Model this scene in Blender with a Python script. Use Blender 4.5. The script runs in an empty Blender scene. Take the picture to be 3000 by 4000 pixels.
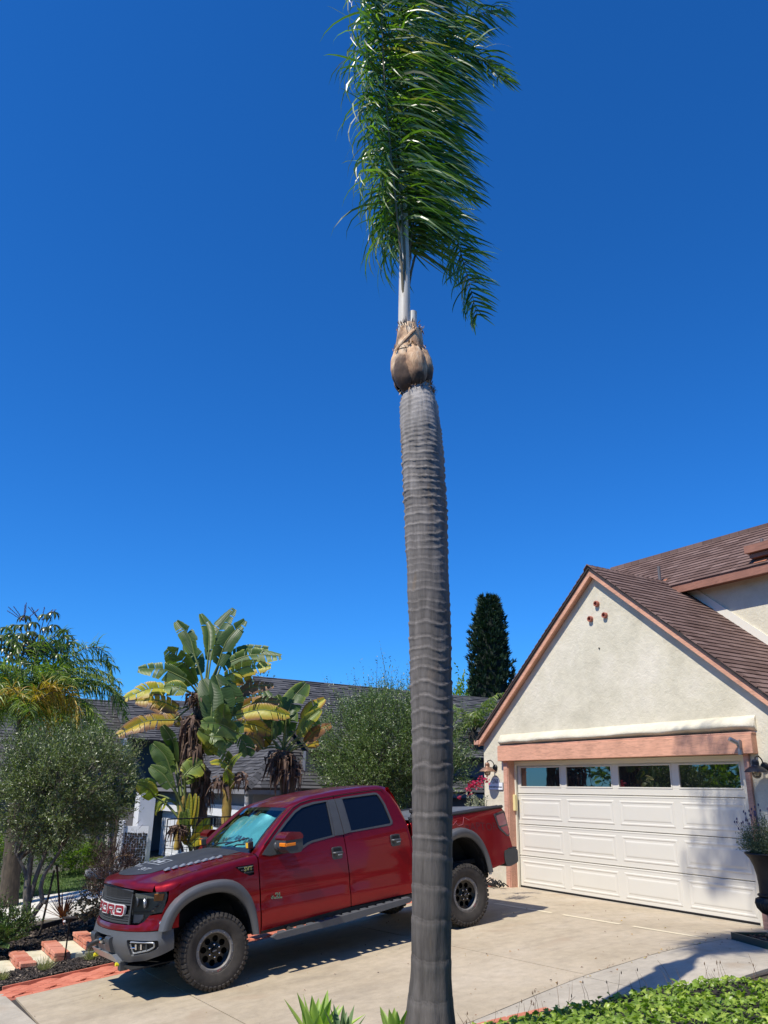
import bpy, bmesh, math, random
import numpy as np
from mathutils import Vector, Matrix, noise
from mathutils.geometry import delaunay_2d_cdt
random.seed(7); np.random.seed(7)
R = math.radians; PI = math.pi
scene = bpy.context.scene
COL = scene.collection

# ------------------------------------------------------------------ camera
CAM = (12.35, -10.52, 1.59)
YAW, PITCH, ROLL = 1.0275, .3335, .0206
def cam_matrix():
    cy, sy, cp, sp = math.cos(YAW), math.sin(YAW), math.cos(PITCH), math.sin(PITCH)
    fwd = Vector((-sy*cp, cy*cp, sp)); right = Vector((cy, sy, 0)); up = right.cross(fwd)
    r2 = math.cos(ROLL)*right + math.sin(ROLL)*up
    u2 = -math.sin(ROLL)*right + math.cos(ROLL)*up
    m = Matrix((r2, u2, -fwd)).transposed().to_4x4(); m.translation = Vector(CAM)
    return m
cd = bpy.data.cameras.new('camera'); co = bpy.data.objects.new('camera', cd); COL.objects.link(co)
co.matrix_world = cam_matrix(); cd.sensor_fit = 'VERTICAL'; cd.sensor_height = 36; cd.lens = 36*3150/4000
cd.clip_start = .05; cd.clip_end = 3000; scene.camera = co

# ------------------------------------------------------------------ light
SUN_EL, SUN_AZ = R(54), R(12)          # azimuth measured from -Y towards +X
sd = Vector((math.cos(SUN_EL)*math.sin(SUN_AZ), -math.cos(SUN_EL)*math.cos(SUN_AZ), math.sin(SUN_EL)))
sl = bpy.data.lights.new('sun', 'SUN'); so = bpy.data.objects.new('sun', sl); COL.objects.link(so)
sl.energy = 5.0; sl.angle = R(.53); sl.color = (1, .94, .83)
so.rotation_euler = (-sd).to_track_quat('-Z', 'Y').to_euler(); so.location = (0, 0, 40)
w = bpy.data.worlds.new('World'); scene.world = w; w.use_nodes = True
wn = w.node_tree; wn.nodes.clear()
sky = wn.nodes.new('ShaderNodeTexSky'); sky.sky_type = 'NISHITA'; sky.sun_disc = False
sky.sun_elevation = SUN_EL; sky.sun_rotation = math.atan2(sd.x, sd.y)
sky.altitude = 60; sky.air_density = 1.0; sky.dust_density = 0.0; sky.ozone_density = 5.0
hs = wn.nodes.new('ShaderNodeMix'); hs.data_type = 'RGBA'; hs.blend_type = 'MULTIPLY'; hs.inputs[0].default_value = 1; hs.inputs[7].default_value = (.40, .93, 1.58, 1)
hv = wn.nodes.new('ShaderNodeHueSaturation'); hv.inputs['Saturation'].default_value = 1.04
bg = wn.nodes.new('ShaderNodeBackground'); bg.inputs['Strength'].default_value = .095
wo = wn.nodes.new('ShaderNodeOutputWorld')
wn.links.new(sky.outputs[0], hs.inputs[6]); wn.links.new(hs.outputs[2], hv.inputs['Color']); wn.links.new(hv.outputs[0], bg.inputs[0]); wn.links.new(bg.outputs[0], wo.inputs[0])
scene.view_settings.view_transform = 'Standard'; scene.view_settings.look = 'None'
scene.view_settings.exposure = 0.16; scene.view_settings.gamma = 1
scene.cycles.max_bounces = 6; scene.cycles.transparent_max_bounces = 8

# ------------------------------------------------------------------ materials
def nt(name):
    m = bpy.data.materials.new(name); m.use_nodes = True
    return m, m.node_tree, m.node_tree.nodes['Principled BSDF']
def mix_rgb(t, fac, a, b, mode='MIX'):
    n = t.nodes.new('ShaderNodeMix'); n.data_type = 'RGBA'; n.blend_type = mode
    for sock, val in ((n.inputs[0], fac), (n.inputs[6], a), (n.inputs[7], b)):
        if isinstance(val, (int, float)): sock.default_value = val
        elif isinstance(val, tuple): sock.default_value = (*val[:3], 1)
        else: t.links.new(val, sock)
    return n.outputs[2]
def noise_tex(t, scale, detail=6, rough=.55, coord='Object', stretch=None, dist=0):
    tc = t.nodes.new('ShaderNodeTexCoord'); n = t.nodes.new('ShaderNodeTexNoise')
    n.inputs['Scale'].default_value = scale; n.inputs['Detail'].default_value = detail
    n.inputs['Roughness'].default_value = rough; n.inputs['Distortion'].default_value = dist
    if coord == 'World':
        g = t.nodes.new('ShaderNodeNewGeometry'); src = g.outputs['Position']
    else: src = tc.outputs[coord]
    if stretch:
        mp = t.nodes.new('ShaderNodeMapping'); mp.inputs['Scale'].default_value = stretch
        t.links.new(src, mp.inputs[0]); src = mp.outputs[0]
    t.links.new(src, n.inputs['Vector'])
    return n.outputs['Fac']
def ramp(t, fac, stops):
    r = t.nodes.new('ShaderNodeValToRGB'); t.links.new(fac, r.inputs[0])
    el = r.color_ramp.elements
    while len(el) > 1: el.remove(el[-1])
    el[0].position = stops[0][0]; c = stops[0][1]; el[0].color = (*c, 1) if isinstance(c, tuple) else (c, c, c, 1)
    for p, c in stops[1:]:
        e = el.new(p); e.color = (*c, 1) if isinstance(c, tuple) else (c, c, c, 1)
    return r.outputs[0]
def bump(t, b, h, strength, dist):
    n = t.nodes.new('ShaderNodeBump'); n.inputs['Strength'].default_value = strength; n.inputs['Distance'].default_value = dist
    t.links.new(h, n.inputs['Height']); 
    if b.inputs['Normal'].is_linked:
        t.links.new(b.inputs['Normal'].links[0].from_socket, n.inputs['Normal'])
    t.links.new(n.outputs[0], b.inputs['Normal'])
def attr(t, name='v'):
    a = t.nodes.new('ShaderNodeAttribute'); a.attribute_name = name; return a.outputs['Fac']
def objrand(t):
    return t.nodes.new('ShaderNodeObjectInfo').outputs['Random']
def simple(name, col, rough=.6, metal=0, var=.0, scale=8, bmp=0, bscale=60, bdist=.004, coat=0, spec=None, coord='Object'):
    m, t, b = nt(name)
    if var:
        f = noise_tex(t, scale, coord=coord)
        c = ramp(t, f, [(.3, tuple(x*(1-var) for x in col)), (.7, tuple(min(1, x*(1+var)) for x in col))])
        t.links.new(c, b.inputs['Base Color'])
    else: b.inputs['Base Color'].default_value = (*col, 1)
    b.inputs['Roughness'].default_value = rough; b.inputs['Metallic'].default_value = metal
    if coat: b.inputs['Coat Weight'].default_value = coat; b.inputs['Coat Roughness'].default_value = .04
    if spec is not None: b.inputs['Specular IOR Level'].default_value = spec
    if bmp: bump(t, b, noise_tex(t, bscale, coord=coord), bmp, bdist)
    return m

# ------------------------------------------------------------------ objects
def tag(o, label=None, cat=None, group=None, kind=None):
    if label: o['label'] = label
    if cat: o['category'] = cat
    if group: o['group'] = group
    if kind: o['kind'] = kind
    return o
def thing(name, label, cat, loc=(0, 0, 0), group=None, rot=None):
    o = bpy.data.objects.new(name, None); o.empty_display_size = .2; COL.objects.link(o)
    o.location = loc
    if rot: o.rotation_euler = rot
    return tag(o, label, cat, group)
def link(name, me, parent=None, loc=None):
    o = bpy.data.objects.new(name, me); COL.objects.link(o)
    if parent is not None: o.parent = parent
    if loc is not None: o.location = loc
    return o
def copy_tree(o, parent=None):
    c = o.copy(); COL.objects.link(c)
    if parent is not None: c.parent = parent
    for ch in o.children: copy_tree(ch, c)
    return c
def mesh_np(name, V, F, mats, smooth=False, v=None, midx=None, sharp=None):
    """V (N,3), F list/array of faces; v: per-vertex float attribute"""
    me = bpy.data.meshes.new(name)
    if isinstance(F, np.ndarray):
        n, k = F.shape
        me.vertices.add(len(V)); me.vertices.foreach_set('co', np.asarray(V, np.float32).ravel())
        me.loops.add(n*k); me.loops.foreach_set('vertex_index', F.astype(np.int32).ravel())
        me.polygons.add(n); me.polygons.foreach_set('loop_start', np.arange(0, n*k, k, dtype=np.int32))
        me.update(calc_edges=True)
    else:
        me.from_pydata([tuple(p) for p in V], [], F)
    for m in (mats if isinstance(mats, (list, tuple)) else [mats]): me.materials.append(m)
    if midx is not None: me.polygons.foreach_set('material_index', np.asarray(midx, np.int32))
    if v is not None:
        a = me.attributes.new('v', 'FLOAT', 'POINT'); a.data.foreach_set('value', np.asarray(v, np.float32))
    if smooth:
        me.polygons.foreach_set('use_smooth', np.ones(len(me.polygons), bool))
        if sharp: me.set_sharp_from_angle(angle=R(sharp))
    me.update()
    return me

class MB:
    """collects shapes, links them as one mesh object"""
    def __init__(s): s.V = []; s.F = []; s.M = []; s.A = []; s.m = 0; s.a = 0.
    def add(s, vs, fs):
        o = len(s.V); s.V += [tuple(p) for p in vs]; s.F += [tuple(i+o for i in f) for f in fs]
        s.M += [s.m]*len(fs); s.A += [s.a]*len(vs); return s
    def box(s, a, b, M=None):
        x0, y0, z0 = a; x1, y1, z1 = b
        v = [(x, y, z) for z in (z0, z1) for y in (y0, y1) for x in (x0, x1)]
        if M is not None: v = [M @ Vector(p) for p in v]
        return s.add(v, [(0, 2, 3, 1), (4, 5, 7, 6), (0, 1, 5, 4), (2, 6, 7, 3), (0, 4, 6, 2), (1, 3, 7, 5)])
    def bbox(s, a, b, r=.01, M=None):      # box with chamfered edges
        x0, y0, z0 = a; x1, y1, z1 = b; r = min(r, (x1-x0)/2.01, (y1-y0)/2.01, (z1-z0)/2.01)
        vs = []; 
        for z, i in ((z0, 1), (z0+r, 0), (z1-r, 0), (z1, 1)):
            q = r if i else 0
            for (x, y) in ((x0+q, y0+r), (x0+r, y0+q), (x1-r, y0+q), (x1-q, y0+r), (x1-q, y1-r), (x1-r, y1-q), (x0+r, y1-q), (x0+q, y1-r)):
                vs.append((min(max(x, x0+q), x1-q), min(max(y, y0+q), y1-q), z))
        fs = [tuple(range(7, -1, -1)), tuple(range(24, 32))]
        for k in range(3):
            for i in range(8): fs.append((k*8+i, k*8+(i+1) % 8, (k+1)*8+(i+1) % 8, (k+1)*8+i))
        if M is not None: vs = [M @ Vector(p) for p in vs]
        return s.add(vs, fs)
    def tube(s, P, r, n=8, cap=True, sx=1, sy=1):
        P = [Vector(p) for p in P]; rr = r if isinstance(r, (list, tuple)) else [r]*len(P)
        vs = []; up = None
        for i, p in enumerate(P):
            d = (P[min(i+1, len(P)-1)]-P[max(i-1, 0)])
            if d.length < 1e-9: d = Vector((0, 0, 1))
            d.normalize()
            if up is None:
                up = Vector((0, 0, 1)) if abs(d.z) < .9 else Vector((0, 1, 0))
            a = d.cross(up).normalized(); b = a.cross(d).normalized(); up = b
            for k in range(n):
                t = 2*PI*k/n; vs.append(p+a*math.cos(t)*rr[i]*sx+b*math.sin(t)*rr[i]*sy)
        fs = [(i*n+k, i*n+(k+1) % n, (i+1)*n+(k+1) % n, (i+1)*n+k) for i in range(len(P)-1) for k in range(n)]
        if cap: fs += [tuple(range(n-1, -1, -1)), tuple(range((len(P)-1)*n, len(P)*n))]
        return s.add(vs, fs)
    def lathe(s, prof, n=24, M=None, closed=False):   # prof: (r,z) list, axis Z
        vs = [(r*math.cos(2*PI*k/n), r*math.sin(2*PI*k/n), z) for r, z in prof for k in range(n)]
        if M is not None: vs = [M @ Vector(p) for p in vs]
        m = len(prof); rng = range(m if closed else m-1)
        fs = [(i*n+k, i*n+(k+1) % n, ((i+1) % m)*n+(k+1) % n, ((i+1) % m)*n+k) for i in rng for k in range(n)]
        return s.add(vs, fs)
    def grid(s, rows):       # rows of points
        nc = len(rows[0]); vs = [p for r in rows for p in r]
        return s.add(vs, [(i*nc+j, i*nc+j+1, (i+1)*nc+j+1, (i+1)*nc+j) for i in range(len(rows)-1) for j in range(nc-1)])
    def prism(s, poly, d0, d1, f):   # polygon 2D extruded; f(u,v,d)->3D
        n = len(poly); vs = [f(u, v, d0) for u, v in poly]+[f(u, v, d1) for u, v in poly]
        return s.add(vs, [tuple(range(n-1, -1, -1)), tuple(range(n, 2*n))]+[(i, (i+1) % n, n+(i+1) % n, n+i) for i in range(n)])
    def build(s, name, mats, parent=None, smooth=False, sharp=35, fix=True, loc=None):
        me = mesh_np(name, s.V, s.F, mats, False, s.A, s.M)
        if fix:
            bm = bmesh.new(); bm.from_mesh(me); bmesh.ops.recalc_face_normals(bm, faces=bm.faces); bm.to_mesh(me); bm.free()
        if smooth:
            me.polygons.foreach_set('use_smooth', np.ones(len(me.polygons), bool)); me.set_sharp_from_angle(angle=R(sharp))
        return link(name, me, parent, loc)

def pip(p, poly):
    x, y = p; c = False; j = len(poly)-1
    for i in range(len(poly)):
        xi, yi = poly[i]; xj, yj = poly[j]
        if (yi > y) != (yj > y) and x < (xj-xi)*(y-yi)/(yj-yi)+xi: c = not c
        j = i
    return c
def densify(poly, step, closed=True):
    out = []; n = len(poly)
    for i in range(n if closed else n-1):
        a = poly[i]; b = poly[(i+1) % n]; k = max(1, int(math.ceil(math.dist(a, b)/step)))
        out += [(a[0]+(b[0]-a[0])*j/k, a[1]+(b[1]-a[1])*j/k) for j in range(k)]
    if not closed: out.append(poly[-1])
    return out
def rounded(poly, r, n=4):
    """round corners of a 2D polygon; r scalar or per-vertex"""
    out = []; N = len(poly)
    for i in range(N):
        p0 = Vector(poly[i-1]); p = Vector(poly[i]); p1 = Vector(poly[(i+1) % N]); rr = r[i] if isinstance(r, (list, tuple)) else r
        a = (p0-p); b = (p1-p); d = min(rr, a.length*.45, b.length*.45)
        if d < 1e-5: out.append(tuple(p)); continue
        A = p+a.normalized()*d; B = p+b.normalized()*d
        for k in range(n+1):
            t = k/n; q = A*(1-t)**2+p*2*t*(1-t)+B*t*t; out.append((q.x, q.y))
    return out
def panel(outer, holes, f, step=.06, thick=.02, mb=None, back=True, side=1):
    """triangulated 2D outline mapped to a surface f(u,v), given thickness"""
    mb = mb or MB(); oo = densify(outer, step); hh = [densify(h, step) for h in holes]
    vs = list(oo); edges = [(i, (i+1) % len(oo)) for i in range(len(oo))]
    for h in hh:
        o = len(vs); vs += h; edges += [(o+i, o+(i+1) % len(h)) for i in range(len(h))]
    us = [p[0] for p in oo]; ws = [p[1] for p in oo]
    bnd = np.array(vs)
    u = min(us)+step*.5
    while u < max(us):
        v = min(ws)+step*.5
        while v < max(ws):
            if pip((u, v), oo) and not any(pip((u, v), h) for h in hh):
                if np.min(np.hypot(bnd[:, 0]-u, bnd[:, 1]-v)) > step*.45: vs.append((u, v))
            v += step
        u += step
    res = delaunay_2d_cdt([Vector(p) for p in vs], edges, [], 1, 1e-6)
    P2 = [tuple(p) for p in res[0]]; tris = []
    for t in res[2]:
        c = (sum(P2[i][0] for i in t)/3, sum(P2[i][1] for i in t)/3)
        if pip(c, oo) and not any(pip(c, h) for h in hh): tris.append(tuple(t) if side > 0 else tuple(reversed(t)))
    P = [Vector(f(*p)) for p in P2]; e = 1e-3; N = []
    for (a, b), p in zip(P2, P):
        du = Vector(f(a+e, b))-Vector(f(a-e, b)); dv = Vector(f(a, b+e))-Vector(f(a, b-e))
        n = du.cross(dv)*side; N.append(n.normalized() if n.length > 0 else Vector((0, 0, 1)))
    n0 = len(P); vv = list(P); ff = list(tris)
    if thick:
        vv += [p-n*thick for p, n in zip(P, N)]
        if back: ff += [tuple(n0+i for i in reversed(t)) for t in tris]
        cnt = {}
        for t in tris:
            for i in range(3):
                a, b = t[i], t[(i+1) % 3]; cnt[(a, b)] = 1
        for (a, b) in list(cnt):
            if (b, a) not in cnt: ff.append((b, a, a+n0, b+n0))
    mb.add(vv, ff); return mb
def interp(x, xs, ys):
    return float(np.interp(x, xs, ys))
def sm(t):
    t = min(max(t, 0), 1); return t*t*(3-2*t)
def text_mesh(s, size, depth, mat, bold=0.0, space=1.0):
    c = bpy.data.curves.new('t', 'FONT'); c.body = s; c.size = size; c.extrude = depth; c.offset = bold
    c.align_x = 'CENTER'; c.align_y = 'CENTER'; c.space_character = space; c.resolution_u = 3
    o = bpy.data.objects.new('t', c); COL.objects.link(o)
    dg = bpy.context.evaluated_depsgraph_get(); me = bpy.data.meshes.new_from_object(o.evaluated_get(dg))
    bpy.data.objects.remove(o); bpy.data.curves.remove(c)
    me.materials.clear(); me.materials.append(mat); return me
def leaves(C, D, Nn, L, W, fold=.25, v=None):
    """vectorised rhombus leaves: C base (N,3), D direction, Nn normal-ish, L, W arrays"""
    D = D/np.linalg.norm(D, axis=1, keepdims=True); S = np.cross(D, Nn); S /= np.linalg.norm(S, axis=1, keepdims=True)+1e-9
    U = np.cross(S, D); L = np.broadcast_to(L, len(C))[:, None]; W = np.broadcast_to(W, len(C))[:, None]
    p0 = C; p1 = C+D*L*.45+S*W*.5+U*W*fold; p2 = C+D*L; p3 = C+D*L*.45-S*W*.5+U*W*fold
    V = np.stack([p0, p1, p2, p3], 1).reshape(-1, 3)
    F = np.arange(len(C)*4).reshape(-1, 4); F = np.concatenate([F[:, [0, 1, 2]], F[:, [0, 2, 3]]])
    vv = np.repeat(v if v is not None else np.random.rand(len(C)), 4)
    return V, F, vv
def rnd_dirs(n):
    d = np.random.normal(size=(n, 3)); return d/np.linalg.norm(d, axis=1, keepdims=True)
def ground_z(x, y):
    ys = (-60, -16, -12, -6.9, -4.2, -3.0, -1.6, -.6, 0, 60); zs = (-1.9, -1.35, -1.12, -.56, -.25, -.125, -.02, 0, 0, -.0)
    z = interp(y, ys, zs); k = .036*sm(-y/3.)
    return z+k*min(max(x-2.6, -5), 6)
# ================================================================== materials of the setting
def concrete(name, a, b, c, rgh=.85):
    m, t, bs = nt(name)
    f1 = noise_tex(t, .8, 5, .6, 'World'); f2 = noise_tex(t, 7, 8, .7, 'World'); f3 = noise_tex(t, 180, 2, .5, 'World')
    f4 = noise_tex(t, 2.2, 4, .6, 'World', (1, .25, 1), 1.5)
    c1 = ramp(t, f1, [(.3, a), (.55, b), (.75, c)])
    c2 = mix_rgb(t, .55, c1, ramp(t, f2, [(.3, .62), (.62, 1.0)]), 'MULTIPLY')
    c3 = mix_rgb(t, .4, c2, ramp(t, f4, [(.35, .7), (.5, 1.0)]), 'MULTIPLY')
    c4 = mix_rgb(t, .5, c3, ramp(t, f3, [(.3, .7), (.6, 1.0)]), 'MULTIPLY')
    f5 = noise_tex(t, 1.3, 3, .5, 'World', (1, 1, 1), .5)
    c5 = mix_rgb(t, ramp(t, f5, [(.60, 0.), (.72, .45)]), c4, (.36, .27, .18))
    f6 = noise_tex(t, 3.2, 2, .4, 'World', (1, .35, 1), .3)
    c5 = mix_rgb(t, ramp(t, f6, [(.66, 0.), (.76, .16)]), c5, (.20, .165, .13))
    f7 = noise_tex(t, .9, 8, .75, 'World', (1, 1, 1), 2.5)
    c5 = mix_rgb(t, ramp(t, f7, [(.490, 0.), (.5, .22), (.510, 0.)]), c5, (.26, .22, .17))
    t.links.new(c5, bs.inputs['Base Color']); bs.inputs['Roughness'].default_value = rgh
    bump(t, bs, f3, .35, .004); bump(t, bs, f2, .2, .01)
    return m
M_drive = concrete('driveway_concrete', (.45, .37, .255), (.51, .425, .305), (.56, .475, .355))
M_walk = concrete('walk_concrete', (.42, .37, .29), (.50, .445, .355), (.57, .51, .42))
M_white_walk = concrete('pale_concrete', (.70, .66, .58), (.78, .74, .66), (.82, .79, .72))
M_soil = simple('soil', (.05, .038, .03), .95, 0, .5, 6, .8, 40, .02, coord='World')
M_joint = simple('joint_dirt', (.05, .042, .035), .95, coord='World')
M_yellow = simple('worn_yellow_paint', (.66, .58, .41), .8, 0, .12, 40, coord='World')

def terrain():
    xs = sorted(set([-900, -500, -250, -120, -70, -45, -30, -22]+[round(-18+i*.6, 2) for i in range(56)]+[18, 25, 40, 70, 120, 250, 500, 900]))
    ys = sorted(set([-900, -500, -250, -120, -70, -45, -30, -22]+[round(-18+i*.6, 2) for i in range(52)]+[16, 25, 40, 70, 120, 250, 500, 900]))
    mb = MB(); mb.grid([[(x, y, ground_z(x, y)-.035) for x in xs] for y in ys]); return mb
m, t, b = nt('garden_ground')
f = noise_tex(t, 5, 8, .7, 'World')
t.links.new(ramp(t, f, [(.3, (.035, .028, .02)), (.5, (.07, .055, .035)), (.7, (.10, .09, .05))]), b.inputs['Base Color'])
b.inputs['Roughness'].default_value = .95; bump(t, b, f, .8, .04); M_ground = m
tag(terrain().build('ground', M_ground, smooth=True, sharp=180), kind='structure')

def slab(name, poly, dz, mat, step=.35, thick=.12, parent=None):
    o = panel(poly, [], lambda x, y: (x, y, ground_z(x, y)+dz), step, thick).build(name, mat, parent, smooth=True, sharp=30)
    return o
# left edge of the driveway (x at y), from the garage down to the apron
DL = [(-.35, -.06), (-.15, -1.5), (.05, -3.0), (.26, -4.03), (.45, -5), (.62, -6), (.70, -7), (.81, -8.55)]
def dl(y): return interp(-y, [-p[1] for p in DL], [p[0] for p in DL])
WR = [(5.44, -1.5), (5.55, -2.92), (5.60, -4.08), (5.86, -5.58), (6.02, -7), (6.2, -9)]
def wr(y): return interp(-y, [0, 1.5]+[-p[1] for p in WR[1:]], [5.44, 5.44]+[p[0] for p in WR[1:]])
def edge(fn, y0, y1, n): return [(fn(y0+(y1-y0)*i/n), y0+(y1-y0)*i/n) for i in range(n+1)]
g = .007
def strip_slab(name, y0, y1, mat):
    L = [(x, y) for x, y in edge(dl, y0, y1, 4)]; Rr = [(x-g, y) for x, y in edge(wr, y1, y0, 4)]
    o = slab(name, L+Rr, 0, mat); tag(o, kind='structure'); return o
strip_slab('driveway', -.06, -3.93, M_drive)
strip_slab('driveway', -3.93-2*g, -7.0, M_drive)
strip_slab('driveway', -7.0-2*g, -8.5, M_drive)
slab_ap = slab('driveway_apron', [(-.5, -8.62), (.81, -8.56-g*2), (2.55, -8.5-g*2), (6.2, -8.5-g*2), (6.9, -9.5), (7.5, -16), (-2, -16)], 0, M_walk, .5)
tag(slab_ap, kind='structure')
# garage threshold and garage floor
mb = MB(); mb.box((-.02, -.06, -.1), (5.02, 3, .004)); tag(mb.build('garage_floor', M_walk), kind='structure')
# walkway to the right of the driveway, in three pours
for y0, y1 in ((-1.52, -4.0), (-4.0-g*2, -6.6), (-6.6-g*2, -9)):
    A = [(x+g, y) for x, y in edge(wr, y0, y1, 4)]; B = [(x+1.25, y) for x, y in edge(wr, y1, y0, 4)]
    tag(slab('walkway', A+B, 0, M_walk), kind='structure')
tag(slab('walkway', [(5.44+1.25, -1.52), (5.44+1.25, -2.3), (12, -3.0), (12, -1.6)], .0, M_walk), kind='structure')
# dark joint bed showing between the slabs
tag(slab('joint_bed', [(-.4, -.08), (-.2, -1.5), (.0, -3), (.4, -5), (.6, -7), (.7, -8.6), (.7, -9.2), (7, -9.2), (6.8, -1.0), (5.4, -1.0), (5.4, -.08)], -.022, M_joint, .5, .01), kind='structure')
# painted dashes across the driveway
for x0, x1 in ((-.2, .75), (1.28, 2.62), (2.85, 3.95), (4.17, 5.2)):
    o = slab('painted_dash', [(x0, -1.62-.02*x0-.03), (x1, -1.62-.02*x1-.03), (x1, -1.62-.02*x1+.035), (x0, -1.62-.02*x0+.035)], .004, M_yellow, .3, 0)
    tag(o, kind='structure')

# red block strip along the driveway: herringbone-ish pavers, each a piece
m, t, b = nt('red_paver')
rn = objrand(t); f = noise_tex(t, 9, 6, .6, 'World')
c = mix_rgb(t, .5, ramp(t, rn, [(0, (.42, .105, .055)), (.5, (.52, .15, .085)), (1, (.60, .20, .12))]), ramp(t, f, [(.3, (.40, .10, .055)), (.7, (.66, .24, .15))]))
t.links.new(c, b.inputs['Base Color']); b.inputs['Roughness'].default_value = .85; bump(t, b, noise_tex(t, 60, 4, coord='World'), .5, .004); M_paver = m
bed = tag(slab('paver_strip', [(x-.70, y) for x, y in DL]+[(x-.004, y) for x, y in reversed(DL)], -.02, simple('paver_joint', (.30, .10, .06), .9), .3, .05), kind='structure')
pv = MB(); pv.bbox((-.098, -.047, -.05), (.098, .047, 0), .006); pv_me = pv.build('paver', M_paver).data
bpy.data.objects.remove(bpy.data.objects['paver'])
def tilt(x, y):
    n = Vector((-(ground_z(x+.1, y)-ground_z(x-.1, y))/.2, -(ground_z(x, y+.1)-ground_z(x, y-.1))/.2, 1)).normalized(); return Vector((0, 0, 1)).rotation_difference(n).to_matrix().to_4x4()
cnt = 0; ang = R(38)
far = MB()
for iu in range(-60, 60):
    for iv in range(-75, 75):
        # 90-degree basket of two directions, rotated
        u = iu*.2; v = iv*.1
        x = u*math.cos(ang)-v*math.sin(ang)-.2; y = u*math.sin(ang)+v*math.cos(ang)-5.6
        if not (-8.6 < y < -.2): continue
        xl = dl(y)
        if not (xl-.63 < x < xl-.17): continue
        if x > xl-.0: continue
        z = ground_z(x, y)+.002+random.uniform(-.002, .002)
        if cnt < 290 and y < -4.6:
            o = link('paver', pv_me, bed); o.matrix_local = Matrix.Translation((x, y, z)) @ tilt(x, y) @ Matrix.Rotation(ang+random.uniform(-.02, .02), 4, 'Z'); cnt += 1
        else:
            far.bbox((-.096, -.046, -.05), (.096, .046, 0), .006, Matrix.Translation((x, y, z)) @ tilt(x, y) @ Matrix.Rotation(ang, 4, 'Z'))
if far.V: tag(far.build('paver_field', M_paver, bed), kind='stuff')
# soldier row at the driveway side of the strip
sold = MB()
y = -8.5
while y < -.3:
    x = dl(y+.05)-.05; a = math.atan2(dl(y+.1)-dl(y), .1)
    sold.bbox((-.05, -.097, -.05), (.045, .097, 0), .006, Matrix.Translation((x, y+.1, ground_z(x, y+.1)+.003)) @ tilt(x, y+.1) @ Matrix.Rotation(-a, 4, 'Z'))
    y += .2
y = -8.5
while y < -.3:
    x = dl(y+.1)-.70; a = math.atan2(dl(y+.2)-dl(y), .2)
    sold.box((-.02, -.15, -.08), (.015, .15, .02), Matrix.Translation((x, y+.1, ground_z(x, y+.1)+.003)) @ tilt(x, y+.1) @ Matrix.Rotation(-a, 4, 'Z')); y += .3
tag(sold.build('paver_border', M_paver, bed), kind='stuff')

# ================================================================== garage house
WY = -.18; AX, AZ = 2.47, 5.36
m, t, b = nt('stucco')
f1 = noise_tex(t, 1.6, 6, .6, 'World'); f2 = noise_tex(t, 14, 8, .62, 'World', dist=.6); f3 = noise_tex(t, 70, 4, .6, 'World')
c = ramp(t, f1, [(.32, (.58, .53, .40)), (.5, (.66, .605, .465)), (.68, (.71, .65, .52))])
c = mix_rgb(t, .5, c, ramp(t, noise_tex(t, 5, 5, .7, 'World'), [(.35, .82), (.6, 1.0)]), 'MULTIPLY')
t.links.new(c, b.inputs['Base Color']); b.inputs['Roughness'].default_value = .92
bump(t, b, f2, .55, .02); bump(t, b, f3, .4, .006); M_stucco = m
def wood(name, col, knots=True):
    m, t, b = nt(name)
    f = noise_tex(t, 6, 6, .6, 'World', (1, 8, 8), .8); f2 = noise_tex(t, 3, 4, .6, 'World')
    c = ramp(t, f, [(.3, tuple(x*.72 for x in col)), (.5, col), (.75, tuple(min(1, x*1.18) for x in col))])
    c = mix_rgb(t, .6, c, ramp(t, f2, [(.35, .75), (.6, 1.05)]), 'MULTIPLY')
    v = t.nodes.new('ShaderNodeTexVoronoi'); v.inputs['Scale'].default_value = 2.6; g_ = t.nodes.new('ShaderNodeNewGeometry'); t.links.new(g_.outputs['Position'], v.inputs[0])
    c = mix_rgb(t, ramp(t, v.outputs['Distance'], [(.05, .75), (.1, 0.)]), c, tuple(x*.5 for x in col))
    t.links.new(c, b.inputs['Base Color']); b.inputs['Roughness'].default_value = .75; bump(t, b, f, .5, .004)
    return m
M_pink = wood('pink_stained_wood', (.66, .34, .22)); M_pinkd = wood('pink_trim', (.58, .31, .215))
M_brownfascia = wood('brown_fascia', (.30, .135, .09))
M_garagedoor = simple('garage_door_paint', (.645, .615, .54), .45, 0, .015, 2, coord='World')
M_cream = simple('cream_trim', (.74, .69, .55), .6)
M_blackm = simple('black_metal', (.02, .02, .022), .4, .6, .1)
def shingle_mat(name, cols, src):
    m, t, b = nt(name); r = objrand(t) if src == 'obj' else attr(t)
    f = noise_tex(t, 160, 3, .7, 'World'); f2 = noise_tex(t, 3, 4, .6, 'World')
    c = ramp(t, r, [(0, cols[0]), (.5, cols[1]), (1, cols[2])])
    c = mix_rgb(t, .8, c, ramp(t, f, [(.3, .6), (.65, 1.15)]), 'MULTIPLY')
    c = mix_rgb(t, .5, c, ramp(t, f2, [(.35, .8), (.65, 1.1)]), 'MULTIPLY')
    t.links.new(c, b.inputs['Base Color']); b.inputs['Roughness'].default_value = .95; b.inputs['Specular IOR Level'].default_value = .25
    bump(t, b, f, .6, .004); return m
BR = [(.135, .083, .068), (.18, .115, .097), (.225, .15, .128)]
M_sh_o = shingle_mat('brown_shingle', BR, 'obj'); M_sh_v = shingle_mat('brown_shingles', BR, 'v')
GR = [(.060, .060, .064), (.085, .085, .090), (.125, .123, .128)]
M_gs_v = shingle_mat('grey_shingles', GR, 'v'); M_gs_o = shingle_mat('grey_shingle', GR, 'obj')

house = thing('garage_house', 'cream stucco house with steep brown shingle gable above a wide white garage door', 'house')
SL, SR = .85, .80
def rake_z(x, top=AZ): return top-(SL*(AX-x) if x < AX else SR*(x-AX))
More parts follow.
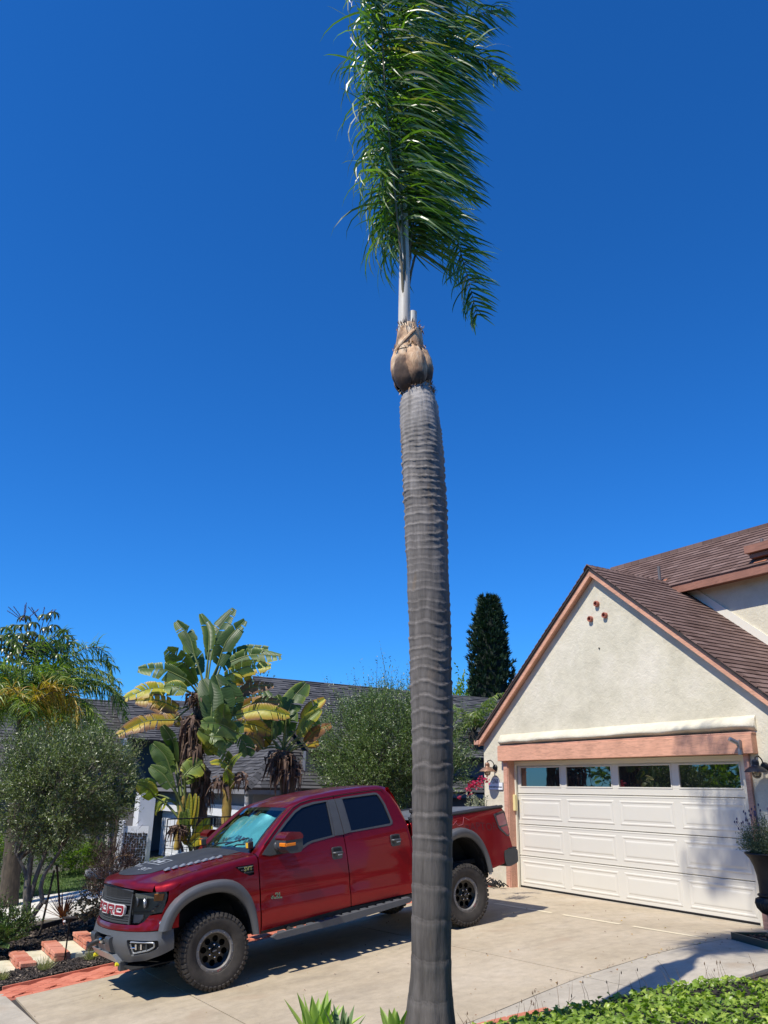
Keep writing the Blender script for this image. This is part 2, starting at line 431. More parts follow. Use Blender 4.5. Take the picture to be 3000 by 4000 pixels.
# front wall with garage opening
xl, xr = -.77, 5.62
outer = [(xl, -.3), (.0-.03, -.3), (-.03, 2.19), (5.05, 2.19), (5.05, -.3), (xr, -.3), (xr, rake_z(xr)-.1), (AX, AZ-.1), (xl, rake_z(xl)-.1)]
def stf(u, v): return (u, WY+.006*noise.noise(Vector((u*1.2, v*1.2, 0))), v)
fw = panel(outer, [], stf, .16, .16, side=1).build('wall', M_stucco, house, smooth=True, sharp=40)
for q_ in (((xl, WY+.16, -.6), (xl+.16, 9, rake_z(xl)-.15)), ((xr-.16, WY+.16, -.3), (xr, 1.9, rake_z(xr)-.15))):
    mb = MB(); mb.box(*q_); mb.build('side_wall', M_stucco, house)
# dark garage interior
mb = MB(); mb.box((-.6, 3, -.1), (5.4, 3.1, 2.6)); mb.box((-.6, .17, -.1), (-.5, 3, 2.6)); mb.box((5.3, .17, -.1), (5.4, 3, 2.6)); mb.box((-.6, .17, 2.6), (5.4, 3.1, 2.65))
mb.build('garage_interior', simple('dark_interior', (.05, .045, .04), .9), house)
# lumpy stucco ledge above the lintel
def ledge():
    rows = []; prof = [(0.004, 2.68), (.05, 2.655), (.10, 2.62), (.135, 2.57), (.15, 2.535), (.14, 2.515), (.09, 2.495), (.03, 2.47), (.004, 2.455)]
    for i in range(61):
        x = -.24+5.5*i/60; e = min(1, min(i, 60-i)/1.0+.35)
        row = []
        for j, (d, z) in enumerate(prof):
            n_ = noise.noise(Vector((x*2.3, z*6, 1)))*.022+noise.noise(Vector((x*7, z*9, 5)))*.008
            if j in (0, len(prof)-1): n_ = 0
            row.append((x, WY-d*e*(1+n_*3)-n_*.5 if 0 < j < len(prof)-1 else WY+.01, z+n_*.7+.012*(x-2.5)/2.5))
        rows.append(row)
    mb = MB(); mb.grid(rows); mb.F.append(tuple(range(len(prof)))); mb.M.append(0); n0 = 60*len(prof); mb.F.append(tuple(n0+k for k in range(len(prof)))); mb.M.append(0)
    return mb
ledge().build('stucco_ledge', M_stucco, house, smooth=True, sharp=60)
mb = MB(); mb.bbox((-.21, -.30, 2.175), (5.235, WY+.02, 2.435), .006); mb.build('lintel', M_pink, house)
mb = MB(); mb.bbox((-.215, -.285, 2.436), (5.24, WY+.01, 2.462), .004); mb.build('lintel_cap', M_pinkd, house)
for x0, x1 in ((-.135, -.03), (5.02, 5.1)):
    mb = MB(); mb.bbox((x0, -.225, -.02), (x1, WY-.002, 2.174), .004)
    mb.build('door_casing', M_pinkd, house)
mb = MB(); mb.bbox((-.03, -.21, -.02), (-.012, -.06, 2.174), .003); mb.build('jamb', M_pinkd, house)
mb = MB(); mb.bbox((5.032, -.2, -.02), (5.05, -.06, 2.174), .003); mb.build('jamb', M_pinkd, house)
mb = MB(); mb.bbox((-.03, -.06, -.0), (.012, -.012, 2.15), .003); mb.build('door_stop', M_cream, house)
mb = MB(); mb.bbox((4.866, -.06, 0), (5.05, -.012, 2.15), .003); mb.build('door_stop', M_cream, house)
mb = MB(); mb.bbox((-.012, -.062, 2.10), (5.03, -.013, 2.174), .003); mb.build('door_stop', M_cream, house)
mb = MB(); mb.bbox((-.03, -.115, 1.30), (.05, -.062, 1.58), .004); mb.build('sensor_box', simple('yellow_plastic', (.72, .62, .30), .5), house)
# garage door: four hinged rows of four
door = thing('garage_door', None, None); del_ = None
door.parent = house
Hs = 2.134/4; Wd = 4.877
mb = MB()
for r in range(4):
    z0 = r*Hs; z1 = z0+Hs
    if r < 3:
        mb.bbox((0, 0, z0+(.032 if r == 0 else .004)), (Wd, .045, z1-.004), .006)
    else:   # window row is a frame round four openings
        ws = [(.075+i*1.2125, .075+i*1.2125+1.09) for i in range(4)]
        zb, zt = z0+.11, z1-.055
        mb.bbox((0, 0, z0+.004), (Wd, .045, zb), .006); mb.bbox((0, 0, zt), (Wd, .045, z1), .006)
        xs = [0]+[v for w_ in ws for v in w_]+[Wd]
        for i in range(0, 10, 2): mb.bbox((xs[i], .001, zb), (xs[i+1], .044, zt), .002)
    # horizontal bead lines at the section joints
    if r > 0:
        mb.box((0, -.004, z0+.012), (Wd, .0, z0+.024)); mb.box((0, -.004, z0-.026), (Wd, .0, z0-.014))
dsk = mb.build('door_section', M_garagedoor, door)
def raised(x0, x1, z0, z1):
    mb = MB(); L = [(0, 0, .001), (.010, 0, -.007), (.026, 0, -.008), (.042, 0, -.0015), (.066, 0, -.0015), (.085, 0, -.007), (.1, 0, -.0075)]
    rings = []
    for ins, _, y in L:
        rings.append([(x0+ins, y, z0+ins), (x1-ins, y, z0+ins), (x1-ins, y, z1-ins), (x0+ins, y, z1-ins)])
    vs = [p for r_ in rings for p in r_]; fs = []
    for k in range(len(rings)-1):
        for i in range(4): fs.append((k*4+i, k*4+(i+1) % 4, (k+1)*4+(i+1) % 4, (k+1)*4+i))
    k = (len(rings)-1)*4; fs.append((k, k+1, k+2, k+3)); mb.add(vs, fs); return mb
for r in range(3):
    for i in range(4):
        x0 = .075+i*1.2125; raised(x0, x0+1.09, r*Hs+.085, (r+1)*Hs-.075).build('door_panel', M_garagedoor, door)
m, t, b = nt('window_mirror_glass'); b.inputs['Base Color'].default_value = (.012, .015, .017, 1); b.inputs['Roughness'].default_value = .015; b.inputs['Specular IOR Level'].default_value = 1.0
b.inputs['IOR'].default_value = 1.9
bump(t, b, noise_tex(t, 2.5, 2, .4, 'World'), .25, .004); M_pane = m
for i in range(4):
    x0, x1 = ws[i]; f_ = MB(); q = .022
    for a_, b_ in (((x0, -.008, zb), (x1, .02, zb+q)), ((x0, -.008, zt-q), (x1, .02, zt)), ((x0, -.008, zb+q), (x0+q, .02, zt-q)), ((x1-q, -.008, zb+q), (x1, .02, zt-q))): f_.bbox(a_, b_, .003)
    fo = f_.build('window_frame', M_garagedoor, door)
    g_ = MB(); g_.box((x0+q-.004, .012, zb+q-.004), (x1-q+.004, .016, zt-q+.004)); g_.build('pane', M_pane, door)
# black rubber seal at the foot
mb = MB(); mb.bbox((0.002, -.004, .005), (Wd-.002, .04, .0315), .004); mb.build('bottom_seal', M_blackm, door)

# rake boards and roof slabs
def along(x0, x1, y0, y1, o0, o1, slope_top=AZ):   # strip following the rake, offsets below the top line
    return [(x0, y0, rake_z(x0, slope_top)-o0), (x1, y0, rake_z(x1, slope_top)-o0), (x1, y0, rake_z(x1, slope_top)-o1), (x0, y0, rake_z(x0, slope_top)-o1)]
for x0, x1 in ((-.80, AX-.002), (AX+.002, 5.9)):
    a_ = along(x0, x1, -.30, 0, -.0, .118); b_ = [(x, -.262, z) for x, y, z in a_]
    mb = MB(); mb.add(a_+b_, [(0, 1, 2, 3), (7, 6, 5, 4), (0, 4, 5, 1), (1, 5, 6, 2), (2, 6, 7, 3), (3, 7, 4, 0)]); mb.build('rake_board', M_pink, house)
# soffit between board and wall
for x0, x1 in ((-.80, AX-.002), (AX+.002, 5.9)):
    a_ = along(x0, x1, -.262, 0, .06, .085); b_ = [(x, WY+.02, z) for x, y, z in a_]
    mb = MB(); mb.add(a_+b_, [(0, 1, 2, 3), (7, 6, 5, 4), (0, 4, 5, 1), (1, 5, 6, 2), (2, 6, 7, 3), (3, 7, 4, 0)]); mb.build('soffit', M_pinkd, house)
M_under = simple('roof_edge', (.035, .028, .026), .9)
rf = MB()
for x0, x1, yb in ((-.86, AX, 6.8), (AX, 6.1, 6.8)):
    top = [(x0, -.33, rake_z(x0)+.05), (x1, -.33, rake_z(x1)+.05), (x1, yb, rake_z(x1)+.05), (x0, yb, rake_z(x0)+.05)]
    bot = [(x, y, z-.045) for x, y, z in top]
    rf.add(top+bot, [(0, 1, 2, 3), (7, 6, 5, 4), (0, 4, 5, 1), (1, 5, 6, 2), (2, 6, 7, 3), (3, 7, 4, 0)])
roof = rf.build('roof', M_under, house)
def shingle_bm(mb, w, l, t0, t1, M):
    mb.add([M @ Vector(p) for p in ((0, 0, 0), (w, 0, 0), (w, l, 0), (0, l, 0), (0, 0, t0), (w, 0, t0), (w, l, t1), (0, l, t1))],
           [(3, 2, 1, 0), (4, 5, 6, 7), (0, 1, 5, 4), (1, 2, 6, 5), (2, 3, 7, 6), (3, 0, 4, 7)])
EXP = .127
sm_ = MB(); shingle_bm(sm_, .294, EXP+.03, .022, .003, Matrix.Identity(4)); o_ = sm_.build('shingle', M_sh_o); sh_me = o_.data; bpy.data.objects.remove(o_)
cosR = 1/math.sqrt(1+SR*SR); sinR = SR*cosR
def frame_R(s, y, top=AZ+.051):
    """matrix on the right slope: local x along +Y, local y up the slope, z outwards; s = distance down from ridge"""
    x = AX+s*cosR; z = top-s*sinR
    ex = Vector((0, 1, 0)); ey = Vector((-cosR, 0, sinR)); ez = ex.cross(ey)
    if ez.z < 0: ez = -ez
    m = Matrix((ex, ey, ez)).transposed().to_4x4(); m.translation = (x, y, z); return m
n_s = 0; extra = MB(); extra.m = 0
rows = int(4.5/EXP)
for k in range(rows):
    s = (k+1)*EXP; off = (k % 2)*.15+random.uniform(-.03, .03)
    y = -.345-off
    while y < 2.0:
        x = AX+s*cosR; z = AZ+.05-s*sinR
        yend = 1.88 if x > 2.75 else 2.0
        w_ = .296; y0 = max(y, -.345+random.uniform(0, .006)); w1 = min(y+w_, yend)-y0
        if w1 > .03:
            if w1 > .29 and n_s < 290:
                o = link('shingle', sh_me, roof); o.matrix_local = frame_R(s, y0) @ Matrix.Translation((0, 0, random.uniform(0, .003))); n_s += 1
            else:
                extra.a = random.random(); shingle_bm(extra, w1, EXP+.03, .022, .003, frame_R(s, y0) @ Matrix.Translation((0, 0, random.uniform(0, .003))))
        y += .30
# left slope courses (seen only edge-on) and the ridge caps
cosL = 1/math.sqrt(1+SL*SL); sinL = SL*cosL
def frame_L(s, y):
    ex = Vector((0, -1, 0)); ey = Vector((cosL, 0, sinL)); ez = ex.cross(ey)
    if ez.z < 0: ez = -ez
    m = Matrix((ex, ey, ez)).transposed().to_4x4(); m.translation = (AX-s*cosL, y, AZ+.051-s*sinL); return m
for k in range(int(4.30/EXP)):
    s = (k+1)*EXP; y = 6.7
    while y > -.3:
        extra.a = random.random(); w1 = min(.6, y+.345); shingle_bm(extra, w1-.004, EXP+.03, .017+random.uniform(0, .008), .003, frame_L(s, y)); y -= .6
for k in range(20):
    y = -.36+k*.13; extra.a = random.random()
    for s_, c_, n_ in ((-1, cosL, sinL), (1, cosR, sinR)):
        v0 = [(AX, y, AZ+.088), (AX+s_*.12*c_, y, AZ+.088-.12*n_), (AX+s_*.12*c_, y+.2, AZ+.072-.12*n_), (AX, y+.2, AZ+.072)]
        v1 = [(a, b, c-.014) for a, b, c in v0]
        extra.add(v0+v1, [(0, 1, 2, 3), (7, 6, 5, 4), (0, 4, 5, 1), (1, 5, 6, 2), (2, 6, 7, 3), (3, 7, 4, 0)])
tag(extra.build('shingle_course', M_sh_v, roof), kind='stuff')
# upper storey behind
UY, UE, URY, URZ, UX0, UX1 = 1.9, (1.6, 5.30), 2.98, 6.40, .05, 12.0
mb = MB(); mb.box((UX0+.25, UY+.15, 2.0), (UX0+.4, 8, 5.4)); mb.build('upper_side_wall', M_stucco, house)
mb = MB(); mb.box((UX0+.25, UY, 3.0), (UX1, UY+.15, 5.5))
uw = mb.build('upper_wall', M_stucco, house)
mb = MB(); mb.box((5.64, 1.98, -.3), (UX1, 2.04, 3.2)); mb.build('lower_wall', M_stucco, house)
# pale flashing board where the upper wall meets the lower roof
x0, x1 = 2.72, 5.9; mb = MB()
a_ = [(x0, UY-.03, rake_z(x0)+.075), (x1, UY-.03, rake_z(x1)+.075), (x1, UY-.03, rake_z(x1)+.215), (x0+.12, UY-.03, rake_z(x0)+.165)]; b_ = [(x, UY-.002, z) for x, y, z in a_]
mb.add(a_+b_, [(0, 1, 2, 3), (7, 6, 5, 4), (0, 4, 5, 1), (1, 5, 6, 2), (2, 6, 7, 3), (3, 7, 4, 0)]); mb.build('flashing_board', simple('flashing', (.72, .68, .58), .7), house)
SU = (URZ-UE[1])/(URY-UE[0])
def ur(y): return UE[1]+SU*(y-UE[0])
up = MB()
top = [(UX0, UE[0], ur(UE[0])-.0), (UX1, UE[0], ur(UE[0])), (UX1, URY, URZ), (UX0, URY, URZ)]; bot = [(x, y, z-.09) for x, y, z in top]
up.add(top+bot, [(0, 1, 2, 3), (7, 6, 5, 4), (0, 4, 5, 1), (1, 5, 6, 2), (2, 6, 7, 3), (3, 7, 4, 0)])
top = [(UX0, URY, URZ), (UX1, URY, URZ), (UX1, 6.0, URZ-2.9), (UX0, 6.0, URZ-2.9)]; bot = [(x, y, z-.09) for x, y, z in top]
up.add(top+bot, [(0, 1, 2, 3), (7, 6, 5, 4), (0, 4, 5, 1), (1, 5, 6, 2), (2, 6, 7, 3), (3, 7, 4, 0)])
uroof = up.build('upper_roof', M_under, house)
mb = MB(); mb.box((2.3, UE[0]-.02, UE[1]-.16), (UX1, UE[0]+.02, UE[1]+.0)); mb.build('fascia', M_brownfascia, house)
mb = MB(); mb.box((2.45, UE[0]+.02, UE[1]-.11), (UX1, UY, UE[1]-.09)); mb.build('soffit', M_brownfascia, house)
us = MB(); cu = 1/math.sqrt(1+SU*SU); su = SU*cu
k = 0; Ls = math.hypot(URY-UE[0], URZ-UE[1])
while k*EXP < Ls:
    s = k*EXP; y0 = UE[0]-.03+s*cu; z0 = UE[1]+.004+s*su-.024; x = UX0-random.random()*.3
    while x < 7.5:
        xa = max(x, UX0-.03)
        us.a = random.random(); ex = Vector((1, 0, 0)); ey = Vector((0, cu, su)); ez = ex.cross(ey)
        mt = Matrix((ex, ey, ez)).transposed().to_4x4(); mt.translation = (xa, y0, z0+random.uniform(0, .004))
        if x+.296-xa > .02 and z0 > rake_z(xa+.15)-.1: shingle_bm(us, x+.296-xa, EXP+.03, .022, .003, mt)
        x += .30
    k += 1
x = UX0-.03
while x < 7.5:
    us.a = random.random(); us.box((x, URY-.09, URZ-.06), (x+.2, URY+.09, URZ+.035)); x += .205
tag(us.build('shingle_course', M_sh_v, uroof), kind='stuff')
# valley strip
for (vx, vy, vz) in ((2.27, 1.77, 5.49), (4.47, 1.77, 5.72)):
    pipe = MB(); zz = ur(vy)+.01
    pipe.tube([(vx-.0, vy, zz-.02), (vx, vy, zz+.34)], .028, 8)
    pp = pipe.build('vent_pipe', simple('pipe_grey', (.12, .11, .11), .6), uroof)
    fl = MB(); fl.add([(vx-.12, vy-.15, ur(vy-.15)+.035), (vx+.12, vy-.15, ur(vy-.15)+.035), (vx+.12, vy+.1, ur(vy+.1)+.03), (vx-.12, vy+.1, ur(vy+.1)+.03)], [(0, 1, 2, 3)])
    fl.lathe([(.06, 0), (.032, .06)], 8, Matrix.Translation((vx, vy, zz))); fl.build('pipe_flashing', simple('rusty_flashing', (.33, .13, .07), .8, 0, .3, 20), uroof)
# dormer cheek at the far right
mb = MB(); mb.box((4.30, 1.62, 5.45), (7, 2.3, 5.52)); mb.box((4.26, 1.55, 5.53), (7, 2.4, 5.66)); mb.build('dormer_eave', M_brownfascia, house)
mb = MB(); mb.box((4.42, 1.75, 5.28), (7, 2.3, 5.449)); mb.build('dormer_wall', M_cream, house)
# gable vent clay pipes
for x, z in ((2.49, 4.75), (2.32, 4.51), (2.66, 4.52)):
    mb = MB(); Mx = Matrix.Translation((x, WY-.075, z)) @ Matrix.Rotation(R(-90), 4, 'X') @ Matrix.Rotation(random.uniform(0, .5), 4, 'Z')
    mb.lathe([(.036, .02), (.05, .02), (.052, .03), (.05, .1)], 8, Mx); mb.lathe([(.036, .02), (.034, .06), (.0, .06)], 8, Mx)
    mb.build('clay_vent', simple('clay', (.36, .12, .08), .85, 0, .2, 30), house, smooth=True, sharp=50)
mb = MB(); mb.lathe([(.012, 0), (.012, .03), (0, .03)], 8, Matrix.Translation((2.47, WY+.01, 3.98)) @ Matrix.Rotation(R(90), 4, 'X')); mb.build('wall_plug', M_blackm, house)
# eave stub, left corner
mb = MB(); mb.bbox((-.90, -.33, 2.49), (-.76, .02, 2.58), .01); mb.bbox((-.88, -.18, 2.50), (-.78, 6.6, 2.58), .01); mb.build('eave_end', M_pinkd, house)
mb = MB(); mb.tube([(-.84, .05, 2.5), (-.81, .05, 2.3), (-.81, .05, -.3)], .035, 8); mb.build('downpipe', M_pinkd, house)
mb = MB(); mb.box((1.0, .3, 4.2), (1.12, .5, 4.45)); mb.box((.92, .22, 4.45), (1.2, .6, 4.5)); mb.build('roof_vent', M_under, house)
# dish on the side wall
dish = MB(); dish.lathe([(0, 0), (.08, .01), (.16, .04), (.2, .07), (.19, .075), (.0, .012)], 16, Matrix.Translation((-1.02, .35, 2.28)) @ Matrix.Rotation(R(-55), 4, 'Y') @ Matrix.Rotation(R(30), 4, 'X')); dish.tube([(-1.0, .35, 2.25), (-.78, .35, 2.15)], .015, 6)
tag(dish.build('satellite_dish', simple('dish_white', (.75, .75, .76), .5), smooth=True), 'small white dish on the left side wall of the cream house, below the eave', 'satellite dish')

# ---- wall lamps, sign, camera
M_amber = simple('lamp_glass', (.8, .72, .6), .05); M_amber.node_tree.nodes['Principled BSDF'].inputs['Transmission Weight'].default_value = .9
def lamp(x, z, label, rim, name='wall_lamp'):
    t_ = thing(name, label, 'wall lamp', (x, WY, z), 'barn lamps either side of the garage door')
    mb = MB(); mb.lathe([(0, .035), (.05, .033), (.062, .02), (.064, 0)], 20, Matrix.Rotation(R(90), 4, 'X')); mb.build('back_plate', M_blackm, t_, smooth=True)
    mb = MB(); mb.tube([(0, -.03, .04), (0, -.06, .10), (0, -.12, .14), (0, -.19, .12), (0, -.2, .09)], .009, 8); mb.tube([(0, -.03, .0), (0, -.16, .01)], .006, 6); mb.build('arm', M_blackm, t_, smooth=True)
    sh = MB(); T = Matrix.Translation((0, -.2, -.07))
    sh.lathe([(.0, .165), (.03, .16), (.045, .14), (.045, .09), (.05, .085), (.055, .075), (.09, .06), (.13, .03), (.155, 0), (.15, 0), (.10, .045), (.05, .065), (.0, .07)], 28, T)
    for q in range(4): sh.lathe([(.045, .095+q*.012), (.049, .099+q*.012), (.045, .103+q*.012)], 20, T)
    so_ = sh.build('shade', rim, t_, smooth=True)
    gb = MB(); gb.lathe([(.045, .06), (.062, .02), (.064, -.02), (.05, -.06), (.025, -.078), (0, -.083)], 20, T); gb.build('globe', M_amber, t_, smooth=True)
    bl = MB(); bl.lathe([(.018, .06), (.018, .01), (.024, -.01), (.018, -.035), (0, -.04)], 10, T); bl.build('bulb', simple('bulb', (.8, .75, .65), .2), t_, smooth=True)
    return t_
M_copper = simple('weathered_copper', (.30, .17, .11), .5, .5, .3, 30)
lamp(-.42, 2.06, 'small barn lamp with rusty copper shade, left of the garage door above the number sign', M_copper)
lamp(5.31, 2.0, 'small barn lamp with dark grey shade, right of the garage door under the camera', simple('dark_shade', (.05, .05, .055), .5, .4))
sg = thing('house_sign', 'white arched house number plaque on the stucco left of the garage door', 'sign', (-.405, WY-.012, 1.745))
w2, h2 = .205, .08
arch = [(-w2, -h2), (w2, -h2), (w2, h2*.55), (.105, h2*.55)]+[(.105*math.cos(a), h2*.55+.11*math.sin(a)) for a in [PI*k/10 for k in range(1, 10)]]+[(-.105, h2*.55), (-w2, h2*.55)]
mb = MB(); mb.prism(arch, -.012, .004, lambda u, v, d: (u, d, v)); mb.build('plaque', simple('plaque_white', (.80, .82, .84), .4), sg)
mb = MB(); mb.prism([(u*1.04, v*1.05) for u, v in arch], -.002, .01, lambda u, v, d: (u, d, v)); mb.build('plaque_rim', simple('plaque_edge', (.16, .19, .24), .5), sg)
M_ink = simple('ink', (.04, .05, .08), .5)
tm = text_mesh('2763', .105, .002, M_ink); o = link('numerals', tm, sg, (-.0, -.015, .065)); o.rotation_euler = (R(90), 0, 0); o.scale = (.85, 1, 1)
tm = text_mesh('NORTHAMPTON ROAD', .036, .0015, M_ink); o = link('street_name', tm, sg, (0, -.015, -.035)); o.rotation_euler = (R(90), 0, 0)
cam_t = thing('security_camera', 'small silver security camera clamped to the right end of the pink lintel', 'camera', (5.06, -.31, 2.2))
mb = MB(); Mc = Matrix.Translation((-.03, -.08, .14)) @ Matrix.Rotation(R(62), 4, 'X') @ Matrix.Rotation(R(-25), 4, 'Y'); mb.lathe([(0, .07), (.028, .07), (.032, .05), (.032, -.06), (.026, -.065), (.024, -.055), (0, -.055)], 16, Mc); mb.build('camera_body', simple('silver', (.45, .46, .48), .35, .8), cam_t, smooth=True)
mb = MB(); mb.lathe([(0, .0), (.02, 0)], 12, Mc @ Matrix.Translation((0, 0, -.066))); mb.build('lens', M_blackm, cam_t)
mb = MB(); mb.bbox((-.03, -.03, -.04), (.03, .01, .05), .006); mb.tube([(0, -.01, .04), (-.02, -.05, .11)], .014, 8); mb.bbox((.02, -.06, .03), (.03, .0, .16), .003); mb.build('bracket', simple('grey_bracket', (.30, .30, .30), .5, .4), cam_t)
# ================================================================== pickup truck
TX, TYAW, TPITCH, TROLL = (1.687, -6.786, -.576), .051, -.111, .034
hd = Vector((math.sin(TYAW), -math.cos(TYAW), 0)); fL = hd*math.cos(TPITCH)+Vector((0, 0, math.sin(TPITCH)))
lL = Vector((-hd.y, hd.x, 0)); uL = fL.cross(lL)
l2 = lL*math.cos(TROLL)+uL*math.sin(TROLL); u2 = -lL*math.sin(TROLL)+uL*math.cos(TROLL)
TM = Matrix((fL, l2, u2)).transposed().to_4x4(); TM.translation = Vector(TX)
truck = thing('pickup_truck', 'dark red four-door pickup truck with black hood graphic and off-road tyres, parked on the driveway', 'pickup truck')
truck.matrix_world = TM

m, t, b = nt('red_car_paint')
b.inputs['Base Color'].default_value = (.27, .003, .009, 1); b.inputs['Metallic'].default_value = .72; b.inputs['Roughness'].default_value = .34
b.inputs['Coat Weight'].default_value = .5; b.inputs['Coat Roughness'].default_value = .05
fd = noise_tex(t, 3, 6, .7); dust = ramp(t, fd, [(.4, .0), (.8, .025)])
c = mix_rgb(t, dust, (.27, .003, .009), (.26, .14, .10)); t.links.new(c, b.inputs['Base Color'])
r_ = ramp(t, noise_tex(t, 14, 4), [(.3, .28), (.8, .42)]); t.links.new(r_, b.inputs['Roughness'])
flk = noise_tex(t, 900, 1, .5); bump(t, b, flk, .12, .001); M_red = m
M_grey = simple('grey_flare_paint', (.085, .09, .10), .5, 0, .06, 10, .05, 300, .001)
M_blackp = simple('black_plastic', (.018, .018, .02), .55, 0, .15, 12)
M_trim = simple('dark_trim', (.05, .054, .06), .45, 0, .1, 8)
M_under_ = simple('underbody', (.012, .012, .012), .8, 0, .2, 10)
M_tint = simple('tinted_glass', (.004, .005, .008), .03); M_tint.node_tree.nodes['Principled BSDF'].inputs['Specular IOR Level'].default_value = .55
M_chrome = simple('bright_metal', (.75, .75, .76), .18, 1)
M_white = simple('white_letter', (.60, .60, .60), .5)
M_silver = simple('bed_silver', (.36, .38, .40), .4, .6, .1, 10)
m, t, b = nt('rubber'); f = noise_tex(t, 6, 5, .7); t.links.new(ramp(t, f, [(.3, (.022, .020, .018)), (.7, (.065, .056, .048))]), b.inputs['Base Color']); b.inputs['Roughness'].default_value = .85; M_rub = m

# ---- body side surface: half width as a function of length and height
HP = [.40, .47, .56, .735, .742, .765, .9, 1.1, 1.25, 1.33, 1.40, 1.45, 1.60, 1.75, 1.85, 1.90, 1.93]
WP = [.945, .962, .985, 1.002, 1.000, .984, .996, .990, .978, .962, .944, .927, .862, .793, .740, .705, .66]
def side_w(L, h):
    w = interp(h, HP, WP)
    if h < 1.36:
        w -= .10*sm((L-.38)/.36)*(.7+.3*sm((h-.7)/.4))
    return w
def shoulder(L): return interp(L, [-.75, -.6, -.3, .157, .45, .66], [1.325, 1.315, 1.295, 1.225, 1.165, 1.10])
def Hc(L): return interp(L, [-.70, -.45, -.1, .2, .5, .68, .80, .90], [1.40, 1.39, 1.372, 1.345, 1.300, 1.262, 1.232, 1.20])
def Hs(L): return interp(L, [-.70, -.6, -.2, .2, .45, .6, .7], [1.345, 1.335, 1.292, 1.243, 1.205, 1.182, 1.16])
def hood_h(L, w):
    a = abs(w); hc, hs_ = Hc(L), Hs(L)
    rise = .028*sm((L+.75)/.3)
    if a < .47: k = (a/.47)**2*.35
    elif a < .56: k = .35+.25*sm((a-.47)/.09)
    else: k = .60+.40*((a-.56)/.28)
    return hc-(hc-hs_)*min(k, 1.05)
def front_L(w): return .885-.235*(abs(w)/.84)**2.0
SEAM = .835
def hood_pt(u, w, lift=0):
    """u 0 rear .. 1 start of nose, 1..1.35 roll-over of the nose"""
    a = abs(w); Lr = -.47-.14*(a/.84)**2; Lf = front_L(w)-.085
    if u <= 1:
        L = Lr+(Lf-Lr)*u; return (L, w, hood_h(L, w)+lift)
    q = (u-1)/.35; ang = q*R(80); h0 = hood_h(Lf, w); drop = h0-(1.172-.075*(a/.84)**1.5)
    return (Lf+.085*math.sin(ang)+lift, w, h0-drop*(1-math.cos(ang))/(1-math.cos(R(80)))+lift*(1-q))
def hood():
    us = [i/26 for i in range(27)]+[1+.35*i/7 for i in range(1, 8)]
    ws_ = [-SEAM+2*SEAM*j/60 for j in range(61)]
    rows = [[hood_pt(u, w) for w in ws_] for u in us]
    last = [(p[0]-.03, p[1], p[2]-.006) for p in rows[-1]]; rows.append(last)
    mb = MB(); mb.grid(rows); return mb
hood().build('hood', M_red, truck, smooth=True, sharp=50, fix=False)
# matt black graphic laid on the hood
def decal():
    rows = []
    for i in range(31):
        u = .0+.955*i/30
        row = []
        for j in range(31):
            s_ = -1+2*j/30; half = interp(u, [0, .5, .93, 1], [.60, .53, .47, .45])
            uu = u-(.0 if u < .6 else .10*sm((u-.6)/.355)*abs(s_)**2.5)
            row.append(hood_pt(uu, s_*half, .004))
        rows.append(row)
    mb = MB(); mb.grid(rows); return mb
m, t, b = nt('matt_black_vinyl'); f = noise_tex(t, 5, 5, .6)
t.links.new(ramp(t, f, [(.35, (.028, .030, .034)), (.7, (.045, .048, .053))]), b.inputs['Base Color']); b.inputs['Roughness'].default_value = .5; M_vinyl = m
dec = decal().build('hood_graphic', M_vinyl, truck, smooth=True, sharp=50, fix=False)
M_mark = simple('grey_print', (.30, .32, .34), .6)
def on_hood(shape, name, m_, cu, cw, s, rot=0, parent=dec):
    """place a flat mesh so that it follows the hood: x -> across, y -> towards the windshield"""
    me = shape.copy() if isinstance(shape, bpy.types.Mesh) else shape
    for v_ in me.vertices:
        x, y = v_.co.x*s, v_.co.y*s
        w_ = cw+x; u_ = cu-y/1.35
        p = Vector(hood_pt(min(max(u_, 0), .99), w_, .0065)); v_.co = p
    return link(name, me, parent)
def sub_rect(x0, x1, y0, y1, n=8):
    mb = MB(); mb.grid([[(x0+(x1-x0)*i/n, y0+(y1-y0)*j/n, 0) for i in range(n+1)] for j in range(n+1)]); o = mb.build('p', M_mark); me = o.data; bpy.data.objects.remove(o); return me
for nm, rc in (('logo_frame', (-.26, .26, .10, .12)), ('logo_frame', (-.26, .26, -.12, -.10)), ('logo_frame', (-.26, -.24, -.1, .1)), ('logo_frame', (.24, .26, -.1, .1)), ('logo_bar', (-.15, -.05, -.06, .06)), ('logo_bar', (.05, .15, -.06, .06)), ('logo_bar', (-.05, .05, -.015, .015))):
    on_hood(sub_rect(*rc), nm, M_mark, .60, .03, .8)
tm = text_mesh('SVT', .16, 0, M_mark, .002); on_hood(tm, 'hood_print', M_mark, .80, .20, .8)
tm = text_mesh('RAPTOR', .10, 0, M_mark, .001); on_hood(tm, 'hood_print', M_mark, .76, -.16, .8)
# hood louvres
for sgn in (1, -1):
    for i in range(8):
        u = .24+.068*i*1.02; mb = MB()
        c0 = Vector(hood_pt(u, sgn*(.60-.012*i), 0)); 
        Mx = Matrix.Translation(c0+Vector((0, 0, .004))) @ Matrix.Rotation(R(7), 4, 'Y')
        mb.add([Mx @ Vector(p) for p in ((-.036, -.04, 0), (.03, -.04, 0), (.03, .04, 0), (-.036, .04, 0), (-.036, -.036, .020), (.028, -.036, .006), (.028, .036, .006), (-.036, .036, .020))], [(3, 2, 1, 0), (4, 5, 6, 7), (0, 1, 5, 4), (1, 2, 6, 5), (2, 3, 7, 6), (3, 0, 4, 7)])
        mb.build('hood_louvre', M_silver, truck)
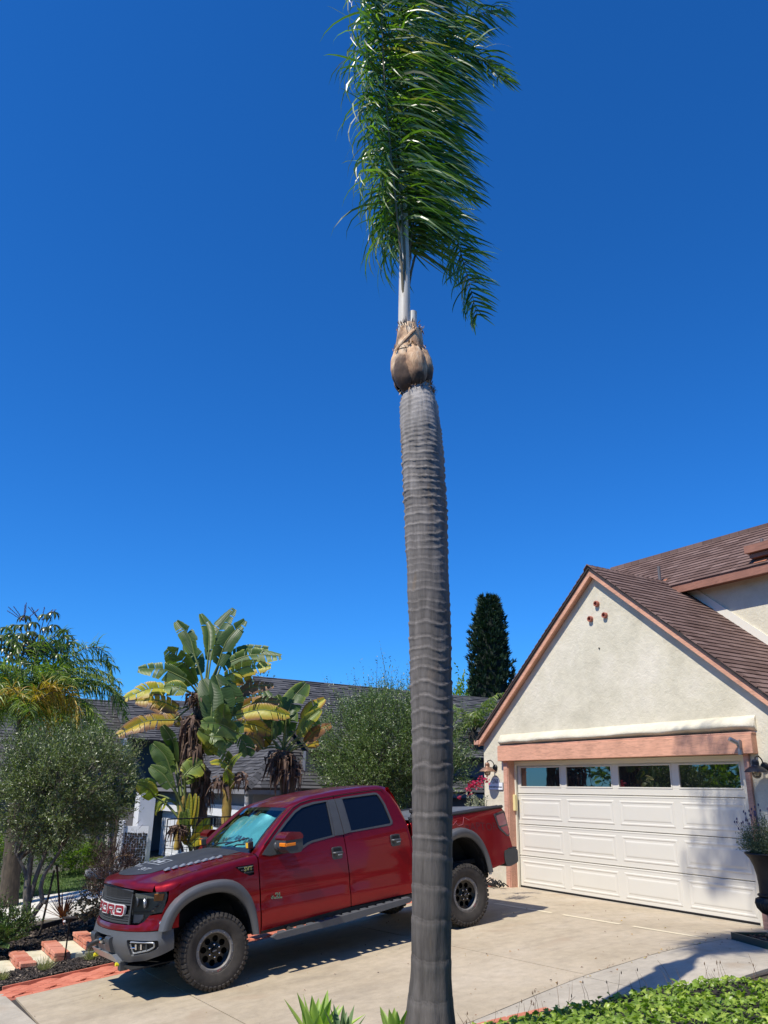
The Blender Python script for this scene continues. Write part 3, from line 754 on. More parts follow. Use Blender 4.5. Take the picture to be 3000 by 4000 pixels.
# cowl panel under the windshield
mb = MB(); rows = []
for i in range(4):
    rows.append([(-.46-.14*(abs(w)/.84)**2-.05*i*.9, w, hood_h(-.5, w)-.03-.004*i+(.012 if i == 3 else 0)) for w in [-.8+1.6*j/20 for j in range(21)]])
mb.grid(rows); mb.build('cowl', M_trim, truck, smooth=True, fix=False)

ARCH_F = [(.56, .70), (.50, .83), (.40, .93), (.25, 1.00), (.08, 1.03), (-.08, 1.035), (-.22, .99), (-.34, .89), (-.42, .75), (-.46, .60), (-.48, .485)]
ARCH_R = [(x-3.71, h+.14) for x, h in [(.50, .44), (.47, .60), (.41, .76), (.30, .90), (.15, .99), (-.02, 1.015), (-.18, .98), (-.31, .88), (-.40, .74), (-.44, .58), (-.455, .47)]]
def fender_pt(L, v, s):
    hs_ = shoulder(L)-.05
    if v <= hs_: return (L, s*side_w(L, v), v)
    q = min((v-hs_)/.16, 1); w0 = side_w(L, hs_); w1 = SEAM+.004; h1 = hood_h(L, SEAM)-.002
    # quadratic round from the side over the shoulder to the hood seam
    cx, cz = w0-.004, hs_+(h1-hs_)*.92
    w = w0*(1-q)**2+2*q*(1-q)*cx+w1*q*q; h = hs_*(1-q)**2+2*q*(1-q)*cz+h1*q*q
    return (L, s*w, h)
for s in (1, -1):
    top = [(L, shoulder(L)-.05+.158) for L in (-.585, -.3, .0, .2, .35, .45, .55, .625)]
    outer = [(-.585, .47)]+[(-.585, 1.0)]+[top[0]]+top[1:]+[(.64, 1.14), (.635, 1.094), (.505, 1.094), (.52, 1.0), (.575, .90), (.585, .87), (.585, .715)]+[(.56, .715)]+ARCH_F[1:]+[(-.48, .47)]
    vent = [(-.29, 1.232), (-.525, 1.232), (-.53, 1.118), (-.47, 1.112), (-.36, 1.17)]
    panel(outer, [vent], lambda L, v, s=s: fender_pt(L, v, s), .05, .02, side=-s).build('front_fender', M_red, truck, smooth=True, sharp=40)
    # nose corner between hood edge and headlight
    vb = MB(); vb.prism([(a-.0, b_) for a, b_ in vent], s*.93, s*.955, lambda u, v, d: (u, d, v)); vo = vb.build('side_vent', M_blackp, truck)
    for q in range(3):
        z = 1.145+q*.032; x1 = -.33-.03*(2-q)*1.2
        vb = MB(); vb.bbox((-.525, min(s*.95, s*.985), z), (x1, max(s*.95, s*.985), z+.012), .003); vb.build('vent_fin', M_trim, vo)
    if s == 1:
        tm = text_mesh('SVT', .065, .002, simple('vent_badge', (.40, .42, .16), .4)); o = link('vent_badge', tm, vo); o.matrix_local = Matrix(((-1, 0, 0, -.455), (0, 0, 1, .987), (0, 1, 0, 1.19), (0, 0, 0, 1)))

# ---- flares
def flare(path_o, path_i, s, w_out, name):
    mb = MB(); rows = []
    for (xo, ho), (xi, hi) in zip(path_o, path_i):
        wo = side_w(min(xo, .2), ho)
        rows.append([(xo, s*(wo-.01), ho), (xo*.97+xi*.03, s*(wo+.02), ho*.97+hi*.03), (xo*.85+xi*.15, s*(w_out-.012), ho*.85+hi*.15), (xo*.7+xi*.3, s*w_out, ho*.7+hi*.3), (xo*.45+xi*.55, s*w_out, ho*.45+hi*.55), (xo*.1+xi*.9, s*(w_out-.02), ho*.1+hi*.9), (xi, s*(w_out-.04), hi), (xi, s*(w_out-.16), hi-.0)])
    mb.grid(rows); mb.F += [tuple(range(8)), tuple((len(rows)-1)*8+k for k in range(8))]; mb.M += [0, 0]
    return mb.build(name, M_grey, truck, smooth=True, sharp=38)
def resample(P, n):
    d = [0]
    for a, b_ in zip(P, P[1:]): d.append(d[-1]+math.dist(a, b_))
    return [(interp(d[-1]*i/(n-1), d, [p[0] for p in P]), interp(d[-1]*i/(n-1), d, [p[1] for p in P])) for i in range(n)]
def smooth_path(P, n):
    Q = resample(P, n)
    for _ in range(3): Q = [Q[0]]+[((a[0]+2*b_[0]+c_[0])/4, (a[1]+2*b_[1]+c_[1])/4) for a, b_, c_ in zip(Q, Q[1:], Q[2:])]+[Q[-1]]
    return Q
FO = smooth_path([(.645, .715), (.60, .86), (.50, .98), (.36, 1.075), (.15, 1.13), (-.08, 1.14), (-.25, 1.115), (-.38, 1.03), (-.47, .90), (-.52, .72), (-.535, .487)], 26)
FI = smooth_path([(.515, .715), (.47, .84), (.38, .92), (.26, .975), (.10, 1.005), (-.08, 1.005), (-.22, .965), (-.33, .87), (-.40, .76), (-.445, .62), (-.462, .487)], 26)
RO = smooth_path([(-3.17, .55), (-3.18, .78), (-3.24, .98), (-3.34, 1.14), (-3.50, 1.245), (-3.70, 1.285), (-3.88, 1.25), (-4.02, 1.14), (-4.12, .97), (-4.17, .80), (-4.19, .63)], 26)
RI = smooth_path([(-3.25, .55), (-3.26, .76), (-3.31, .93), (-3.40, 1.05), (-3.53, 1.125), (-3.70, 1.15), (-3.86, 1.125), (-3.98, 1.03), (-4.07, .90), (-4.12, .76), (-4.14, .615)], 26)
for s in (1, -1):
    flare(FO, FI, s, 1.085, 'wheel_flare'); flare(RO, RI, s, 1.085, 'wheel_flare')
    for P in (FI, RI):   # black inner liner
        rows = [[(x, s*1.03, h), (x, s*.62, h)] for x, h in P]
        mb = MB(); mb.grid(rows); cx = sum(p[0] for p in P)/len(P); mb.F.append(tuple(range(1, len(rows)*2, 2))); mb.M.append(0); mb.build('wheel_liner', M_under_, truck, smooth=True, sharp=60, fix=False)

# ---- doors
def side_f(s): return lambda L, v: (L, s*side_w(L, v), v)
FD = [(-.600, .492), (-1.838, .555), (-1.838, .9), (-1.822, 1.39), (-1.838, 1.872), (-1.50, 1.862), (-1.33, 1.838), (-1.21, 1.795), (-1.05, 1.69), (-.86, 1.545), (-.70, 1.415), (-.612, 1.325), (-.598, 1.25), (-.60, .9)]
FDW = [(-1.155, 1.303), (-1.20, 1.318), (-1.30, 1.358), (-1.36, 1.372), (-1.690, 1.402), (-1.728, 1.835), (-1.52, 1.832), (-1.33, 1.803), (-1.215, 1.755), (-1.05, 1.645), (-.86, 1.50), (-.70, 1.365), (-.655, 1.320), (-.75, 1.297)]
RD = [(-1.850, .556), (-2.79, .562), (-2.815, .60), (-2.838, .9), (-2.842, 1.2), (-2.815, 1.40), (-2.735, 1.65), (-2.67, 1.80), (-2.61, 1.872), (-2.55, 1.885), (-1.850, 1.874), (-1.834, 1.39), (-1.850, .9)]
RDW = [(-1.945, 1.420), (-2.575, 1.432), (-2.615, 1.447), (-2.628, 1.475), (-2.60, 1.70), (-2.56, 1.815), (-2.53, 1.848), (-2.49, 1.855), (-1.948, 1.846)]
def ring(hole, grow):
    c = Vector((sum(p[0] for p in hole)/len(hole), sum(p[1] for p in hole)/len(hole))); n = len(hole); out = []
    for i in range(n):
        a, p, b_ = Vector(hole[i-1]), Vector(hole[i]), Vector(hole[(i+1) % n])
        d1 = (p-a).normalized(); d2 = (b_-p).normalized(); nn = Vector((d1.y+d2.y, -(d1.x+d2.x)))
        nn.normalize(); 
        if (nn.dot(p-c) < 0): nn = -nn
        out.append(tuple(p+nn*grow))
    return out
for s in (1, -1):
    fd = panel(FD, [FDW], side_f(s), .07, .03, side=-s).build('front_door', M_red, truck, smooth=True, sharp=40)
    rd = panel(RD, [RDW], side_f(s), .07, .03, side=-s).build('rear_door', M_red, truck, smooth=True, sharp=40)
    for d_, W_ in ((fd, FDW), (rd, RDW)):
        outs = lambda L, v, s=s: (L, s*(side_w(L, v)+.006), v)
        ins = lambda L, v, s=s: (L, s*(side_w(L, v)-.012), v)
        panel(ring(W_, .006), [ring(W_, -.020)], outs, .07, .016, side=-s).build('window_surround', M_trim, d_, smooth=True, sharp=40)
        panel(ring(W_, -.014), [], ins, .12, .005, side=-s).build('door_glass', M_tint, d_, smooth=True, sharp=40)
    for nm, poly in (('pillar_trim', [(-1.700, 1.405), (-1.832, 1.405), (-1.838, 1.842), (-1.735, 1.838)]), ('pillar_trim', [(-1.842, 1.408), (-1.942, 1.420), (-1.946, 1.844), (-1.847, 1.842)])):
        panel(poly, [], lambda L, v, s=s: (L, s*(side_w(L, v)+.012), v), .1, .03, side=-s).build(nm, M_trim, truck, smooth=True, sharp=40)
    panel([(-.658, 1.318), (-.76, 1.298), (-1.02, 1.300), (-.98, 1.42), (-.90, 1.535), (-.875, 1.515)], [], lambda L, v, s=s: (L, s*(side_w(L, v)+.008), v), .08, .03, side=-s).build('mirror_sail', M_trim, truck, smooth=True, sharp=40)
    for L0, h0, d_ in ((-1.69, 1.205, fd), (-2.61, 1.242, rd)):
        mb = MB(); w0 = side_w(L0, h0)
        mb.prism(rounded([(L0-.075, h0-.075), (L0+.075, h0-.075), (L0+.075, h0+.07), (L0-.075, h0+.07)], .03), s*(w0-.02), s*(w0+.014), lambda u, v, d: (u, d, v)); ho = mb.build('handle_plate', M_trim, d_)
        mb = MB(); mb.prism(rounded([(L0-.055, h0+.022), (L0+.055, h0+.022), (L0+.055, h0+.055), (L0-.055, h0+.055)], .01), s*(w0+.0142), s*(w0+.016), lambda u, v, d: (u, d, v)); mb.build('handle_recess', M_under_, ho)
        mb = MB(); mb.tube([(L0-.06, s*(w0+.012), h0-.006), (L0-.055, s*(w0+.045), h0-.004), (L0+.05, s*(w0+.045), h0+.0), (L0+.058, s*(w0+.012), h0)], .017, 8); mb.build('door_handle', M_trim, ho, smooth=True, sharp=50)
        mb = MB(); mb.bbox((L0-.045, min(s*(w0+.055), s*(w0+.06)), h0-.03), (L0+.02, max(s*(w0+.055), s*(w0+.06)), h0-.015), .002); mb.build('handle_highlight', M_silver, ho)
# badge on the front door
tm = text_mesh('6.2L', .085, .003, M_chrome, .004); o = link('engine_badge', tm, truck); o.matrix_local = Matrix(((-1, -.15, 0, -.80), (0, 0, 1, .992), (0, 1, 0, .842), (0, 0, 0, 1)))
tm = text_mesh('6.2L', .085, .004, M_blackp, -.002); o = link('engine_badge_face', tm, truck); o.matrix_local = Matrix(((-1, -.15, 0, -.80), (0, 0, 1, .9945), (0, 1, 0, .842), (0, 0, 0, 1)))

# ---- roof, pillars, back of the cab
def ws_pt(u, v):   # windshield: u across -1..1, v 0 bottom .. 1 top
    wb, wt = .775, .645
    w = u*(wb+(wt-wb)*v); L0 = -.60+.13*(1-u*u); L1 = -1.185+.075*(1-u*u)
    h0 = 1.335+.02*(1-u*u); h1 = 1.80+.022*(1-u*u); bulge = .02*math.sin(PI*v)
    return (L0+(L1-L0)*v+bulge, w, h0+(h1-h0)*v+bulge*.6)
def roof_pt(u, v):  # v 0 front .. 1 rear ; u -1..1
    wE = .665; L = -1.185+.075*(1-u*u)*(1-v)-1.58*v
    hf = interp(v, [0, .08, .25, .5, .8, .95, 1], [1.80, 1.845, 1.895, 1.925, 1.935, 1.925, 1.90])
    h = hf+.022*(1-u*u)+(.012*sm((v-.1)/.2) if abs(u) < .99 else 0)*(1 if abs(u) < .8 else (1-abs(u))/.2)
    a = abs(u); e = -.0 if a < .93 else -.03*((a-.93)/.07)**2
    return (L, u*(.645+(wE-.645)*min(v*3, 1)), h+e)
rows = [[roof_pt(-1+2*j/30, i/24) for j in range(31)] for i in range(25)]
mb = MB(); mb.grid(rows); mb.build('roof', M_red, truck, smooth=True, sharp=60, fix=False)
# windshield
m = bpy.data.materials.new('windshield_glass'); m.use_nodes = True; t = m.node_tree; t.nodes.clear()
o_ = t.nodes.new('ShaderNodeOutputMaterial'); gl = t.nodes.new('ShaderNodeBsdfGlossy'); gl.inputs['Roughness'].default_value = .01; tr = t.nodes.new('ShaderNodeBsdfTransparent'); tr.inputs[0].default_value = (.72, .80, .80, 1)
fr = t.nodes.new('ShaderNodeFresnel'); fr.inputs[0].default_value = 1.9; mx = t.nodes.new('ShaderNodeMixShader')
t.links.new(fr.outputs[0], mx.inputs[0]); t.links.new(tr.outputs[0], mx.inputs[1]); t.links.new(gl.outputs[0], mx.inputs[2]); t.links.new(mx.outputs[0], o_.inputs[0]); M_wind = m
rows = [[ws_pt(-1+2*j/24, i/14) for j in range(25)] for i in range(15)]
mb = MB(); mb.grid(rows); mb.build('windshield', M_wind, truck, smooth=True, sharp=80, fix=False)
# black band and edges of the glass
for v0, v1, u0, u1 in ((-.0, .11, -1, 1), (.93, 1.0, -1, 1), (.11, .93, -1, -.95), (.11, .93, .95, 1)):
    rows = []
    for i in range(5):
        rows.append([(lambda p: (p[0]-.004, p[1], p[2]-.004))(ws_pt(u0+(u1-u0)*j/12, v0+(v1-v0)*i/4)) for j in range(13)])
    mb = MB(); mb.grid(rows); mb.build('glass_band', M_blackp, truck, fix=False)
# foil sunshade behind the glass
m, t, b = nt('foil_sunshade'); b.inputs['Base Color'].default_value = (.16, .50, .56, 1); b.inputs['Metallic'].default_value = .3; b.inputs['Roughness'].default_value = .42
bump(t, b, noise_tex(t, 5, 3, .5, dist=1.5), .5, .03); M_foil = m
rows = []
for i in range(25):
    v = .10+.78*i/24; row = []
    for j in range(41):
        u = -.93+1.86*j/40; vv = v
        if j > 33: vv = min(v, .88-.36*((j-33)/7))
        x, y, z = ws_pt(u, vv); n_ = noise.noise(Vector((u*2.2, v*2.2, 3)))*.05+noise.noise(Vector((u*5, v*4, 8)))*.016
        row.append((x-.075+n_, y, z-.05+n_))
    rows.append(row)
mb = MB(); mb.grid(rows); ss_o = mb.build('sunshade', M_foil, truck, smooth=True, sharp=80, fix=False)
for (u, v, txt, sz, rt) in ((-.30, .33, 'RAPTOR', .085, .25), (.38, .30, 'RAPTOR', .11, -.12)):
    tm = text_mesh(txt, sz, .0, M_ink, .002)
    for q in tm.vertices:
        x, y = q.co.x*1.0, q.co.y; x, y = x*math.cos(rt)-y*math.sin(rt), x*math.sin(rt)+y*math.cos(rt)
        p = ws_pt(u+x/.71, v+y/.75); n_ = noise.noise(Vector(((u+x/.71)*2.2, (v+y/.75)*2.2, 3)))*.05+noise.noise(Vector(((u+x/.71)*5, (v+y/.75)*4, 8)))*.016
        q.co = (p[0]-.069+n_, p[1], p[2]-.043+n_)
    link('sunshade_print', tm, ss_o)
# A-pillars, roof rails, C-pillars: strips between the door frame line and the glass or roof edge
for s in (1, -1):
    low = [(-.598, 1.29), (-.612, 1.325), (-.70, 1.415), (-.86, 1.545), (-1.05, 1.69), (-1.21, 1.795), (-1.33, 1.838), (-1.50, 1.862), (-1.84, 1.873), (-2.2, 1.88), (-2.55, 1.887), (-2.62, 1.874), (-2.67, 1.80), (-2.735, 1.65), (-2.815, 1.40), (-2.845, 1.2), (-2.84, .9), (-2.82, .60)]
    A = [Vector((L-.0, s*(side_w(L, h)+.0), h)) for L, h in low]
    edge_ = [ws_pt(s, v) for v in (0, .05, .2, .45, .75, 1.0)]+[roof_pt(s, v) for v in (.06, .2, .42, .64, .86)]+[roof_pt(s, .97), (-2.80, s*.70, 1.80), (-2.835, s*.80, 1.65), (-2.868, s*.90, 1.42), (-2.875, s*.955, 1.2), (-2.872, s*.965, .9), (-2.868, s*.95, .6)]
    B = [Vector(p) for p in edge_]
    rows = []
    for i, (a, b_) in enumerate(zip(A, B)):
        row = []
        for k in range(6):
            q = k/5; p = a.lerp(b_, q); out_ = Vector((0, s, 1)) if i < 12 else Vector((-1, s, 0)); row.append(p+out_*.018*math.sin(PI*q))
        rows.append(row)
    mb = MB(); mb.grid(rows); mb.build('pillar_and_rail', M_red, truck, smooth=True, sharp=50, fix=False)
    mb = MB(); mb.tube([(L, s*(side_w(L, h)-.002), h+.004) for L, h in low[2:12]], .006, 6); mb.build('door_seal', M_under_, truck)
rows = [[(interp(h, [1.4, 1.65, 1.8, 1.905], [-2.868, -2.83, -2.80, -2.765])-.01*(1-(w/.97)**2), w*(1 if h < 1.3 else interp(h, [1.3, 1.65, 1.9], [.97, .84, .70])/.97), h) for w in [-.95+1.9*j/16 for j in range(17)]] for h in (.6, .9, 1.2, 1.4, 1.6, 1.8, 1.905)]
mb = MB(); mb.grid(rows); mb.build('cab_back', M_red, truck, smooth=True, fix=False)
mb = MB(); mb.bbox((-2.885, -.55, 1.46), (-2.87, .55, 1.80), .01); mb.build('rear_glass', M_tint, truck)
mb = MB(); mb.box((-2.80, -.86, .55), (-.75, .86, 1.30)); mb.box((-2.7, -.62, 1.30), (-1.5, .62, 1.38)); mb.build('cabin_floor_and_seats', M_under_, truck)
tag(bpy.data.objects['cabin_floor_and_seats'], kind='stuff')
# rocker panel and frame
for s in (1, -1):
    mb = MB(); mb.bbox((-2.84, min(s*.86, s*.955), .455), (-.58, max(s*.86, s*.955), .56), .02); mb.build('rocker_panel', M_blackp, truck)
mb = MB(); mb.box((-4.6, -.44, .50), (.55, -.34, .66)); mb.box((-4.6, .34, .50), (.55, .44, .66)); mb.box((-4.4, -.44, .52), (-4.3, .44, .62)); mb.box((-2.9, -.44, .5), (-2.8, .44, .6)); mb.box((.1, -.44, .5), (.25, .44, .6))
mb.tube([(-3.683, -.9, .41), (-3.683, .9, .41)], .05, 10); mb.lathe([(0, -.16), (.13, -.1), (.16, 0), (.13, .1), (0, .16)], 12, Matrix.Translation((-3.683, 0, .41)) @ Matrix.Rotation(R(90), 4, 'Y'))
mb.box((-.9, -.5, .40), (.3, .5, .50)); mb.tube([(0, -.9, .41), (0, .9, .41)], .04, 8); mb.tube([(-2.3, .2, .45), (-3.3, .25, .48), (-3.9, .5, .62), (-4.45, .62, .52)], .04, 8)
mb.box((-2.6, -.35, .42), (-1.2, .30, .60)); mb.box((-4.35, -.78, .74), (-2.95, .78, .80)); mb.tube([(-3.45, .62, .35), (-3.75, .60, .95)], .035, 8); mb.tube([(.05, .62, .35), (.0, .55, .95)], .035, 8)
mb.box((-.5, -.62, .8), (.62, .62, 1.0)); mb.box((.2, -.6, .5), (.60, .6, .8))
tag(mb.build('chassis', M_under_, truck), kind='stuff')
# running boards with toothed treads
for s in (1, -1):
    st = MB(); P = [(-.66, .43), (-.72, .455), (-2.66, .535), (-2.72, .51), (-2.66, .475), (-1.7, .415), (-.72, .395)]
    st.prism(P, s*1.06, s*1.12, lambda u, v, d: (u, d, v)); so2 = st.build('running_board', M_grey, truck)
    for i in range(15):
        L = -.80-i*.13; h = interp(L, [-2.66, -.72], [.535, .455])
        tb = MB(); tb.bbox((L-.085, min(s*.965, s*1.07), h-.028), (L, max(s*.965, s*1.07), h-.001), .006); tb.build('tread_tooth', M_grey, so2)
    for L in (-.95, -1.75, -2.5):
        tb = MB(); tb.tube([(L, s*1.06, .45), (L, s*.44, .52)], .025, 6); tb.build('bracket', M_under_, so2)

# ---- bed
BEDO = [(-2.905, .60), (-2.905, 1.425), (-4.605, 1.435), (-4.625, 1.40), (-4.665, 1.05), (-4.70, .87), (-4.52, .85), (-4.50, .80), (-4.49, .69), (-4.20, .645)]
for s in (1, -1):
    arch = [(x, h) for x, h in smooth_path([(-4.17, .645), (-4.15, .78), (-4.08, .93), (-3.99, 1.06), (-3.87, 1.15), (-3.70, 1.18), (-3.53, 1.155), (-3.39, 1.08), (-3.30, .95), (-3.24, .78), (-3.22, .60)], 20)]
    o_ = panel(BEDO+arch, [], lambda L, v, s=s: (L, s*(interp(v, [.5, .74, .755, .9, 1.2, 1.38, 1.44], [.972, .996, .984, .992, .988, .975, .950])-.02*sm((-4.45-L)/.25)), v), .07, .02, side=-s)
    bs = o_.build('bed_side', M_red, truck, smooth=True, sharp=40)
    mb = MB(); mb.tube([(-2.91, s*.945, 1.445), (-4.615, s*.935, 1.455)], .03, 8, sx=1.1, sy=.8); mb.build('bed_rail_cap', M_blackp, truck, smooth=True, sharp=50)
    TL = rounded([(-4.400, 1.375), (-4.628, 1.408), (-4.668, 1.05), (-4.62, 1.035), (-4.455, 1.16)], .03)
    bf = lambda L, v, d=0, s=s: (L-.0, s*(interp(v, [.5, .74, .755, .9, 1.2, 1.38, 1.44], [.972, .996, .984, .992, .988, .975, .950])-.02*sm((-4.45-L)/.25)+d), v)
    tl = panel(TL, [], lambda L, v: bf(L, v, .012), .06, .03, side=-s).build('tail_light', simple('tail_smoke', (.05, .045, .048), .12, 0, coat=1), truck, smooth=True, sharp=40)
    panel(rounded([(-4.44, 1.345), (-4.605, 1.37), (-4.635, 1.21), (-4.462, 1.20)], .02), [], lambda L, v: bf(L, v, .016), .08, .003, side=-s).build('tail_lens', simple('tail_pink', (.36, .12, .12), .15, 0, coat=1), tl, smooth=True)
    panel(rounded([(-4.49, 1.175), (-4.638, 1.188), (-4.652, 1.07), (-4.615, 1.06)], .02), [], lambda L, v: bf(L, v, .016), .08, .003, side=-s).build('tail_lens', simple('tail_red', (.42, .04, .05), .15, 0, coat=1), tl, smooth=True)
    # side graphics
if True:
    M_gfx = simple('side_graphic', (.12, .004, .010), .5); M_gfx2 = simple('side_graphic_line', (.36, .10, .12), .5)
    tm = text_mesh('RAPTOR', .15, 0, M_gfx, .0, 1.1)
    for q in tm.vertices:
        L = -4.13-q.co.x*1.0; h = 1.22+q.co.y+.02*math.sin(L*9); q.co = (L, interp(h, [1.2, 1.38, 1.44], [.988, .975, .950])+.003-.02*sm((-4.45-L)/.25), h)
    link('side_graphic', tm, truck)
    for pl in ([(-3.05, 1.40), (-3.2, 1.33), (-3.3, 1.36), (-3.38, 1.24), (-3.5, 1.26), (-3.52, 1.38), (-3.62, 1.31), (-3.7, 1.36)], [(-3.60, 1.40), (-3.72, 1.29), (-3.80, 1.30), (-3.84, 1.39), (-3.93, 1.34)]):
        mb = MB(); mb.tube([(L, interp(h, [1.2, 1.38, 1.44], [.989, .976, .951]), h) for L, h in pl], .004, 4); mb.build('side_graphic', M_gfx2, truck)
mb = MB(); mb.bbox((-4.66, -.92, .84), (-4.60, .92, 1.43), .02); mb.build('tailgate', M_red, truck)
mb = MB(); mb.bbox((-4.64, -.935, 1.43), (-4.585, .935, 1.462), .01); mb.build('tailgate_cap', M_blackp, truck)
mb = MB(); mb.bbox((-2.90, -.93, .70), (-2.87, .93, 1.41), .01); mb.build('bed_front', M_red, truck)
m, t, b = nt('tonneau_fabric'); f = noise_tex(t, 8, 6, .7); t.links.new(ramp(t, f, [(.3, (.10, .105, .11)), (.7, (.22, .225, .23))]), b.inputs['Base Color']); b.inputs['Roughness'].default_value = .38; b.inputs['Metallic'].default_value = .2
rows = [[(-2.93-1.66*i/10, -.90+1.8*j/8, 1.455+.01*math.sin(PI*j/8)) for j in range(9)] for i in range(11)]
mb = MB(); mb.grid(rows); mb.build('tonneau_cover', m, truck, smooth=True, fix=False)
mb = MB(); mb.tube([(-2.95, .88, 1.46), (-4.58, .88, 1.47)], .012, 6); mb.build('cover_rail', M_blackp, truck)
mb = MB(); mb.tube([(-2.95, .90, 1.45), (-2.97, .90, 1.52), (-2.99, .90, 1.55)], .012, 6); mb.bbox((-3.03, .87, 1.54), (-2.95, .93, 1.60), .015); mb.tube([(-2.93, .88, 1.47), (-3.02, .92, 1.49)], .022, 8); mb.build('bed_light_mount', M_blackp, truck)
# rear bumper
def bump_f(s): return lambda u, v: u
mb = MB()
P = rounded([(-4.52, .86), (-4.74, .868), (-4.775, .83), (-4.755, .67), (-4.60, .635), (-4.53, .64), (-4.505, .72)], .03)
for s in (1, -1):
    mb = MB(); mb.prism(P, s*.80, s*.992, lambda u, v, d: (u, d, v)); mb.build('bumper_corner', simple('bumper_grey', (.10, .105, .105), .3, .5, .1, 10), truck)
mb = MB(); mb.bbox((-4.79, -.80, .66), (-4.67, .80, .84), .02); mb.build('rear_bumper', M_blackp, truck)
mb = MB(); mb.bbox((-4.77, -.95, .862), (-4.6, .99, .88), .005); mb.build('bumper_step_pad', M_blackp, truck)
mb = MB(); mb.bbox((-4.205, .99, .585), (-4.165, 1.02, .63), .004); mb.build('flare_tab', M_white, truck)
mb = MB(); mb.bbox((-5.0, -.04, .56), (-4.7, .04, .62), .008); mb.build('hitch_receiver', M_blackp, truck)

# ---- front end, built along the plan curve of the nose
PC = [(0, .905), (.20, .898), (.40, .868), (.56, .825), (.70, .765), (.82, .695), (.90, .630), (.955, .56), (.985, .48), (.995, .36)]
arcs = [0]
for a, b_ in zip(PC, PC[1:]): arcs.append(arcs[-1]+math.dist(a, b_))
def nose(a, out=0):
    s_ = 1 if a >= 0 else -1; q = abs(a); w = interp(q, arcs, [p[0] for p in PC]); L = interp(q, arcs, [p[1] for p in PC])
    e = .03; w1 = interp(q+e, arcs, [p[0] for p in PC]); L1 = interp(q+e, arcs, [p[1] for p in PC]); w0 = interp(q-e, arcs, [p[0] for p in PC]) if q > e else -(e-q) ; L0 = interp(max(q-e, 0), arcs, [p[1] for p in PC])
    if q <= e: w0 = -(e-q)
    d = Vector((w1-w0, L1-L0)); d.normalize(); n = Vector((-d.y, d.x))   # outward
    w += n.x*out; L += n.y*out
    return L, s_*w
def aw(w): return interp(w, [p[0] for p in PC], arcs)      # arc length at half-width w
def nose_f(out, lean=0, h0=.75): return lambda a, v: (lambda q: (q[0]-lean*(v-h0), q[1], v))(nose(a, out))
# red valance under grille and lamps, wrapping up beside the lamp
A = aw
right = [(A(.56), .772), (A(.70), .772), (A(.76), .80), (A(.82), .862), (A(.93), .872), (A(.955), .90), (A(.965), .99), (A(.972), 1.10), (A(.985)+.05, 1.16), (A(.985)+.07, .95), (A(.985)+.07, .715)]
val = right+[(A(.56), .712), (0, .712)]; 
full = [(a, v) for a, v in right]+[(A(.56), .712), (-A(.56), .712)]+[(-a, v) for a, v in reversed(right)]+[(-A(.56), .772)]
full = [(A(.56), .772)]+right[1:]+[(0, .712)]+[(-a, v) for a, v in reversed(right)]
def val_f(a, v):
    out = .045*sm((.80-v)/.06)*(1-sm((abs(a)-A(.80))/.25)); L, w = nose(a, out-.003); return (L-.12*max(v-.78, 0), w, v)
panel(full, [], val_f, .05, .02, side=1).build('front_valance', M_red, truck, smooth=True, sharp=40)
for s in (1, -1):   # small marker lamp on the valance
    L, w = nose(s*(A(.93)), .01); mb = MB(); mb.lathe([(0, .012), (.014, .01), (.02, .0)], 12, Matrix.Translation((L, w, .785)) @ Matrix.Rotation(R(90)*-s, 4, 'X') @ Matrix.Rotation(R(35)*s, 4, 'Y')); mb.build('marker_lamp', M_chrome, truck, smooth=True)
# bumper
def bot(a): return interp(abs(a), [0, A(.30), A(.33), A(.55), A(.80), A(.95), A(.99)], [.47, .46, .40, .392, .42, .475, .53])
bA = [i*A(.986)/16 for i in range(17)]
bl = [(a, .708) for a in reversed([-x for x in bA])]
outer = [(-a, .708) for a in reversed(bA)][:-1]+[(a, .708) for a in bA]+[(a, bot(a)) for a in reversed(bA)][:-1]+[(-a, bot(a)) for a in bA]
fog = lambda s: [(s*A(.60), .635), (s*A(.925), .622), (s*A(.925), .545), (s*A(.86), .505), (s*A(.63), .462)]
centre = [(-A(.30), .655), (A(.30), .655), (A(.30), .545), (-A(.30), .545)]
def bump_fn(a, v):
    out = .050+.028*(1-sm(abs(v-.60)/.12))-.05*sm((.50-v)/.12)-.065*sm((abs(a)-A(.86))/.3); L, w = nose(a, out); return (L, w, v)
panel(outer, [rounded(fog(1), .02), rounded(fog(-1), .02), centre], bump_fn, .045, .03, side=1).build('front_bumper', M_grey, truck, smooth=True, sharp=30)
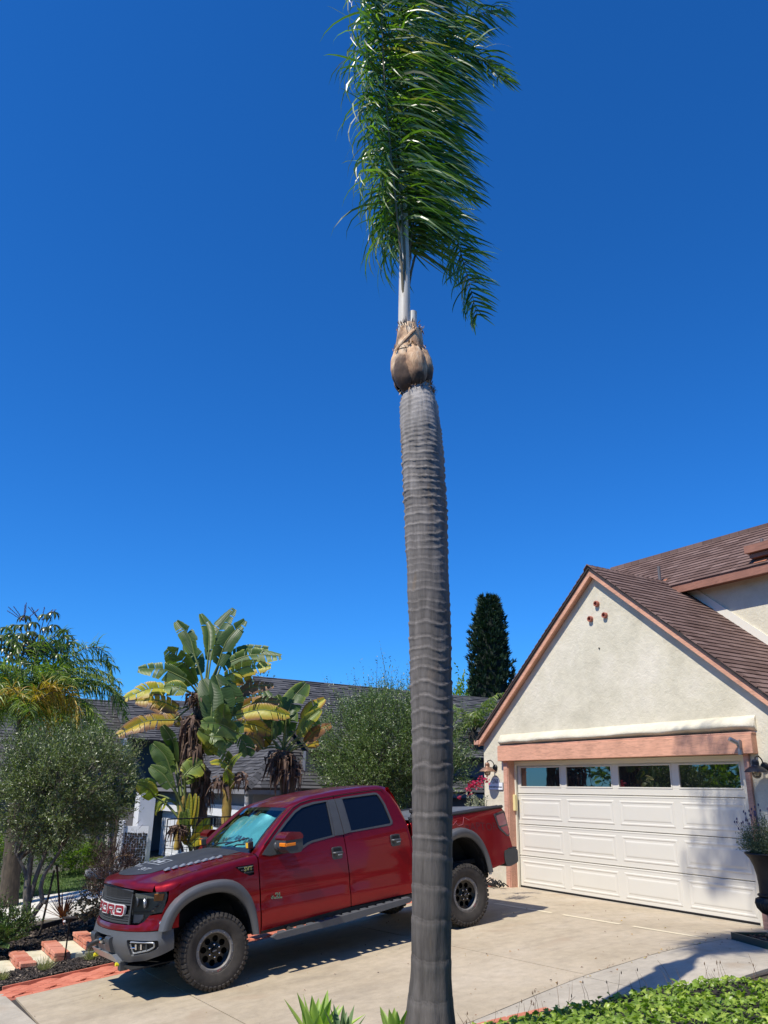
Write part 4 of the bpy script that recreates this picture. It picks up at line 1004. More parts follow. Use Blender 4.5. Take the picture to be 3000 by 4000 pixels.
for s in (1, -1):
    fb = panel(rounded(fog(s), .02), [], lambda a, v: (lambda p: (p[0]-.03, p[1]*.995, p[2]))(bump_fn(a, v)), .08, .01, side=1).build('fog_lamp', M_under_, truck, smooth=True, sharp=40)
    ins_ = [(s*A(.64), .612), (s*A(.895), .603), (s*A(.895), .558), (s*A(.84), .527), (s*A(.66), .492)]; P3 = [Vector(bump_fn(a, v))-Vector((.012, 0, 0)) for a, v in rounded(ins_, .02)]
    mb = MB(); mb.tube(P3[2:]+[P3[0]], .009, 6); mb.build('fog_trim', M_silver, fb, smooth=True)
    for q in range(3):
        p = Vector(bump_fn(s*A(.70+.06*q), .56))-Vector((.022, 0, 0)); mb = MB(); mb.tube([p+Vector((0, 0, -.025)), p+Vector((0, 0, .028))], .010, 6); mb.build('fog_element', M_chrome if q < 2 else M_trim, fb)
    p = Vector(bump_fn(s*A(.64), .55))-Vector((.012, 0, 0)); mb = MB(); mb.tube([p, Vector(bump_fn(s*A(.70), .553))-Vector((.012, 0, 0))], .007, 6); mb.build('fog_element', M_chrome, fb)
    # pads either side of the winch opening
    mb = MB(); mb.prism(rounded([(.84, .66), (.985, .645), (.995, .60), (.97, .49), (.86, .47)], .03), s*.20, s*.36, lambda u, v, d: (u, d, v)); mb.build('bumper_pad', M_trim, truck, smooth=True, sharp=30)
mb = MB(); mb.box((.55, -.34, .45), (.80, .34, .68)); mb.build('winch_cavity', M_under_, truck)
sk = MB(); sk.add([(.965, -.40, .47), (.965, .40, .47), (.90, .45, .375), (.90, -.45, .375), (.90, -.40, .47), (.90, .40, .47), (.82, .45, .375), (.82, -.45, .375)], [(0, 1, 2, 3), (4, 7, 6, 5), (0, 4, 5, 1), (1, 5, 6, 2), (2, 6, 7, 3), (3, 7, 4, 0)]); sk.build('skid_plate', M_silver, truck)
mb = MB(); mb.box((.0, -.75, .34), (.86, .75, .352)); mb.build('splash_tray', M_under_, truck)
for s in (1, -1):
    mb = MB(); mb.tube([(.80, s*.42, .40), (.90, s*.42, .37), (.935, s*.42, .375)], .020, 8); mb.build('tow_hook', simple('yellow_hook', (.75, .66, .02), .5), truck)
mb = MB(); mb.bbox((.80, .38, .30), (.90, .46, .40), .008); mb.build('tow_bracket', M_trim, truck)
mb = MB(); mb.bbox((.88, -.28, .555), (.97, .10, .60), .01); mb.tube([(.97, -.05, .57), (1.01, -.05, .575), (1.05, -.10, .55), (1.06, -.17, .52)], .028, 8); mb.build('winch_hook', M_blackp, truck, smooth=True, sharp=50)
mb = MB(); mb.lathe([(0, .03), (.03, .02), (.035, 0), (.03, -.03), (0, -.035)], 10, Matrix.Translation((.975, .03, .585)) @ Matrix.Rotation(R(90), 4, 'X')); mb.build('winch_pin', M_chrome, truck, smooth=True)

# grille
def gr_f(out): return lambda a, v: (lambda q: (q[0]-.05*(v-.77)/.3, q[1], v))(nose(a, out))
GT = lambda a: 1.158-.075*(abs(interp(abs(a), arcs, [p[0] for p in PC]))/.84)**1.5-.012
gA = [A(.56)*i/12 for i in range(-12, 13)]
gout = [(a, GT(a)) for a in gA]+[(a, .775) for a in reversed(gA)]
panel(gout, [], gr_f(-.035), .1, .01, side=1).build('grille_backing', M_under_, truck, smooth=True)
M_gr = simple('grille_grey', (.05, .053, .058), .45)
def rowbar(h0, h1, out=.0, half=.56, name='grille_bar'):
    pts = [i*A(half)/14 for i in range(-14, 15)]
    rows = []
    for a in pts:
        p0 = Vector(gr_f(out)(a, h0)); p1 = Vector(gr_f(out)(a, h1)); q0 = Vector(gr_f(out-.03)(a, h0)); q1 = Vector(gr_f(out-.03)(a, h1)); rows.append([q0, p0, p1, q1, q0])
    mb = MB(); mb.grid(rows); return mb.build(name, M_gr, truck, smooth=True, sharp=35)
for h in (.790, .812, .834): rowbar(h-.005, h+.005)
for h in (.995, 1.018, 1.041, 1.064): rowbar(h-.005, h+.005)
for h in (1.09, 1.115, 1.135): rowbar(h-.004, h+.004, 0, .40 if h < 1.12 else .25)
rowbar(.778, .783, .004)
rowbar(.856, .866, .006); rowbar(.962, .975, .006)
mesh_ = MB()
for i in range(-30, 31):
    a = i*A(.55)/30
    for h0, h1 in ((.78, .856), (.975, min(GT(a), 1.15))):
        f0 = gr_f(-.008); p, q = Vector(f0(a-.004, h0)), Vector(f0(a+.004, h1)); mesh_.box((p.x-.014, p.y-.004, h0), (p.x, p.y+.004, h1))
tag(mesh_.build('grille_mesh', M_gr, truck), kind='stuff')
for s in (1, -1):
    P = [Vector(gr_f(.0)(s*A(.555), v)) for v in (.772, .9, 1.0, 1.078)]; mb = MB(); mb.tube(P, .016, 6); mb.build('grille_side_bar', M_gr, truck, smooth=True)
P = [Vector(gr_f(.004)(a, GT(a)-.0)) for a in gA]; mb = MB(); mb.tube(P, .010, 6); mb.build('grille_top_bar', M_gr, truck, smooth=True)
# block letters F O R D: white outline plate with red face
def letters():
    W_, H_, T_ = .205, .105, .034
    x = lambda a: a; r = .03
    O_o = rounded([(-W_/2, -H_/2), (W_/2, -H_/2), (W_/2, H_/2), (-W_/2, H_/2)], r); O_i = rounded([(-W_/2+.045, -H_/2+T_), (W_/2-.045, -H_/2+T_), (W_/2-.045, H_/2-T_), (-W_/2+.045, H_/2-T_)], .012)
    D_o = rounded([(-W_/2, -H_/2), (W_/2, -H_/2), (W_/2, H_/2), (-W_/2, H_/2)], [.004, .04, .04, .004])
    F_ = [(-W_/2, -H_/2), (-W_/2+.05, -H_/2), (-W_/2+.05, -.022), (W_/2-.03, -.022), (W_/2-.03, .012), (-W_/2+.05, .012), (-W_/2+.05, .022), (W_/2, .022), (W_/2, H_/2), (-W_/2, H_/2)]
    R_o = [(-W_/2, -H_/2), (-W_/2+.048, -H_/2), (-W_/2+.048, -.020), (.008, -.020), (.045, -H_/2), (W_/2, -H_/2), (.062, -.012), (W_/2-.005, -.006), (W_/2, .01), (W_/2, H_/2-.012), (W_/2-.012, H_/2), (-W_/2, H_/2)]
    R_i = [(-W_/2+.048, .004), (W_/2-.045, .004), (W_/2-.045, .022), (-W_/2+.048, .022)]
    return [('F', F_, []), ('O', O_o, [O_i]), ('R', R_o, [R_i]), ('D', D_o, [O_i])]
M_redl = simple('letter_red', (.22, .01, .02), .4)
for k, (nm, o_, hol) in enumerate(letters()):
    c = .345-.23*k     # F on the truck's right, D on its left seen from the front
    f_ = lambda out: (lambda u, v: gr_f(out)(-c+u, .912+v))
    panel(ring(o_, .006), [ring(h_, -.006) for h_ in hol], f_(.022), .05, .03, side=1).build('letter_outline', M_white, truck)
    panel(ring(o_, -.004), [ring(h_, .005) for h_ in hol], f_(.0245), .05, .01, side=1).build('letter_face', M_redl, truck)

# headlights
for s in (1, -1):
    HL = [(A(.565), 1.085), (A(.93)+.02, 1.088), (A(.955), 1.05), (A(.93), .885), (A(.82), .872), (A(.76), .812), (A(.73), .782), (A(.57), .776)]
    hl = [(s*a, v) for a, v in HL]
    hf = lambda out: (lambda a, v: (lambda q: (q[0]-.12*max(v-.78, 0), q[1], v))(nose(a, out)))
    base = panel(hl, [], hf(-.035), .08, .02, side=s).build('headlight', simple('lamp_housing', (.15, .165, .155), .3, .3), truck, smooth=True, sharp=40)
    am = [(s*A(.845), 1.075), (s*(A(.93)-.0), 1.075), (s*A(.925), 1.005), (s*A(.845), 1.005)]
    panel(rounded(am, .006), [], hf(-.008), .06, .02, side=s).build('amber_marker', simple('amber', (.95, .28, .03), .25, 0, .2, 60), base)
    low = [(s*A(.60), .87), (s*A(.735), .87), (s*A(.735), .835), (s*A(.69), .79), (s*A(.60), .785)]
    panel(low, [], hf(-.018), .06, .01, side=s).build('lamp_reflector', simple('reflector', (.62, .54, .52), .35, .2), base)
    L_, w_ = nose(s*A(.74), -.03); mb = MB(); Mx = Matrix.Translation((L_-.02, w_, .985)) @ Matrix.Rotation(R(-s*25), 4, 'Z') @ Matrix.Rotation(R(90), 4, 'Y')
    mb.lathe([(.045, -.02), (.06, .0), (.058, .012), (.045, .012), (.04, .004)], 20, Mx); mb.build('lamp_ring', M_silver, base, smooth=True)
    mb = MB(); mb.lathe([(.042, .0), (.03, .016), (0, .022)], 16, Mx); mb.build('projector', simple('projector_glass', (.05, .06, .07), .02, 0, coat=1), base, smooth=True)
    L_, w_ = nose(s*A(.635), -.03); mb = MB(); Mx = Matrix.Translation((L_-.02, w_, 1.0)) @ Matrix.Rotation(R(-s*12), 4, 'Z') @ Matrix.Rotation(R(90), 4, 'Y'); mb.lathe([(.055, .02), (.04, .0), (.0, -.01)], 16, Mx); mb.build('lamp_bowl', M_silver, base, smooth=True)
    panel([(s*A(.58), .905), (s*A(.84), .905), (s*A(.84), .89), (s*A(.58), .89)], [], hf(-.015), .08, .01, side=s).build('lamp_bar', M_trim, base)
    for q in range(4):
        z = .945+q*.0-.0; a0 = A(.88-.02*q); mb = MB(); zz = .975-q*.022
        mb.tube([hf(-.012)(s*(a0-.0), zz), hf(-.012)(s*(a0+.05), zz)], .0045, 6); mb.build('lamp_bar', M_chrome if q > 0 else M_silver, base)
    m = bpy.data.materials.get('lamp_cover')
    if not m:
        m = bpy.data.materials.new('lamp_cover'); m.use_nodes = True; t = m.node_tree; t.nodes.clear(); oo_ = t.nodes.new('ShaderNodeOutputMaterial'); gl = t.nodes.new('ShaderNodeBsdfGlossy'); gl.inputs['Roughness'].default_value = .05; tr = t.nodes.new('ShaderNodeBsdfTransparent'); tr.inputs[0].default_value = (.78, .80, .79, 1); fr = t.nodes.new('ShaderNodeFresnel'); fr.inputs[0].default_value = 1.6; mx = t.nodes.new('ShaderNodeMixShader'); t.links.new(fr.outputs[0], mx.inputs[0]); t.links.new(tr.outputs[0], mx.inputs[1]); t.links.new(gl.outputs[0], mx.inputs[2]); t.links.new(mx.outputs[0], oo_.inputs[0])
    panel(hl, [], hf(.002), .06, 0, side=s).build('lamp_cover', m, base, smooth=True, fix=False)

# ---- mirrors, wipers, ditch lights
for s in (1, -1):
    mb = MB(); mb.bbox((-1.00, min(s*.97, s*1.03), 1.345), (-.80, max(s*.97, s*1.03), 1.44), .02); mb.tube([(-.92, s*1.0, 1.39), (-.93, s*1.10, 1.395), (-.93, s*1.22, 1.395)], .034, 8); ar = mb.build('mirror', M_trim, truck, smooth=True, sharp=45)
    hb = MB(); hb.prism(rounded([(-.86, 1.315), (-1.0, 1.315), (-1.03, 1.36), (-1.03, 1.50), (-1.0, 1.535), (-.86, 1.545), (-.80, 1.50), (-.795, 1.37)], .03), s*1.06, s*1.31, lambda u, v, d: (u, d, v))
    hb.V = [(x, y, z) for x, y, z in hb.V]; hb.build('mirror_shell', M_trim, ar, smooth=True, sharp=40)
    cb = MB(); cb.prism(rounded([(-.855, 1.465), (-1.035, 1.465), (-1.036, 1.505), (-1.003, 1.541), (-.858, 1.552), (-.794, 1.508), (-.79, 1.465)], .02), s*1.055, s*1.316, lambda u, v, d: (u, d, v)); cb.build('mirror_cap', M_red, ar, smooth=True, sharp=40)
    ab = MB(); ab.prism(rounded([(-.785, 1.40), (-.785, 1.435), (-.80, 1.44), (-.80, 1.395)], .003), s*1.17, s*1.318, lambda u, v, d: (u, d, v)); ab.bbox((-.93, min(s*1.312, s*1.319), 1.40), (-.80, max(s*1.312, s*1.319), 1.432), .003); ab.build('mirror_indicator', simple('indicator_amber', (.80, .22, .01), .3), ar)
    dl_ = MB(); L_, w_, h_ = -.60, s*.74, 1.385; dl_.bbox((L_-.035, w_-.04, h_), (L_+.035, w_+.04, h_+.085), .01); dl_.tube([(L_, w_, h_-.045), (L_, w_, h_+.01)], .008, 6); do = dl_.build('ditch_light', M_blackp, truck)
    dl_ = MB(); dl_.bbox((L_+.035, w_-.030, h_+.012), (L_+.039, w_+.030, h_+.073), .003); dl_.build('ditch_lens', simple('yellow_lens', (.80, .50, .03), .2), do)
for a0, a1 in (((-.49, -.38, 1.37), (-.585, .22, 1.44)), ((-.52, .25, 1.37), (-.60, .55, 1.42))):
    A3, B3 = Vector(a0), Vector(a1); mb = MB(); mb.tube([A3+Vector((-.04, -.0, .0)), A3.lerp(B3, .5)+Vector((-.02, 0, .03)), B3+Vector((-.02, 0, .01))], .010, 6); mb.build('wiper', M_blackp, truck)
wb_ = MB(); P = [ws_pt(.22+.5*(i/6)-.0, .12+.16*(i/6)) for i in range(7)]; wb_.tube([(x+.015, y, z+.012) for x, y, z in P], .009, 6); wb_.build('wiper', M_blackp, truck)
mb = MB(); mb.tube([(-.50, .71, 1.34), (-.35, .60, 1.34), (-.2, .55, 1.35)], .003, 4); mb.build('cable', M_blackp, truck)

# ---- wheels
def tyre():
    R0, Wt = .415, .155
    prof = [(.225, -.105), (.24, -.125), (.30, -.150), (.355, -.150), (.390, -.140), (.404, -.118), (.408, -.06), (.409, 0), (.408, .06), (.404, .118), (.390, .140), (.355, .150), (.30, .150), (.24, .125), (.225, .105), (.215, .08), (.215, -.08)]
    mb = MB(); mb.lathe(prof, 56, Matrix.Rotation(R(-90), 4, 'X'), closed=True); return mb
def tread():
    mb = MB(); n = 44
    def blk(a0, a1, pts, r0, r1, skew=0):
        vs = []
        for (z, da) in pts:
            for r in (r0, r1):
                pass
        lo = [((r0)*math.sin(a), z, (r0)*math.cos(a)) for a, z in pts]; hi = [((r1)*math.sin(a), z*.97, (r1)*math.cos(a)) for a, z in pts]
        k = len(pts); mb.add(lo+hi, [tuple(range(k-1, -1, -1)), tuple(range(k, 2*k))]+[(i, (i+1) % k, k+(i+1) % k, k+i) for i in range(k)])
    st = 2*PI/n
    for i in range(n):
        a = i*st; odd = i % 2
        for sg in (1, -1):
            off = 0 if sg > 0 else st*.5
            zo = .146 if odd else .138
            blk(0, 0, [(a+off-st*.36, sg*.072), (a+off+st*.30, sg*.080), (a+off+st*.36, sg*zo), (a+off-st*.30, sg*zo)][::sg], .398, .417)
            # side biter running down the shoulder
            lo = [(a+off-st*.28), (a+off+st*.30)]
            p = []
            for aa in lo:
                p += [(.4145*math.sin(aa), sg*.1385, .4145*math.cos(aa)), (.372*math.sin(aa+.02*odd), sg*.1550, .372*math.cos(aa+.02*odd)), (.36*math.sin(aa), sg*.148, .36*math.cos(aa)), (.39*math.sin(aa), sg*.12, .39*math.cos(aa))]
            mb.add(p, [(0, 1, 2, 3), (7, 6, 5, 4), (0, 4, 5, 1), (1, 5, 6, 2), (2, 6, 7, 3), (3, 7, 4, 0)])
            blk(0, 0, [(a+off-st*.1, sg*.008), (a+off+st*.42, sg*.016), (a+off+st*.28, sg*.062), (a+off-st*.22, sg*.056)][::sg], .402, .4165)
    return mb
def rim():
    ring_ = MB(); Mx = Matrix.Rotation(R(-90), 4, 'X')
    ring_.lathe([(.188, .085), (.192, .108), (.200, .116), (.228, .116), (.238, .108), (.240, .085), (.188, .08)], 48, Mx); 
    disc = MB(); hole_r, hc = .036, .128
    out_ = [(.188*math.cos(2*PI*k/48), .188*math.sin(2*PI*k/48)) for k in range(48)]
    holes = [[(hc*math.cos(2*PI*(j+.5)/8)+hole_r*math.cos(2*PI*k/14), hc*math.sin(2*PI*(j+.5)/8)+hole_r*math.sin(2*PI*k/14)) for k in range(14)] for j in range(8)]
    def df(u, v):
        r = math.hypot(u, v); d = .060+.022*sm((r-.15)/.035)+.012*(1-sm((r-.04)/.05)); return (u, d, v)
    disc = panel(out_, holes, df, .022, .02, side=-1)
    disc.lathe([(.188, .09), (.186, .04), (.183, -.08), (.175, -.1)], 48, Mx)
    barrel = MB(); barrel.lathe([(.214, -.12), (.17, -.11), (.0, -.11)], 32, Mx)
    hub = MB(); hub.lathe([(.0, .098), (.028, .096), (.034, .088), (.036, .070)], 20, Mx)
    bolts = MB()
    for k in range(16):
        a = 2*PI*k/16; bolts.lathe([(0, .122), (.005, .121), (.006, .116)], 6, Matrix.Rotation(a, 4, 'Y') @ Matrix.Translation((.214, 0, 0)) @ Mx)
    nuts = MB()
    for k in range(6):
        a = 2*PI*(k+.3)/6; nuts.lathe([(0, .098), (.009, .094), (.010, .070)], 6, Matrix.Rotation(a, 4, 'Y') @ Matrix.Translation((.068, 0, 0)) @ Mx)
    return ring_, disc, barrel, hub, bolts, nuts
M_ring = simple('beadlock_grey', (.20, .19, .18), .6, .1, .2, 20); M_rimb = simple('rim_black', (.012, .012, .013), .22, .3)
def make_wheel():
    wh = bpy.data.objects.new('wheel', None); COL.objects.link(wh); wh.parent = truck
    ty = tyre().build('tyre', M_rub, wh, smooth=True, sharp=30)
    tr_ = tread().build('tread', M_rub, wh); tag(tr_, kind='stuff')
    ring_, disc, barrel, hub, bolts, nuts = rim()
    ring_.build('beadlock_ring', M_ring, wh, smooth=True, sharp=40); disc.build('rim', M_rimb, wh, smooth=True, sharp=40); barrel.build('brake_shadow', M_under_, wh)
    hub.build('hub_cap', M_rimb, wh, smooth=True); tag(bolts.build('ring_bolts', M_chrome, wh), kind='stuff'); tag(nuts.build('lug_nuts', M_chrome, wh), kind='stuff')
    tm = text_mesh('FORD', .018, .001, M_white); o = link('hub_badge', tm, wh); o.matrix_local = Matrix(((-1, 0, 0, 0), (0, 0, 1, .0985), (0, 1, 0, 0), (0, 0, 0, 1)))
    tm = text_mesh('SVT', .030, .001, simple('red_print', (.45, .03, .03), .5)); o = link('ring_mark', tm, wh); o.matrix_local = Matrix(((-1, 0, 0, 0), (0, 0, 1, .1165), (0, 1, 0, -.214), (0, 0, 0, 1)))
    return wh
w0 = make_wheel(); w0.matrix_local = Matrix.Translation((0, .915, .403)) @ Matrix.Scale(.95, 4) @ Matrix.Rotation(R(-3), 4, 'Z') @ Matrix.Rotation(R(12), 4, 'Y')
for (L_, s, rr) in ((-3.683, 1, 40), (0, -1, 100), (-3.683, -1, 0)):
    c = copy_tree(w0, truck); c.name = 'wheel'
    c.matrix_local = Matrix.Translation((L_, s*.915, .403)) @ Matrix.Scale(.95, 4) @ (Matrix.Rotation(PI, 4, 'Z') if s < 0 else Matrix.Identity(4)) @ Matrix.Rotation(R(rr), 4, 'Y')
# ================================================================== big palm in front
PB = Vector((7.01, -6.81, 0)); dd_ = Vector((PB.x-CAM[0], PB.y-CAM[1], 0)).normalized(); PR = Vector((-dd_.y, dd_.x, 0))*-1
def pp(u, z, d=0): return PB+PR*u+Vector((0, 0, z))-dd_*d      # u to the right, d towards the street viewer
palm = thing('palm_tree', 'tall palm with ringed grey trunk and wind-blown crown, standing in the ivy in front', 'palm tree', tuple(PB))
def rel(p): return Vector(p)-PB
ZS = [-.25, 0, .18, .35, .54, 1.0, 1.77, 2.5, 3.17, 3.8, 4.32, 4.65, 4.85, 4.97, 5.06]
US = [-.018, -.018, -.018, -.015, -.012, -.008, 0, -.015, -.035, -.06, -.083, -.11, -.125, -.13, -.14]
RS = [.225, .185, .160, .146, .141, .146, .156, .165, .172, .178, .180, .178, .165, .135, .11]
rings = [-.25]; z = -.25; rng = random.Random(5)
while z < 5.06:
    st = interp(z, [0, 1, 2, 3, 4, 5], [.22, .17, .13, .085, .06, .045])*rng.uniform(.7, 1.3); z += st; rings.append(z)
nA, nz = 56, 470; rows = []; vv = []
for i in range(nz+1):
    z = -.25+5.31*i/nz; row = []
    for k in range(nA):
        a = 2*PI*k/nA; zz = z+.014*math.sin(a+z*2)+.045*noise.noise(Vector((math.cos(a), math.sin(a), z*1.5)))*(1 if z > 1.5 else .4)+.012*noise.noise(Vector((math.cos(a)*5, math.sin(a)*5, z*5)))
        j = max(q for q in range(len(rings)) if rings[q] <= max(zz, -.25)); z0 = rings[j]; z1 = rings[j+1] if j+1 < len(rings) else z0+.05
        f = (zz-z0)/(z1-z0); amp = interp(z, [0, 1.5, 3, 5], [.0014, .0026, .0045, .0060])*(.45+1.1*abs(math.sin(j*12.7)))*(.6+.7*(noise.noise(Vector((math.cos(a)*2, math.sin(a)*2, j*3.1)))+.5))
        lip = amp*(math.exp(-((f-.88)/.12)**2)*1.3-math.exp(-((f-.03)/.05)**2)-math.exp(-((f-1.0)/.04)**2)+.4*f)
        r = interp(z, ZS, RS)+lip+.006*noise.noise(Vector((math.cos(a)*1.5, math.sin(a)*1.5, z*4)))+.003*noise.noise(Vector((math.cos(a)*9, math.sin(a)*9, z*3)))
        if z < .5: r += .006*math.sin(a*9+z*2)*(1-z/.5)
        row.append(pp(interp(z, ZS, US)+r*math.cos(a), z, r*math.sin(a))-PB)
        vv.append(f)
    row.append(row[0]); vv.append(vv[-nA]); rows.append(row)
mb = MB(); mb.grid(rows); mb.A = vv
m, t, b = nt('palm_bark')
tcn = t.nodes.new('ShaderNodeTexCoord'); sep = t.nodes.new('ShaderNodeSeparateXYZ'); t.links.new(tcn.outputs['Object'], sep.inputs[0])
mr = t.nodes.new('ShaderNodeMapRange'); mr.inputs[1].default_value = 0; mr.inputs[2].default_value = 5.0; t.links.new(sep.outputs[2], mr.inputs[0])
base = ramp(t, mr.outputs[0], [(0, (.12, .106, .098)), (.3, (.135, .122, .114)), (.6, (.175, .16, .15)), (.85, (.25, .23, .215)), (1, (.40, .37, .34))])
f1 = noise_tex(t, 22, 8, .65, stretch=(1, 1, .12)); f2 = noise_tex(t, 5, 5, .6, stretch=(1, 1, .5)); f3 = noise_tex(t, 60, 4, .7, stretch=(1, 1, .25))
c = mix_rgb(t, .8, base, ramp(t, f1, [(.3, .55), (.5, .95), (.7, 1.3)]), 'MULTIPLY'); c = mix_rgb(t, .7, c, ramp(t, f2, [(.35, .7), (.65, 1.15)]), 'MULTIPLY')
c = mix_rgb(t, ramp(t, noise_tex(t, 4, 3, .5, stretch=(1, 1, .35), dist=1), [(.60, 0.), (.68, .55)]), c, (.22, .17, .125))
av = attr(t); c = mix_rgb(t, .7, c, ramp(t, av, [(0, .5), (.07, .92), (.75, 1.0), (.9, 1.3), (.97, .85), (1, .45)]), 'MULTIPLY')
t.links.new(c, b.inputs['Base Color']); b.inputs['Roughness'].default_value = .9; b.inputs['Specular IOR Level'].default_value = .25
bump(t, b, f1, .6, .012); bump(t, b, f3, .5, .005)
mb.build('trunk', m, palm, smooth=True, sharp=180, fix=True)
# bulb of old leaf bases
M_sheath = None
m, t, b = nt('leaf_base_brown'); f = noise_tex(t, 9, 7, .7, stretch=(1, 1, .3), dist=.8); f2 = noise_tex(t, 3.5, 4, .6)
c = ramp(t, f, [(.3, (.09, .05, .035)), (.40, (.36, .20, .11)), (.52, (.62, .40, .23)), (.68, (.74, .62, .46))])
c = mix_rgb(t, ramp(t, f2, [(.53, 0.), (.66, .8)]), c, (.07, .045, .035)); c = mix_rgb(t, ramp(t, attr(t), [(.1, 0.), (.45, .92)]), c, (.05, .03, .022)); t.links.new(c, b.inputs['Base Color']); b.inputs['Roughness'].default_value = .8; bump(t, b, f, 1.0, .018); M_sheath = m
KU = -.205
for k in range(7):
    a0 = 2*PI*k/7+.35; rows = []
    for i in range(19):
        q = i/18; z = 5.03+.36*q*(1+.06*math.sin(k*2.1)); R_ = .11+.080*math.sin(PI*min(q*1.08, 1))**.7 if q < .93 else .11+.08*math.sin(PI*min(q*1.08, 1))**.7
        R_ = interp(q, [0, .08, .25, .5, .75, .9, 1], [.105, .14, .172, .183, .172, .150, .125])*(1+.05*math.sin(k*1.7))
        w_ = .62*(math.sin(PI*min(.12+q*.8, .95)))**.6; row = []
        for j in range(11):
            s_ = -1+2*j/10; a = a0+w_*s_*1.0; rr = R_+(.030*(1-s_*s_)-.010)+.010*noise.noise(Vector((a*4, z*9, k)))+(.02*(q-.85)/.15*abs(noise.noise(Vector((a*5, k, 0))))*2 if q > .85 else 0)
            row.append(pp(KU+.03*(1-q)+rr*math.cos(a), z+.03*abs(s_)*(q-.5)-.035*(k % 3)*(1-q*.4)+.03*q*noise.noise(Vector((a*5, k*3, 1))), rr*math.sin(a))-PB)
        rows.append(row)
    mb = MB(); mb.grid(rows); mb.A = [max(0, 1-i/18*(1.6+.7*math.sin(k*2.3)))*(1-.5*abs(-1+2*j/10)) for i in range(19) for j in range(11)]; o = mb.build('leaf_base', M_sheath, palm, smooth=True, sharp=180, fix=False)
mb = MB(); mb.tube([rel(pp(-.14, 4.98)), rel(pp(-.17, 5.10)), rel(pp(KU, 5.2)), rel(pp(KU-.01, 5.36)), rel(pp(-.215, 5.45)), rel(pp(-.22, 5.60)), rel(pp(-.235, 5.68))], [.12, .13, .16, .14, .115, .105, .07], 20); mb.build('core', M_sheath, palm, smooth=True)
# ragged fibre and torn sheath edges
fb = MB()
for k in range(520):
    z = random.choice((5.02, 5.40, 5.64, 4.99)); a = random.uniform(0, 2*PI); r = {5.02: .135, 5.40: .14, 5.64: .105, 4.99: .14}[z]; uc = {5.02: -.14, 5.40: -.205, 5.64: -.22, 4.99: -.13}[z]
    z += random.uniform(-.03, .03); L = random.uniform(.02, .085); dirn = Vector((math.cos(a)*random.uniform(.2, 1), random.uniform(-1, .9), math.sin(a)*random.uniform(.2, 1))); w_ = random.uniform(.002, .009)
    p = [pp(uc+r*math.cos(a), z, r*math.sin(a)), pp(uc+(r+L*dirn.x*.0)*math.cos(a)+L*.4*dirn.x, z+L*.5*dirn.y, r*math.sin(a)+L*.4*dirn.z), pp(uc+r*math.cos(a)+L*dirn.x*.6, z+L*dirn.y, r*math.sin(a)+L*dirn.z*.8)]
    sd_ = Vector((random.uniform(-1, 1), random.uniform(-1, 1), random.uniform(-.4, .4))).normalized()*w_
    fb.a = random.random()*.5; q0, q1, q2 = [rel(x) for x in p]; fb.add([q0-sd_, q0+sd_, q1+sd_*.8, q1-sd_*.8, q2], [(0, 1, 2, 3), (3, 2, 4)])
tag(fb.build('fibre', M_sheath, palm, fix=False), kind='stuff')
for k in range(6):   # upper torn sheath collar
    a0 = 2*PI*k/6; rows = []
    for i in range(7):
        q = i/6; row = []
        for j in range(8):
            s_ = -1+2*j/7; a = a0+.6*s_; rr = interp(q, [0, .3, 1], [.135, .122, .100])+.01*(1-s_*s_)
            row.append(rel(pp(-.213+rr*math.cos(a), 5.37+.26*q+.06*q*noise.noise(Vector((a*3, k, 1)))*2, rr*math.sin(a))))
        rows.append(row)
    mb = MB(); mb.grid(rows); mb.build('sheath_collar', M_sheath, palm, smooth=True, sharp=180, fix=False)
mb = MB(); st_ = [rel(pp(-.34, 5.36, .10)), rel(pp(-.25, 5.46, .135)), rel(pp(-.15, 5.58, .12))]
mb.tube(st_, [.012, .016, .008], 6, sx=.5); mb.build('dead_strap', M_sheath, palm)
# pale stems
m, t, b = nt('pale_stem'); f = noise_tex(t, 7, 6, .6, stretch=(1, 1, .2)); t.links.new(ramp(t, f, [(.3, (.42, .33, .24)), (.5, (.62, .58, .50)), (.7, (.66, .66, .62))]), b.inputs['Base Color']); b.inputs['Roughness'].default_value = .45; M_stem = m
mb = MB(); mb.tube([rel(pp(-.262, 5.50, .02)), rel(pp(-.265, 5.9, .02)), rel(pp(-.268, 6.3, .02)), rel(pp(-.285, 7.0, .02)), rel(pp(-.30, 7.7, .01)), rel(pp(-.31, 8.3, 0))], [.058, .055, .050, .042, .032, .015], 14); mb.build('spear_stem', M_stem, palm, smooth=True)
mb = MB(); mb.tube([rel(pp(-.19, 5.5, 0)), rel(pp(-.185, 5.82, 0))], [.042, .040], 10); mb.build('cut_stem', M_stem, palm, smooth=True, sharp=40)
# fronds
def leaf_mat(name, stops, trans=.35, rough=.38, scale=6, spec=.5):
    m, t, b = nt(name); a = attr(t); c = ramp(t, a, stops); c = mix_rgb(t, .5, c, ramp(t, noise_tex(t, scale, 3, .6), [(.3, .7), (.7, 1.25)]), 'MULTIPLY')
    t.links.new(c, b.inputs['Base Color']); b.inputs['Roughness'].default_value = rough; b.inputs['Specular IOR Level'].default_value = spec
    tl = t.nodes.new('ShaderNodeBsdfTranslucent'); sc_ = mix_rgb(t, 1.0, c, (1.5, 1.9, .5), 'MULTIPLY'); t.links.new(sc_, tl.inputs[0]); mx = t.nodes.new('ShaderNodeMixShader'); mx.inputs[0].default_value = trans
    out = t.nodes['Material Output']; t.links.new(b.outputs[0], mx.inputs[1]); t.links.new(tl.outputs[0], mx.inputs[2]); t.links.new(mx.outputs[0], out.inputs[0]); return m
